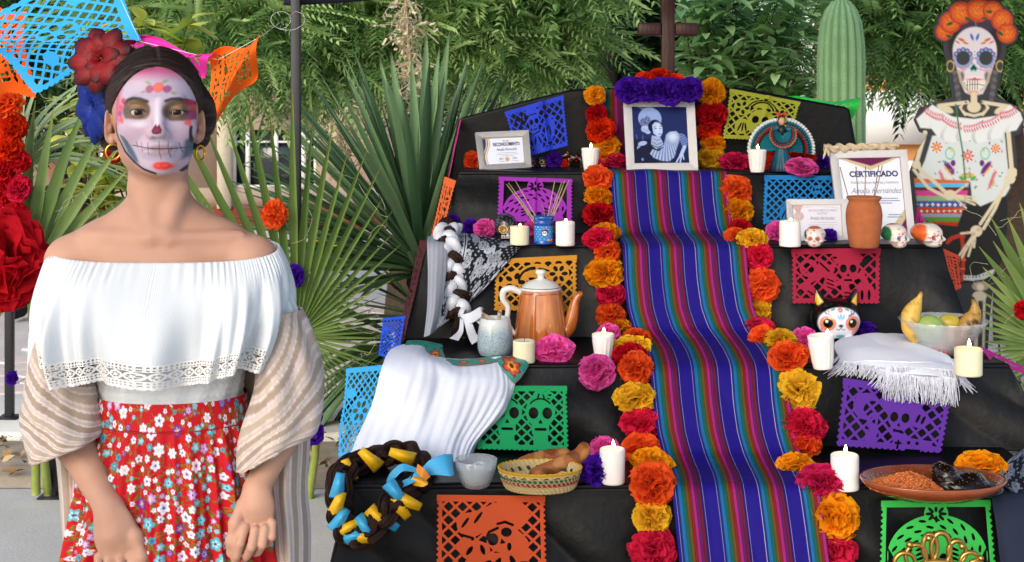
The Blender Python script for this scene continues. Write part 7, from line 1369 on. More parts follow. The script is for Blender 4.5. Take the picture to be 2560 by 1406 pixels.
for t in np.linspace(0, 1, 7): HVv.ell(hp(-.07 + .15 * t, .10 + .02 * math.sin(t * PI), .06), (.026, .026, .024), .006)
hv_, hf_ = HVv.nets(); del HVv
loc = (hv_ - HT) @ RH
ang = np.arctan2(loc[:, 2] - .09, -(loc[:, 1] - .035)); ny_ = 1
st = np.sin(ang * 150 + 3 * wob(loc, 30)) * .5 + np.sin(ang * 67 + 2 * wob(loc, 22, 7, 3)) * .5
cen = (hv_ - hp(0, .02, .1)); cen /= np.linalg.norm(cen, axis=1, keepdims=True); hv_ = hv_ + cen * (st * .0011)[:, None]
hc = np.array(H('#2b1d18'))[None] * (1 + .8 * st[:, None]) + np.array(H('#0c0808'))[None] * .3
bb_ = MB(); bb_.add(hv_, hf_, c=np.clip(hc, .002, 1)); M_hair = mat('dark_hair', src='attr', rough=.5, spec=.35)
hair = bb_.build('hair', M_hair, girl)
bb_ = MB(); r = np.random.default_rng(3)
for k in range(150):       # combed and loose strands
    s_ = r.choice((-1, 1)); a0 = r.uniform(-.3, 1.9); x_ = np.linspace(.006, r.uniform(.05, .088), 9); R_ = 1.01 + r.uniform(0, .02)
    ee = np.sqrt(np.clip(1 - (x_ / .0855) ** 2, .0, 1)); yv = .022 - .104 * ee * math.cos(a0) * R_; zv = .1345 + .0905 * ee * math.sin(a0) * R_
    if (zv < .16).any() and math.cos(a0) > .2 and False: continue
    pts = np.array([hp(s_ * x * R_, y, z) for x, y, z in zip(x_, yv, zv)]); pts[-2:] += r.normal(size=(2, 3)) * .0012
    ok = ~((np.abs(x_ / .0735) ** 2 + ((zv - .088) / .0985) ** 2 < 1.0) & (yv < -.01))
    if ok.sum() > 3 and ok[0]: bb_.tube(pts[:int(np.argmin(ok)) or 9] if not ok.all() else pts, .00045, 4, c=np.array(H('#2e211c')) * r.uniform(.5, 1.5), cap=False)
bb_.build('loose_strands', M_hair, girl)['kind'] = 'stuff'
# hair flowers
M_satin = mat('silk_petal', src='attr', rough=.5, spec=.3, transl=.05)
def rose(px, py, y, rx, ry, c0, c1, face_dir, seed, name='hair_flower', layers=((3, .3, .2), (5, .5, .5), (6, .75, .7), (8, 1.0, .95), (9, 1.18, 1.2)), lab=None):
    r = np.random.default_rng(seed); bb = MB(); d = np.asarray(face_dir, float); d /= np.linalg.norm(d); a = np.cross(d, (0, 0, 1)); a /= np.linalg.norm(a); u = np.cross(a, d)
    for n, rad, op in layers:
        for k in range(n):
            th = (k + r.uniform(-.25, .25)) / n * 2 * PI + rad * 7; op_ = op + r.uniform(-.15, .2)
            nu, nv = 9, 11; t = np.linspace(0, 1, nu)[:, None]; s = np.linspace(-1, 1, nv)[None, :]
            wdt = rad * .62 * np.sin(np.clip(t * 2.0 + .25, 0, 2.25)) * (1 + .1 * np.sin(s * 3 + seed)); lean = op_ * t ** .8
            rr = rad * .15 + rad * np.sin(lean) * t + .35 * np.clip(t - .6, 0, 1) * (1 - 1.6 * s ** 2); hh = rad * .9 * np.cos(lean) * t ** .8 - .12 * rad * s ** 2 * t - .35 * rad * np.clip(t - .75, 0, 1)
            ang_ = th + wdt * s / (rr + .35 * rad + .1)
            V_ = (rr * np.cos(ang_))[..., None] * a + (rr * np.sin(ang_))[..., None] * u + hh[..., None] * d * .8
            V_ = V_ + r.normal(size=(nu, nv, 1)) * .012
            e = smooth(.75, 1, np.maximum(t + 0 * s, np.abs(s) * .9 + 0 * t)); cc = np.asarray(H(c0)) * (1 - e[..., None]) + np.asarray(H(c1)) * e[..., None]
            bb.grid(V_, c=cc * r.uniform(.75, 1.2))
    sc = (GY + y) / FPX; o = bb.build(name, M_satin, girl); o.scale = (rx * sc, rx * sc, ry * sc); o.location = tuple(q(px, py, y))
    if lab: o['label'] = lab
    return o
rose(256, 150, .01, 64, 62, '#7c050e', '#16020a', (-.35, -1, .35), 5, lab='dark red fabric rose above her ear'); rose(300, 118, .03, 40, 34, '#7c050e', '#16020a', (.2, -.7, .8), 9, layers=((3, .5, .8), (5, .9, 1.2)), lab='smaller dark red petals over the parting')
rose(240, 262, .045, 48, 70, '#08267e', '#061550', (-.7, -1, -.1), 12, lab='royal blue fabric rose behind her ear')
# ear rings
M_gold = mat('gold', H('#d8a445'), .22, metal=1.0)
for px, py, y, r_, ry_ in ((283, 380, .012, .0125, .25), (501, 383, .02, .0125, 1.15)):
    t = np.linspace(0, 2 * PI, 40); c0 = q(px, py, y); bb_ = MB(); pts = np.stack([c0[0] + r_ * np.cos(t) * math.cos(ry_), c0[1] + r_ * np.cos(t) * math.sin(ry_), c0[2] + r_ * np.sin(t) * 1.08], 1); bb_.tube(pts, .0021, 8, cap=False); bb_.build('ear_ring', M_gold, girl)

# ------------------------------------------------------------------ blouse
M_gauze = mat('white_gauze', H('#dde2e6'), .8, spec=.15, bump=.22, wave=(22, 3, 'X', 'UV'), transl=.1)
def ruffle(u, t):
    """u 0..1 closed loop: 0..0.62 front from her right arm to her left arm, rest behind; t 0 neckline .. 1 hem"""
    u = np.asarray(u, float); t = np.asarray(t, float); fr_ = u < .62; s = np.where(fr_, u / .62, (u - .62) / .38)
    th = np.where(fr_, PI - s * PI, -s * PI); cx = np.cos(th); sy = np.sin(th)
    pf = lambda p_, v_: np.polyval(np.polyfit(p_, v_, 3), t); aL = pf([0, .14, .45, .75, 1], [.2045, .217, .2245, .2215, .210]); aR = pf([0, .14, .45, .75, 1], [.2015, .217, .2245, .215, .195])
    a = np.where(cx < 0, aL, aR); bf_ = pf([0, .14, .4, .7, 1], [.068, .088, .122, .134, .136]); bk = np.interp(t, [0, .3, 1], [.09, .11, .12])
    p_ = np.where(fr_, .72, .9)
    x = a * np.sign(cx) * np.abs(cx) ** p_; y = .015 - np.where(fr_, bf_, -bk) * np.abs(sy) ** .8 * 1.0
    x = x + .003
    cent = np.abs(s - .5) * 2
    bust = np.exp(-((s - .34) / .12) ** 2) + np.exp(-((s - .66) / .12) ** 2); y = y - np.where(fr_, bust * .012 * np.sin(np.clip(t, 0, 1) * PI), 0)
    py = np.where(fr_, 634 + 27 * np.sin(s * PI) ** .8, 634 - 24 * np.sin(s * PI)); hem = np.where(fr_, 936 - 26 * smooth(.35, 1, s) + 14 * np.sin(s * PI) + 9 * np.sin(s * 21 + 2), 920)
    pz = py + (hem - py) * t
    # gathers: fine near the band, wide towards the hem
    s2 = s + .012 * np.sin(s * 17 + 1) + .02 * np.sin(s * 7); g = np.sin(s2 * 2 * PI * 5.3 + 1.2) * .012 + np.sin(s2 * 2 * PI * 9 + .6 + t * 1.6) * .008 + np.sin(s2 * 2 * PI * 19 + 2 - t) * .003
    gf = (np.sin(s2 * 2 * PI * 46) * .0016 * (1 + .8 * np.sin(s * 23)) + np.sin(s2 * 2 * PI * 71 + 1) * .0008) * np.exp(-((t - .05) / .13) ** 2)
    wv = g * smooth(.06, .8, t) * 1.7 + gf
    # deep tucks where ruffle and sleeve part
    tk = np.exp(-((s - .115) / .02) ** 2) + np.exp(-((s - .925) / .018) ** 2); wv = wv + .022 * tk * smooth(.12, .5, t)
    nx_ = -cx * .8; ny2 = np.where(fr_, sy, sy); y = y + wv * np.abs(sy) ** .5 * np.where(fr_, 1, -1) + 0; x = x + nx_ * wv * .6
    d = GY + y; z = CAMZ - (pz - YH) / FPX * (GY - .07)
    return np.stack([x, y, z], -1)
nu, nt_ = 560, 70
U, T = np.meshgrid(np.arange(nu) / nu, np.linspace(0, 1, nt_), indexing='ij'); keep = .80
Vr = ruffle(U, T * np.where(U < .62, keep, 1.0))
bb_ = MB(); bb_.grid(Vr, wrap_u=True, uv=np.stack([U * 12, T * .3], -1)); blouse = bb_.build('blouse', M_gauze, girl, solid=.0012)
# lace edge with real holes
Lm = 620.0; us = np.linspace(0, Lm, 900); vs = np.linspace(0, 56, 90); U, W_ = np.meshgrid(us, vs, indexing='ij')
per = 17.0; xm = (U + per / 2) % per - per / 2; xh = (U % per) - per / 2
sol = np.minimum.reduce([W_ - 4.0, np.abs(W_ - 9) - 1.4, np.abs(W_ - 14) - .9, np.abs(W_ - 35.5) - 1.5, np.abs(W_ - 41) - 1.2, np.abs(W_ - 47) - 1.6])
sol = np.minimum(sol, np.abs(np.hypot(xm, W_ - 24.8) - 7.0) - 1.5); sol = np.minimum(sol, np.hypot(xm, W_ - 24.8) - 2.4)
for an in range(6): sol = np.minimum(sol, sd(xm, W_, ('s', 0, 24.8, 8.0 * math.cos(an * PI / 3 + .3), 24.8 + 8.0 * math.sin(an * PI / 3 + .3), 1.1)))
sol = np.minimum(sol, np.abs(np.abs(xh) * 1.15 - np.abs(W_ - 24.8)) - 1.0 + 100 * (np.abs(W_ - 24.8) > 10.5)); zz_ = (U % 5.0) - 2.5
sol = np.minimum(sol, np.maximum(np.abs(zz_) - 1.25, np.abs(W_ - 6.5) - 3)); sol = np.minimum(sol, np.maximum(np.abs(zz_) - 1.3, np.abs(W_ - 44) - 3.5)); sol = np.minimum(sol, np.maximum(np.abs(zz_) - 1.1, np.abs(W_ - 11.5) - 3)); sol = np.minimum(sol, np.maximum(np.abs(zz_) - 1.2, np.abs(W_ - 38) - 3))
sol = np.minimum(sol, np.hypot((U % 7.0) - 3.5, W_ - 49.0) - 3.3)
v2, f3, f4 = march(sol, us, vs); lv_ = ruffle(v2[:, 0] / Lm * .6199, keep - .004 + (1.0 - keep + .02) * v2[:, 1] / 52.0); lv_[:, 1] -= .0012
bb_ = MB(); bb_.add(lv_, f4, f3); bb_.build('lace', mat('cotton_lace', H('#e2e2e0'), .85, spec=.1), blouse, solid=.0012)
# sleeves
for a, r1, c, r2 in AR:
    ax = np.linspace(0, 1, 26)[:, None]; ctr = a[None] * (1 - ax) + c[None] * ax; th = np.linspace(0, 2 * PI, 120, endpoint=False)[None, :]
    rr = np.interp(ax, [0, .1, .5, .85, 1.0], [.044, .05, .056, .052, .047]) * (1 + .05 * np.sin(th * 13 + ax * 2) + .025 * np.sin(th * 29))
    V_ = ctr[:, None, :] + np.stack([rr * np.cos(th), rr * np.sin(th) * 1.1, 0 * rr], -1); V_[..., 2] += .012 * np.cos(th) * np.sign(-a[0]) * (1 - ax)
    bb_ = MB(); bb_.grid(V_, wrap_v=True, uv=np.stack(np.broadcast_arrays(th * .6, ax * .3), -1)); bb_.build('sleeve', M_gauze, blouse, solid=.001)
# gathered bodice
zz = np.linspace(0, 1, 90)[:, None]; th = np.linspace(0, 2 * PI, 240, endpoint=False)[None, :]; cb = q(428, 960, .03)
zt0, zt1 = q(0, 850, -.05)[2], q(0, 1085, -.05)[2]; zb = zt0 + (zt1 - zt0) * zz
av = np.interp(zz, [0, .35, .65, 1], [.145, .132, .1265, .132]); bvv = np.interp(zz, [0, .35, .65, 1], [.112, .106, .098, .095])
rip = .0014 * np.abs(np.sin(zz * 34)) + .0007 * np.sin(th * 60 + 5 * np.sin(zz * 34)) + .0012 * np.sin(th * 17 + zz * 9)
V_ = np.stack([cb[0] + (av + rip) * np.cos(th), cb[1] - .002 + (bvv + rip) * np.sin(th), zb + 0 * th], -1); bb_ = MB(); bb_.grid(V_, wrap_v=True, uv=np.stack(np.broadcast_arrays(th * 1.6, zz * .3), -1)); bb_.build('bodice', M_gauze, blouse, solid=.001)

# ------------------------------------------------------------------ skirt with printed flowers
nth, nz = 900, 430; th = np.linspace(0, 2 * PI, nth, endpoint=False)[None, :]; zt0 = q(0, 1008, -.06)[2]
tz = np.concatenate([np.linspace(0, .56, 330), np.linspace(.565, 1, 100)])[:, None]; zz = zt0 + (.07 - zt0) * tz
ctrx = np.interp(tz, [0, .35, 1], [cb[0], q(430, 1200)[0] * .6, .02]); av = np.interp(tz, [0, .05, .15, .35, .6, 1], [.1345, .139, .160, .192, .235, .30]); bvv = np.interp(tz, [0, .05, .15, .35, .6, 1], [.099, .103, .115, .135, .175, .24])
pl = np.sin(th * 15 + .5 * np.sin(th * 3)) * .6 + np.sin(th * 27 + 1.3 + tz * 1.5) * .4 + .35 * np.sin(th * 41 + tz * 2)
pl = np.sign(pl) * np.abs(pl) ** .8; amp = np.interp(tz, [0, .052, .056, .14, .4, 1], [.0003, .0006, .003, .0085, .017, .030]); kick = -np.exp(-(((th - 1.5 * PI + .08 + PI) % (2 * PI) - PI) / .035) ** 2) * .014 * smooth(.1, .2, tz)
rr = amp * pl + kick + .0016 * (tz < .052) * 1
V_ = np.stack([ctrx + (av + rr) * np.cos(th), .028 + (bvv + rr * 1.0) * np.sin(th), zz + 0 * th], -1)
V_[..., 2] += .0 * V_[..., 2]
arc_ = (th - 1.5 * PI) * .185 + 0 * tz; hgt = (tz * (zt0 - .07)) + 0 * th         # cloth coordinates in metres
Cs = np.zeros((len(tz), nth, 3)) + np.array(H('#b80e1b')); Cs *= (1 + .06 * np.sin(hgt * 900) * np.sin(arc_ * 900))[..., None]
r = np.random.default_rng(21); pts = []
def stamp(u0, v0, size, fn):
    i0, i1 = np.searchsorted(hgt[:, 0], [v0 - size, v0 + size]); ua = arc_[0]; j0, j1 = np.searchsorted(ua, [u0 - size, u0 + size])
    if i1 <= i0 or j1 <= j0: return
    X_ = arc_[i0:i1, j0:j1] - u0; Y_ = hgt[i0:i1, j0:j1] - v0; fn(Cs[i0:i1, j0:j1], X_, Y_)
def paint_(blk, m, col): blk[...] = blk + (np.asarray(col) - blk) * np.clip(m, 0, 1)[..., None]
def blossom(blk, X_, Y_, R_, n, rot, c1, c2, cc):
    rad = np.hypot(X_, Y_) / R_; an = np.arctan2(Y_, X_) + rot; edge = .62 + .38 * np.abs(np.cos(an * n / 2)); m = smooth(1.06, .92, rad / edge); paint_(blk, m, c1)
    paint_(blk, m * smooth(.75, .2, rad) * (.5 + .5 * np.cos(an * n)), c2); paint_(blk, smooth(.26, .16, rad), cc)
def leafp(blk, X_, Y_, L_, rot, c): x = X_ * math.cos(rot) + Y_ * math.sin(rot); y = -X_ * math.sin(rot) + Y_ * math.cos(rot); paint_(blk, smooth(1.15, .85, np.hypot((x - L_ * .5) / (L_ * .5), y / (L_ * .13))), c)
def stem(blk, X_, Y_, L_, rot, c): x = X_ * math.cos(rot) + Y_ * math.sin(rot); y = -X_ * math.sin(rot) + Y_ * math.cos(rot) - 6 * x * x / 1.0 * 5; paint_(blk, (np.abs(y) < .0008) * (x > 0) * (x < L_) * 1.0, c)
grn = [H('#5f6e22'), H('#4f6a2a'), H('#7a7c2a')]; ca1 = [(H('#e9e2f2'), H('#4db9cc')), (H('#3fb3c6'), H('#d8eef2')), (H('#f1e6f4'), H('#8a3f9c')), (H('#6a2a86'), H('#d9c2ea')), (H('#efeaf2'), H('#e48ab4')), (H('#2a9fb8'), H('#1c5f86')), (H('#b888cc'), H('#f2e4f6'))]
PA = np.zeros((0, 3))
for k in range(9000):
    u0 = r.uniform(arc_[0, 0], arc_[0, -1]); v0 = r.uniform(0, hgt[-1, 0]); R_ = r.choice([.0048, .007, .0095, .012], p=[.34, .3, .24, .12]) 
    if len(PA) and (((u0 - PA[:, 0]) ** 2 + (v0 - PA[:, 1]) ** 2) < ((R_ + PA[:, 2]) * .98) ** 2).any(): continue
    pts.append((u0, v0, R_)); PA = np.array(pts); gc = grn[r.integers(3)]; a0 = r.uniform(0, 6.28)
    for j in range(r.integers(1, 4)): aa = a0 + j * 1.7 + r.uniform(-.3, .3); stamp(u0, v0, .036, lambda blk, X_, Y_: (stem(blk, X_, Y_, R_ + .008, aa, gc), leafp(blk, X_ - math.cos(aa) * R_ * .9, Y_ - math.sin(aa) * R_ * .9, .010, aa + r.uniform(-.4, .4), gc)))
for u0, v0, R_ in pts:
    c1, c2 = ca1[r.choice(7, p=[.22, .22, .18, .12, .1, .08, .08])]; stamp(u0, v0, R_ * 1.1, lambda blk, X_, Y_: blossom(blk, X_, Y_, R_, r.integers(5, 7), r.uniform(0, 6), c1, c2, H('#d8c86a') if r.random() > .6 else H('#5a2a7a')))
bb_ = MB(); bb_.grid(V_, c=Cs, wrap_v=True); skirt = bb_.build('skirt', mat('floral_rayon', src='attr', rough=.6, spec=.25, bump=.06, bscale=1200), girl)
# waistband seam
t = np.linspace(0, 2 * PI, 120); bb_ = MB(); zb_ = zt0 + (.07 - zt0) * .054; bb_.tube(np.stack([cb[0] + .1405 * np.cos(t), .028 + .1045 * np.sin(t), np.full_like(t, zb_)], 1), .0012, 6, cap=False); bb_.build('waist_seam', mat('seam_red', H('#a50f1a'), .7), skirt)

# ------------------------------------------------------------------ shawl over both elbows
def stripes(s):
    """stripe colour by distance s in metres"""
    w_ = [(.014, '#ad9c8e'), (.004, '#cbbfb0'), (.006, '#b9a5a2'), (.004, '#cfc4bc'), (.012, '#9f8d7e'), (.003, '#cfc4b4'), (.006, '#bcaaa8'), (.004, '#d2c8ba'), (.015, '#9c8a7c'), (.003, '#d0c2c0'), (.007, '#c2b2ae'), (.003, '#d2c8ba')]
    xs = np.cumsum([0] + [a for a, _ in w_]); cols = np.array([H(c) for _, c in w_]); k = np.searchsorted(xs, np.mod(s, xs[-1]), 'right') - 1; return cols[np.clip(k, 0, len(cols) - 1)]
M_wool = mat('striped_wool_shawl', src='attr', rough=.9, spec=.1, bump=.3, bscale=520, sheen=.25, var=.08, vscale=90)
def cone(rings, nth=150, nr=110, dirn=1, stripe=None):
    """rings: (px, py, y, half width px, half depth m, tilt)"""
    C0 = np.array([np.concatenate([q(r_[0], r_[1], r_[2]), [r_[3] / 1400, r_[4], r_[5], r_[6] if len(r_) > 6 else 0]]) for r_ in rings]); K = catmull(C0, nr)
    th = np.linspace(0, 2 * PI, nth, endpoint=False)[None, :]; k = lambda i: K[:, i:i + 1]; tt = np.linspace(0, 1, nr)[:, None]
    wr = 1 + .06 * np.sin(th * 3 + tt * 4) + .045 * np.sin(th * 5 - tt * 8 + 1) + .02 * np.sin(th * 9 + tt * 10)
    x = k(3) * np.cos(th) * wr; y = k(4) * np.sin(th) * wr
    V_ = np.stack([k(0) + x * np.cos(k(5)), k(1) + y, k(2) + x * np.sin(k(5)) * 1.0 + y * k(6)], -1)
    return V_, th, tt
shawl_parts = []
Vl, th, tt = cone([(158, 812, .02, 60, .055, .10), (152, 868, .02, 74, .066, .22), (150, 935, .012, 86, .078, .30), (152, 1002, -.005, 90, .084, .28), (162, 1060, -.03, 86, .076, .12), (166, 1108, -.045, 84, .070, .28), (164, 1122, -.045, 84, .07, .36)])
s_ = tt * .26 - .085 * np.cos(th - .3) * (1 - .2 * tt) + .03 * np.sin(th); bb_ = MB(); bb_.grid(Vl, c=stripes(s_ + .02), wrap_v=True); shawl = bb_.build('shawl', M_wool, girl, solid=.004); shawl['label'] = 'beige and cream striped shawl over her elbows'
Vq, th, tt = cone([(700, 770, .02, 50, .055, -.12), (712, 830, .02, 70, .064, -.25), (722, 900, .015, 84, .075, -.32), (724, 970, .0, 86, .082, -.36), (710, 1038, -.02, 84, .078, -.38), (684, 1092, -.04, 76, .068, -.05), (664, 1130, -.05, 70, .06, .4), (660, 1142, -.052, 68, .06, .5)])
s_ = tt * .26 + .085 * np.cos(th + .3) * (1 - .2 * tt) + .03 * np.sin(th); bb_ = MB(); bb_.grid(Vq, c=stripes(s_ + .055), wrap_v=True); bb_.build('shawl_fold', M_wool, shawl, solid=.004)
def tail(rows, nu=90, nv=70, ph=0, name='shawl_tail', dv=.11):
    S_ = loft([[q(*p) for p in r_] for r_ in rows], nu, nv); a, b2 = np.meshgrid(np.linspace(0, 1, nu), np.linspace(0, 1, nv), indexing='ij')
    S_[..., 1] += .006 * np.sin(b2 * 19 + a * 2 + ph) ; bb = MB(); bb.grid(S_, c=stripes(b2 * dv + ph)); return bb.build(name, M_wool, shawl, solid=.004)
tail([[(120, 1040, .06), (170, 1050, .04), (232, 1040, .05), (262, 1020, .06)], [(138, 1150, .04), (172, 1160, .0), (225, 1150, .03), (262, 1140, .06)], [(148, 1250, .04), (176, 1256, -.01), (212, 1250, .01), (255, 1250, .06)], [(155, 1340, .04), (178, 1340, -.01), (210, 1345, .02), (262, 1350, .07)], [(170, 1500, .05), (186, 1500, .0), (215, 1500, .03), (270, 1500, .07)], [(180, 1640, .05), (196, 1640, .0), (225, 1640, .03), (275, 1640, .07)]], ph=.0, dv=.13)
tail([[(640, 1010, .05), (690, 1010, .03), (740, 1010, .04), (780, 1000, .06)], [(650, 1110, .04), (690, 1120, -.01), (738, 1120, -.01), (772, 1110, .05)], [(664, 1220, .04), (690, 1230, -.02), (734, 1230, -.01), (766, 1220, .05)], [(676, 1330, .04), (700, 1330, -.02), (740, 1330, -.01), (774, 1330, .05)], [(688, 1500, .04), (708, 1500, -.02), (742, 1500, .0), (772, 1500, .05)], [(690, 1640, .04), (712, 1640, -.01), (748, 1640, .0), (778, 1640, .05)]], ph=.03, dv=.13)
# the part that passes behind her back
tail([[(170, 850, .07), (250, 870, .09), (420, 880, .15), (600, 870, .09), (690, 840, .07)], [(165, 950, .07), (245, 960, .08), (420, 970, .155), (620, 960, .08), (700, 940, .07)], [(165, 1080, .08), (245, 1090, .10), (420, 1090, .17), (630, 1090, .10), (700, 1080, .08)], [(175, 1180, .10), (300, 1170, .18), (420, 1180, .19), (560, 1170, .18), (690, 1160, .10)]], ph=.01, name='shawl_back', nu=60, nv=120, dv=0)
# ------------------------------------------------------------------ trees and plants
M_leaf = mat('leaf', src='attr', rough=.5, spec=.35, transl=.35); M_leafo = mat('leaf_single', src='obj', rough=.45, spec=.4, transl=.3)
M_bark = mat('bark', H('#4a3a2e'), .9, var=.3, vscale=30, bump=.8, bscale=60)
def spray(seed, L=.36, n=15):
    """one drooping pinnate leaf: verts, quads"""
    r = np.random.default_rng(seed); t = np.linspace(0, 1, n); ax = np.stack([L * t * .5, r.normal() * .03 * t, -L * .9 * t ** 1.25], 1); vs, fs = [], []
    for i in range(1, n):
        tg = ax[i] - ax[i - 1]; tg /= np.linalg.norm(tg)
        for s in (-1, 1):
            l = .072 * (1 - .4 * t[i]) * r.uniform(.92, 1.08); d = tg * .72 + np.array((.12, s * .72, r.normal() * .07)); d /= np.linalg.norm(d); w_ = np.cross(d, (0, 0, 1)); w_ /= np.linalg.norm(w_) + 1e-9; w_ = w_ * .0062; k = len(vs); p0 = ax[i]
            vs += [p0, p0 + d * l * .4 + w_ + np.array((0, 0, .002)), p0 + d * l + np.array((0, 0, -.008)), p0 + d * l * .4 - w_]; fs.append((k, k + 1, k + 2, k + 3))
    return np.array(vs), np.array(fs)
SPR = [spray(s) for s in range(5)]
def crown(clumps, n, seed, c_lo, c_hi, name, parent, sc=1.0, front=True):
    r = np.random.default_rng(seed); b = MB(); wts = np.array([c[3] * c[5] for c in clumps]); wts /= wts.sum()
    for i in range(n):
        cx, cy, cz, rx, ry, rz2 = clumps[r.choice(len(clumps), p=wts)]; th = r.uniform(0, 2 * PI); u = r.uniform(-1, 1); q_ = np.array((math.sqrt(1 - u * u) * math.cos(th), math.sqrt(1 - u * u) * math.sin(th), u))
        if front and q_[1] > .35: q_[1] = -q_[1]
        rad = r.uniform(.35, 1.0) ** .6; p0 = np.array((cx, cy, cz)) + q_ * np.array((rx, ry, rz2)) * rad; v, f = SPR[r.integers(5)]
        az = -PI / 2 + r.normal() * .75; M_ = rotz(az) @ roty(r.normal() * .5 - .45) @ rotx(r.normal() * .5); s = sc * r.uniform(.95, 1.5); p0[2] += .2; col = np.array(c_lo) + (np.array(c_hi) - np.array(c_lo)) * r.random(); col = col * r.uniform(.8, 1.2)
        b.add(p0 + (v * s) @ M_.T, f, c=np.clip(col, 0, 1))
    o = b.build(name, M_leaf); att(o, parent); o['kind'] = 'stuff'; return o
def CL(px, py, d, rx, rz2, ry=None):
    p = P(px, py, d); s = d / FPX; return (p[0], p[1], p[2], rx * s, (ry or (rx + rz2) / 2 * .8) * s if ry is None else ry, rz2 * s)
def trunk(root, pts, r0, r1, name='trunk'):
    b = MB(); c = catmull(pts, 24); b.tube(c, np.linspace(r0, r1, 24) * (1 + .08 * np.sin(np.arange(24))), 12); return att(b.build(name, M_bark), root)
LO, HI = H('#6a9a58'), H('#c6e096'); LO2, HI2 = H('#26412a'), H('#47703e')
t1 = empty('neem_tree', P(1010, 640, 8.6) * np.array((1, 1, 0)), label='big drooping feathery tree behind the yucca and the canopy leg', cat='tree')
x0 = t1.location[0]
trunk(t1, [(x0, 8.6, 0), (x0 + .06, 8.6, 1.2), (x0 - .05, 8.6, 2.2), (x0 + .1, 8.6, 3.2)], .13, .07); trunk(t1, [(x0, 8.6, 1.6), (x0 - .7, 8.4, 2.3), (x0 - 1.6, 8.1, 2.5)], .06, .02, 'limb'); trunk(t1, [(x0, 8.6, 1.7), (x0 + .6, 8.4, 2.4), (x0 + 1.2, 8.1, 2.4)], .06, .02, 'limb')
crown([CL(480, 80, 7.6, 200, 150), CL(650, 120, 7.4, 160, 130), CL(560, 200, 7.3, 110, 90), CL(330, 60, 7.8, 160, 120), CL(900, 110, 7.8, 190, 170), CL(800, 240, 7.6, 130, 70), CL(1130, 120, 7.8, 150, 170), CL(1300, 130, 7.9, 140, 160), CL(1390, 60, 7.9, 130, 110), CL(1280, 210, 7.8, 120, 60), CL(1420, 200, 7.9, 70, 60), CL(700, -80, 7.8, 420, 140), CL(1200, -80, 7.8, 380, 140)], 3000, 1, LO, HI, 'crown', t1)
crown([CL(600, 60, 8.6, 420, 190), CL(1150, 90, 8.6, 360, 200), CL(1350, 180, 8.5, 130, 100)], 1700, 5, LO2, HI2, 'inner_crown', t1)  # darker leaf colours stand in for shade inside the crown
t2 = empty('dark_tree', P(1500, 700, 9.6) * np.array((1, 1, 0)), label='dark shaded tree with bright sky gaps behind the wooden cross', cat='tree'); x0 = t2.location[0]
trunk(t2, [(x0 - .05, 9.6, 0), (x0, 9.6, 1.4), (x0 - .04, 9.6, 2.4), (x0 + .1, 9.6, 3.4)], .14, .1)
crown([CL(1600, 60, 10.2, 170, 120), CL(1640, 180, 10.2, 130, 80), CL(1500, 250, 10, 120, 60), CL(1760, 150, 10.2, 200, 160), CL(1460, 40, 10.2, 60, 90)], 1500, 2, H('#1d3320'), H('#3a5a34'), 'crown', t2)
t3 = empty('pepper_tree', P(2330, 700, 8.2) * np.array((1, 1, 0)), label='dark green drooping tree behind the cut-out skeleton lady', cat='tree'); x0 = t3.location[0]
trunk(t3, [(x0 + .5, 8.2, 0), (x0 + .45, 8.2, 1.2), (x0 + .3, 8.2, 2.4), (x0 + .4, 8.2, 3.4)], .12, .07)
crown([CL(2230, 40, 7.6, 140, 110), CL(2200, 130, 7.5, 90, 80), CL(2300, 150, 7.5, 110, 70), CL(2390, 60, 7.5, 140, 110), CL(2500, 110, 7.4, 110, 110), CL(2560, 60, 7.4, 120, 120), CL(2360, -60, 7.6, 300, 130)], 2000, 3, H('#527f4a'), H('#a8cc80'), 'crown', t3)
crown([CL(2330, 70, 8.4, 240, 120), CL(2250, 150, 8.3, 120, 60), CL(2480, 140, 8.3, 140, 70)], 1500, 6, H('#1f3a20'), H('#3a5f34'), 'inner_crown', t3)  # inner leaves coloured darker, as shade behind the outer sprays
t4 = empty('background_tree', P(200, 700, 10.5) * np.array((1, 1, 0)), label='darker tree beyond the palm and blue bunting', cat='tree'); x0 = t4.location[0]
trunk(t4, [(x0, 10.5, 0), (x0, 10.5, 1.4), (x0 + .1, 10.5, 3.0)], .12, .07); crown([CL(60, 60, 9.6, 220, 150), CL(200, 220, 9.4, 180, 90), CL(40, 280, 9.2, 120, 90), CL(300, 160, 9.5, 160, 130)], 1500, 8, H('#26452a'), H('#5a8048'), 'crown', t4)
# ---- broad leaves
def leafmesh(name, w, curl, m):
    n = 7; t = np.linspace(0, 1, n)[:, None]; s = np.array((-1, 0, 1.0))[None, :]; ww = w * np.sin(PI * t ** .8) ** .9; V_ = np.stack([t + 0 * s, ww * s, -.16 * t ** 2 * curl + .35 * ww * np.abs(s)], -1); b = MB(); b.grid(V_, c=np.repeat((1 - .12 * (s == 0) + 0 * t)[..., None], 3, -1)); me = b.mesh(name); me.materials.append(m); return me
LM = [leafmesh('leaf', .2, 1.0, M_leafo), leafmesh('leaf', .24, 2.2, M_leafo), leafmesh('leaf', .17, .3, M_leafo)]
LMV = []
for w_, cu in ((.2, 1.0), (.24, 2.2), (.17, .3)):
    n = 5; t = np.linspace(0, 1, n)[:, None]; s = np.array((-1, 0, 1.0))[None, :]; ww = w_ * np.sin(PI * t ** .8) ** .9; V_ = np.stack([t + 0 * s, ww * s, -.16 * t ** 2 * cu + .35 * ww * np.abs(s)], -1); b = MB(); b.grid(V_); LMV.append((V_.reshape(-1, 3), b.f4[0]))
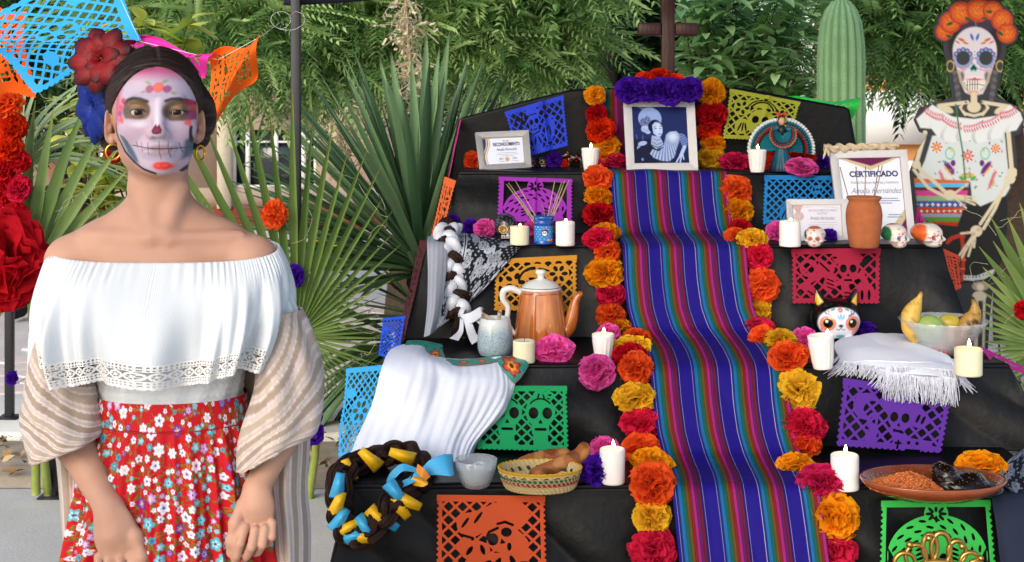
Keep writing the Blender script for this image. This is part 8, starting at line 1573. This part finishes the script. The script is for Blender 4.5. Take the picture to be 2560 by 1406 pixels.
def leafy(root, twigs, per, length, c_lo, c_hi, seed, n_obj=300):
    """rosettes of leaves along twigs; the ones largest in view are objects, the rest one part"""
    r = np.random.default_rng(seed); rest = MB(); items = []
    for (a, e) in twigs:
        for i in range(per):
            t = 1 - (r.random() ** 1.6) * .75; p0 = a + (e - a) * t + r.normal(size=3) * .015; az = r.uniform(0, 2 * PI); d = np.array((math.cos(az), math.sin(az), r.uniform(-.35, .55))); d /= np.linalg.norm(d); items.append((p0[1] - .25 * (d[1] < 0), p0, d, length * r.uniform(.6, 1.2), r.random()))
    items.sort(key=lambda z: z[0])
    for j, (_, p0, d, L_, cr_) in enumerate(items):
        col = np.array(c_lo) + (np.array(c_hi) - np.array(c_lo)) * cr_; up = np.array((0, 0, 1.0)); y = np.cross(up, d); y /= np.linalg.norm(y) + 1e-9; z = np.cross(d, y); R_ = np.stack([d, y, z], 1); k = r.integers(3)
        if j < n_obj:
            o = bpy.data.objects.new('leaf', LM[k]); COL.objects.link(o); M4 = Matrix([[*(R_[i] * L_), p0[i]] for i in range(3)] + [[0, 0, 0, 1]]); o.parent = root; o.matrix_parent_inverse = wmat(root).inverted(); o.matrix_basis = M4; o.color = (*col, 1)
        else: v, f = LMV[k]; rest.add(p0 + (v * L_) @ R_.T, f, c=col)
    if rest.n: o = att(rest.build('leaf_mass', M_leaf), root); o['kind'] = 'stuff'
    b = MB()
    for (a, e) in twigs: b.tube(np.linspace(a, e, 5), np.linspace(.005, .002, 5), 5)
    o = att(b.build('twigs', mat('twig', H('#5a5236'), .8)), root); o['kind'] = 'stuff'
r = np.random.default_rng(14); bs = empty('leafy_bush', P(1850, 700, 6.9) * np.array((1, 1, 0)), label='pale green broad leaved bush between the cross and the cactus', cat='bush'); tw = []
for i in range(120):
    px, py = r.uniform(1690, 2070), r.uniform(-60, 300); e = P(px, py, r.uniform(6.4, 7.4)); e[2] = max(e[2], .5); a = np.array((bs.location[0] + (e[0] - bs.location[0]) * .6, 7.0, e[2] - r.uniform(.25, .5))); tw.append((a, e))
for i in range(14): e = np.array((bs.location[0] + r.uniform(-.5, .5), 7.0, r.uniform(.9, 1.5))); tw.append((np.array((bs.location[0] + r.uniform(-.05, .05), 7.0, 0)), e))
leafy(bs, tw, 20, .125, H('#6a9a5c'), H('#b0d292'), 15)
r = np.random.default_rng(24); bs2 = empty('yellow_green_shrub', P(300, 900, 5.75) * np.array((1, 1, 0)), label='yellow green shrub with bare branches behind her head', cat='shrub'); tw = []
for (px, py) in [(430, 100), (470, 90), (395, 90), (400, 140), (460, 150), (330, 110), (280, 180), (240, 210), (180, 240), (150, 300), (240, 330), (220, 390), (260, 420), (190, 420), (300, 330), (250, 270), (330, 420), (290, 460), (350, 60), (480, 60), (230, 460), (170, 350)]:
    e = P(px + r.uniform(-15, 15), py + r.uniform(-10, 10), r.uniform(5.3, 5.8)); tw.append((np.array((bs2.location[0] + (e[0] - bs2.location[0]) * .5, 5.8, e[2] - .3)), e))
leafy(bs2, tw, 13, .15, H('#9cb848'), H('#e0e070'), 25)
for pts, r0 in (([P(215, 1120, 5.75) * np.array((1, 1, 0)), P(205, 800, 5.75), P(190, 620, 5.75), P(200, 520, 5.75), P(195, 430, 5.75)], .028), ([P(205, 700, 5.75), P(185, 580, 5.72), P(100, 525, 5.7)], .014), ([P(195, 580, 5.75), P(255, 515, 5.75), P(282, 470, 5.75), P(300, 420, 5.8)], .016), ([P(282, 470, 5.75), P(262, 440, 5.75), P(240, 380, 5.75)], .009)): trunk(bs2, pts, r0, r0 * .5, 'branch')
# ---- column cactus
p = P(2103, 800, 6.25) * np.array((1, 1, 0)); ca_ = empty('column_cactus', p, label='tall pale green ribbed column cactus behind the altar', cat='cactus'); s = 6.25 / FPX; zt = CAMZ + (YH + 2) * s; R = 60 * s
prof = [(R * .85, 0), (R * .98, .6), (R * 1.0, 1.2), (R * 1.0, zt - .30), (R * .97, zt - .2), (R * .86, zt - .11), (R * .66, zt - .05), (R * .4, zt - .012), (R * .12, zt), (.001, zt - .006)]
n = 40; pz = np.array(prof); tt_ = np.linspace(0, 1, 60); pp = np.stack([np.interp(tt_, np.linspace(0, 1, len(pz)), pz[:, 0]), np.interp(tt_, np.linspace(0, 1, len(pz)), pz[:, 1])], 1); NR = 15
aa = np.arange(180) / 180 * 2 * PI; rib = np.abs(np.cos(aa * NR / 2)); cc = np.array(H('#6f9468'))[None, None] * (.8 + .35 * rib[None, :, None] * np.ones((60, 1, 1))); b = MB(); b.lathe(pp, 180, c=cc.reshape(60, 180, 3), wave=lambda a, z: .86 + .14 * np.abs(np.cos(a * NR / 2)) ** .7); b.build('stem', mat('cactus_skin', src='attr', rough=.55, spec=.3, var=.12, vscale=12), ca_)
b = MB(); r = np.random.default_rng(3)
for j in range(NR):
    a = j / NR * 2 * PI
    for z in np.arange(.9, zt - .01, .018):
        rr = np.interp(z, pz[:, 1][:9], pz[:, 0][:9]) ; c0 = np.array((rr * math.cos(a), rr * math.sin(a), z))
        for q_ in range(4): d = np.array((math.cos(a), math.sin(a), 0)) * .7 + r.normal(size=3) * .6; d *= r.uniform(.008, .02); w_ = np.cross(d, (0, 0, 1)) ; w_ = w_ / (np.linalg.norm(w_) + 1e-9) * .0007; b.add([c0 - w_, c0 + w_, c0 + d], f3=[(0, 1, 2)], c=H('#cfc8a8'))
o = b.build('spines', mat('cactus_spine', src='attr', rough=.6), ca_); o['kind'] = 'stuff'
# ---- yucca
def blade(name, wid, curl, m, n=12, grad=True):
    t = np.linspace(0, 1, n)[:, None]; s = np.array((-1, -.5, 0, .5, 1.0))[None, :]; ww = wid * np.interp(t, [0, .1, .35, .7, .93, 1], [.75, .8, 1, .75, .22, .0]); V_ = np.stack([t + 0 * s, ww * s, .45 * ww * s ** 2 - curl * t ** 2], -1); c = np.tile((1.0, 1, 1), (n * 5, 1)).reshape(n, 5, 3) * (1 - .0 * t)[..., None]; c = np.where((t > .955)[..., None] + 0 * s[..., None] > 0, np.array((.55, .42, .35)), c); c = np.where((np.abs(s) > .9)[..., None] + 0 * t[..., None] > 0, c * 1.25, c); b = MB(); b.grid(V_, c=c); me = b.mesh(name); me.materials.append(m); return me
M_yuc = mat('yucca_leaf', src='obj', rough=.42, spec=.4, transl=.08)
YB = [blade('leaf', .031, .02, M_yuc), blade('leaf', .034, .08, M_yuc), blade('leaf', .034, .24, M_yuc)]
yc = empty('yucca', P(1060, 1050, 6.0) * np.array((1, 1, 0)), label='large spiky yucca with dried cream flower stalks left of the altar', cat='yucca')
def add_blade(root, p0, d, L_, me, col, roll=0, name='leaf'):
    d = np.asarray(d, float); d /= np.linalg.norm(d); up = np.array((0, 0, 1.0)) if abs(d[2]) < .97 else np.array((0, -1.0, 0)); y = np.cross(up, d); y /= np.linalg.norm(y); z = np.cross(d, y); y, z = y * math.cos(roll) + z * math.sin(roll), -y * math.sin(roll) + z * math.cos(roll)
    o = bpy.data.objects.new(name, me); COL.objects.link(o); M4 = Matrix([[d[i] * L_, y[i] * L_, z[i] * L_, p0[i]] for i in range(3)] + [[0, 0, 0, 1]]); o.parent = root; o.matrix_parent_inverse = wmat(root).inverted(); o.matrix_basis = M4; o.color = (*col, 1); return o
r = np.random.default_rng(31); g0, g1 = np.array(H('#2a4a30')), np.array(H('#789a6c'))
def rosette(px, py, d, n, lmin, lmax, el0, el1, azf, k):
    c0 = P(px, py, d)
    for i in range(n):
        el = math.radians(el0 + (el1 - el0) * ((i + .5) / n) ** .9 + r.normal() * 4); az = azf(i); dv = np.array((math.cos(el) * math.cos(az), math.cos(el) * math.sin(az) * .42, math.sin(el))); L_ = r.uniform(lmin, lmax); add_blade(yc, c0 + dv * .04 - np.array((0, 0, .1 * (1 - el / 1.6))), dv, L_, YB[0 if el > .5 else (1 if el > 0 else 2)], (g0 + (g1 - g0) * r.random()) * r.uniform(.85, 1.15), r.uniform(-.3, .3))
rosette(1050, 625, 5.9, 185, .66, .95, 84, -5, lambda i: i * 2.399 if i % 2 else (i // 2 % 2) * PI + r.normal() * .6, 0); rosette(1062, 745, 6.02, 40, .42, .62, 40, -35, lambda i: i * 2.399, 1); rosette(985, 800, 6.15, 48, .5, .78, 20, -45, lambda i: PI + r.uniform(-1.3, 1.3), 2); rosette(960, 560, 6.25, 26, .5, .75, 50, -10, lambda i: PI + r.uniform(-.9, .9), 0)
b = MB(); b.tube(catmull([P(1062, 1010, 6.0) * np.array((1, 1, 0)), P(1064, 900, 6.0), P(1060, 760, 6.0), P(1050, 630, 6.0)], 30), np.linspace(.085, .06, 30) * (1 + .12 * np.sin(np.arange(30) * 1.7)), 14); att(b.build('trunk', M_bark), yc)
def stalk(pts, n, spread, seed):
    r2 = np.random.default_rng(seed); c = catmull([P(*a) for a in pts], 40); b = MB(); b.tube(c, np.linspace(.012, .005, 40), 8, c=H('#c9b48c')); att(b.build('flower_stalk', mat('dry_flower', src='attr', rough=.8, transl=.2)), yc); b = MB()
    for i in range(n):
        p0 = c[r2.integers(4, 40)]; d = r2.normal(size=3) * spread; e = p0 + d; e[2] -= .01; b.tube([p0, p0 + d * .6 + np.array((0, 0, .01)), e], (.0025, .002, .0015), 4, c=H('#d8c8a4'))
        for q_ in range(3): pp = p0 + d * r2.uniform(.4, 1) + r2.normal(size=3) * .008; w_ = r2.normal(size=3) * .011; w2 = r2.normal(size=3) * .008; b.add([pp, pp + w_, pp + w_ + w2, pp + w2], [(0, 1, 2, 3)], c=np.array(H('#dccfae')) * r2.uniform(.8, 1.15))
    o = att(b.build('dry_blossom', mat('dry_flower', src='attr', rough=.8, transl=.2)), yc); o['kind'] = 'stuff'
stalk([(1046, 500, 6.05), (1036, 280, 6.05), (1022, 120, 6.05), (1010, -60, 6.05)], 240, .055, 1); stalk([(940, 600, 6.3), (900, 460, 6.3), (862, 370, 6.3), (842, 320, 6.3)], 110, .055, 2)
# ---- fan palm leaves
M_palm = mat('palm_leaf', src='obj', rough=.5, spec=.3, transl=.25)
def fanblade(name, curl, wid=.036, n=16):
    t = np.linspace(0, 1, n)[:, None]; s = np.array((-1, 0, 1.0))[None, :]; ww = wid * np.interp(t, [0, .12, .45, .75, .95, 1], [.12, .4, 1.0, .6, .14, .03]); V_ = np.stack([t + 0 * s - .1 * curl * t ** 2, ww * s, .9 * ww * np.abs(s) - curl * t ** 2.6], -1); c = np.repeat((1 - .18 * (s == 0) + 0 * t)[..., None], 3, -1); c = np.where((t > .93)[..., None] + 0 * s[..., None] > 0, c * np.array((1.5, 1.1, .8)), c); b = MB(); b.grid(V_, c=c); me = b.mesh(name); me.materials.append(m_) if False else me.materials.append(M_palm); return me
FB = [fanblade('leaf_segment', .03), fanblade('leaf_segment', .12), fanblade('leaf_segment', .42), fanblade('leaf_segment', .9)]
def fan_palm(hub, angs, lens, label, stem, col0, col1, tilt=.15, seed=0, curlf=lambda i, a: 0, wscale=1.0):
    r2 = np.random.default_rng(seed); base = stem[-1].copy(); base[2] = max(base[2], 0.003); root = empty('fan_palm_leaf', base, label=label, cat='palm leaf', group='fan palm leaves')
    b = MB(); b.tube(catmull(stem, 24), np.linspace(.008, .017, 24), 10); att(b.build('stalk', mat('palm_stalk', H('#8a9a4a'), .5, var=.15)), root)
    for i, a in enumerate(angs):
        L_ = np.interp(a, lens[0], lens[1]) * r2.uniform(.92, 1.06); d = np.array((math.cos(a), -tilt + r2.normal() * .04, math.sin(a))); k = curlf(i, a); col = np.array(H(col0)) + (np.array(H(col1)) - np.array(H(col0))) * r2.random()
        d /= np.linalg.norm(d); nz = np.array((0, -1.0, 0)); y = np.cross(nz, d); y /= np.linalg.norm(y); z = np.cross(d, y)
        if k >= 2: z = np.array((0, -.5, 1.0)); z -= d * (z @ d); z /= np.linalg.norm(z); y = np.cross(z, d)
        o = bpy.data.objects.new('leaf_segment', FB[k]); COL.objects.link(o); M4 = Matrix([[d[j] * L_, y[j] * L_ * wscale, z[j] * L_, (hub + nz * .002 * (i % 2))[j]] for j in range(3)] + [[0, 0, 0, 1]]); o.parent = root; o.matrix_parent_inverse = wmat(root).inverted(); o.matrix_basis = M4; o.color = (*col, 1)
    b = MB()
    for i in range(18):
        a = r2.uniform(min(angs), max(angs)); L_ = np.interp(a, lens[0], lens[1]) * r2.uniform(.5, 1.0); p0 = hub + np.array((math.cos(a), -.2, math.sin(a))) * L_; q_ = [p0]; dv = r2.normal(size=3) * .012
        for s_ in range(7): dv = dv * .7 + r2.normal(size=3) * .012; q_.append(q_[-1] + dv)
        b.tube(catmull(q_, 16), .0007, 4, c=H('#c8c8a0'))
    o = att(b.build('threads', mat('palm_thread', H('#bcbf9a'), .7)), root); o['kind'] = 'stuff'; return root
A = math.radians
hub = P(742, 838, 5.02); fan_palm(hub, np.radians(np.linspace(-62, 150, 40)), (np.radians([-70, -20, 20, 55, 90, 120, 160]), [.28, .32, .33, .62, .88, .98, .72]), 'fan palm leaf standing behind her shoulder beside the canopy leg', [hub, P(770, 960, 5.03), P(790, 1100, 5.05), P(772, 1247, 5.12)], '#4f6e34', '#7f9a50', seed=1, wscale=.52, curlf=lambda i, a: 0 if a > .6 else 1)
hub = P(70, 700, 4.62); fan_palm(hub, np.radians(np.linspace(-80, 230, 40)), (np.radians([-90, 0, 60, 90, 150, 240]), [.32, .36, .62, .66, .5, .3]), 'fan palm leaf behind the red crepe flowers at the frame edge', [hub, P(95, 900, 4.75), P(105, 1080, 4.95), P(121, 1240, 5.14)], '#5a7a40', '#86a05e', seed=2, curlf=lambda i, a: 1 if i % 2 else 0)
hub = P(60, 420, 4.7); fan_palm(hub, np.radians(np.linspace(15, 110, 17)), (np.radians([0, 60, 120]), [.42, .36, .32]), 'drooping fan palm leaf whose blades arch over behind her ear', [hub, P(70, 620, 4.8), P(85, 900, 4.95), P(90, 1235, 5.1)], '#8aa678', '#a9bf94', seed=3, curlf=lambda i, a: 3 if i % 3 else 2, wscale=.9)
hub = P(2640, 860, 4.75); fan_palm(hub, np.radians(np.linspace(82, 235, 30)), (np.radians([80, 110, 140, 180, 240]), [.62, .55, .36, .26, .22]), 'fan palm leaf beyond the fruit bowl at the frame edge', [hub, P(2660, 1100, 4.8), P(2665, 1240, 5.0), P(2665, 1262, 5.04)], '#5f7d40', '#8fa860', seed=4, curlf=lambda i, a: 0, wscale=1.25)
# ---- low shrubs and distant greenery that closes the gaps
def hedge(name, boxes, n, c0, c1, label, seed):
    r2 = np.random.default_rng(seed); x0_, x1_, y0_, y1_ = boxes; root = empty(name, ((x0_ + x1_) / 2, (y0_ + y1_) / 2, 0), label=label, cat='shrub'); b = MB()
    for i in range(n):
        x, y = r2.uniform(x0_, x1_), r2.uniform(y0_, y1_); z = r2.uniform(0, .55) * (1 + .4 * math.sin(x * 5)); v, f = LMV[r2.integers(3)]; M_ = rotz(r2.uniform(0, 6.3)) @ roty(r2.uniform(-.9, .2)); b.add(np.array((x, y, z)) + v * r2.uniform(.05, .1) @ M_.T, f, c=np.array(H(c0)) + (np.array(H(c1)) - np.array(H(c0))) * r2.random())
    o = att(b.build('foliage', M_leaf), root); o['kind'] = 'stuff'; b = MB()
    for i in range(12): x, y = r2.uniform(x0_, x1_), r2.uniform(y0_, y1_); b.tube([(x, y, 0), (x + r2.normal() * .03, y, .25), (x + r2.normal() * .05, y, .5)], (.008, .006, .004), 5)
    o = att(b.build('stems', M_bark), root); o['kind'] = 'stuff'
hedge('low_shrub', (2.0, 3.4, 5.6, 6.6), 900, '#4d6a34', '#9ab06a', 'low loose shrub behind the palm leaf at the frame edge', 3); hedge('far_hedge', (1.2, 4.4, 13.2, 14.2), 1600, '#4a6a38', '#8fae6a', 'far hedge before the orange house', 4)
# dry leaves on the soil
b = MB(); r = np.random.default_rng(9)
for i in range(420):
    x, y = r.uniform(-2.9, .3), r.uniform(5.3, 5.92); v, f = LMV[r.integers(3)]; M_ = rotz(r.uniform(0, 6.3)) @ rotx(r.normal() * .5) @ roty(r.normal() * .4); b.add(np.array((x, y, .045 + r.uniform(0, .015))) + (v * r.uniform(.03, .075)) @ M_.T, f, c=np.array(H(['#8a6a44', '#a88a60', '#6a4a30', '#b8a078'][r.integers(4)])) * r.uniform(.8, 1.15))
tag(b.build('leaf_litter', mat('dry_leaf', src='attr', rough=.8)), 'dry brown leaves scattered on the sandy strip', None, kind='stuff')
# ---- yellow and blue planters far behind
def planter(px, py, d, w_, h_, col, label, plant=True):
    c0 = P(px, py, d); c0[2] = .055; s = d / FPX; root = empty('planter', c0, label=label, cat='planter', group='planters on the pavement'); b = MB(); W, D, Hh = w_ * s / 2, .16, h_ * s; t = 1.18; lo = [(-W, -D), (W, -D), (W, D), (-W, D)]
    b.add([(x, y, 0) for x, y in lo] + [(x * t, y * t, Hh) for x, y in lo] + [(x * t * 1.05, y * t * 1.08, Hh) for x, y in lo] + [(x * t * 1.05, y * t * 1.08, Hh * 1.12) for x, y in lo] + [(x * t * .96, y * t * .94, Hh * 1.12) for x, y in lo] + [(x * t * .96, y * t * .94, Hh * .9) for x, y in lo], [(k * 4 + i, k * 4 + (i + 1) % 4, k * 4 + 4 + (i + 1) % 4, k * 4 + 4 + i) for k in range(5) for i in range(4)], ng=[[20, 21, 22, 23]]); b.build('box', mat('plastic' + col, H(col), .35), root, sm=False)
    if plant:
        for i in range(14): o = add_blade(root, c0 + np.array((random.uniform(-W, W), random.uniform(-D, D) * .6, Hh)), (random.uniform(-.5, .5), random.uniform(-.4, .4), 1), random.uniform(.16, .34), YB[1], H('#7aa048'))
planter(832, 632, 12.9, 84, 40, '#e8c818', 'yellow plastic planter box behind the yucca'); planter(792, 655, 12.1, 56, 30, '#3f86c8', 'blue plastic planter box below the yellow one', plant=False)
# ---- extra dark posts at the far left
for (px, py, d, zt_, lb) in ((132, 1240, 5.14, .95, 'short black steel post beside the palm stalk'), (24, 1072, 6.2, .9, 'thin black steel post on the kerb at the frame edge')):
    c0 = P(px, py, d); z0 = 0.0 if d < 5.9 else .05; rt = empty('steel_post', (c0[0], c0[1], z0), label=lb, cat='post', group='black posts'); b = MB(); b.box((-.018, -.018, .008), (.018, .018, zt_)); b.build('shaft', M_steel, rt, sm=False, bevel=.003); b = MB(); b.box((-.045, -.045, .0015), (.045, .045, .0075)); b.build('foot_plate', M_steel, rt, sm=False)
# ---- person sitting far behind
def far_person():
    d = 9.4; c = P(140, 560, d); root = empty('person', (c[0], d, .05), label='person in black shirt with dark hair seated far behind the palm', cat='person'); V = Vol((-.35, -.55, 0.0), (.35, .35, 1.25), .012)
    V.ell((0, 0, 1.02), (.075, .095, .115), .02); V.cap((0, .01, .92), (0, .03, .85), .045, .05, .03); V.ell((0, .05, .66), (.17, .11, .22), .04); V.ell((0, .05, .45), (.16, .13, .12), .05)
    for s in (-1, 1): V.cap((s * .17, .04, .80), (s * .22, -.02, .56), .05, .042, .03); V.cap((s * .22, -.02, .56), (s * .10, -.22, .50), .04, .03, .02); V.ell((s * .09, -.26, .5), (.03, .045, .02), .015); V.cap((s * .09, 0, .44), (s * .11, -.38, .44), .08, .06, .03); V.cap((s * .11, -.38, .44), (s * .11, -.36, .06), .055, .04, .02); V.cap((s * .11, -.36, .04), (s * .11, -.5, .04), .035, .03, .02)
    v, f = V.nets(); x, y, z = v.T; c_ = np.tile(H('#b98a6c'), (len(v), 1)); sh = (z < .86) & (z > .42) & ~((y < -.12) & (z < .56)); c_ = over(c_, H('#16181c'), sh * 1.0); c_ = over(c_, H('#23262e'), ((z <= .52) & ((z < .47) | (y < -.3)) & (z > .07)) * (np.abs(x) < .2) * (~sh | (z < .5)) * 1.0); c_ = over(c_, H('#101010'), (z <= .07) * 1.0); b = MB(); b.add(v, f, c=c_); b.build('body', mat('far_cloth', src='attr', rough=.8), root)
    V = Vol((-.13, -.12, .9), (.13, .17, 1.2), .008); V.ell((0, .015, 1.04), (.088, .105, .115), .01); V.ell((0, -.12, 1.0), (.075, .07, .085), .01, sub=True); V.ell((0, .06, .97), (.08, .06, .1), .02); v, f = V.nets(); b = MB(); b.add(v, f, c=np.tile(H('#15110f'), (len(v), 1))); b.build('hair', mat('far_hair', src='attr', rough=.6), root)
    b = MB(); b.box((-.21, -.15, .33), (.21, .2, .36)); b.build('stool_seat', mat('grey_plastic', H('#8a8a86'), .6), tag(empty('stool', (c[0], d, .05)), 'grey stool under the person in black', 'stool'), sm=False)
    st_ = bpy.data.objects['stool']
    for sx in (-1, 1):
        for sy in (-.13, .18): b = MB(); b.tube([(sx * .19, sy, 0), (sx * .17, sy, .33)], .015, 8); b.build('leg', M_steel, st_)
far_person()
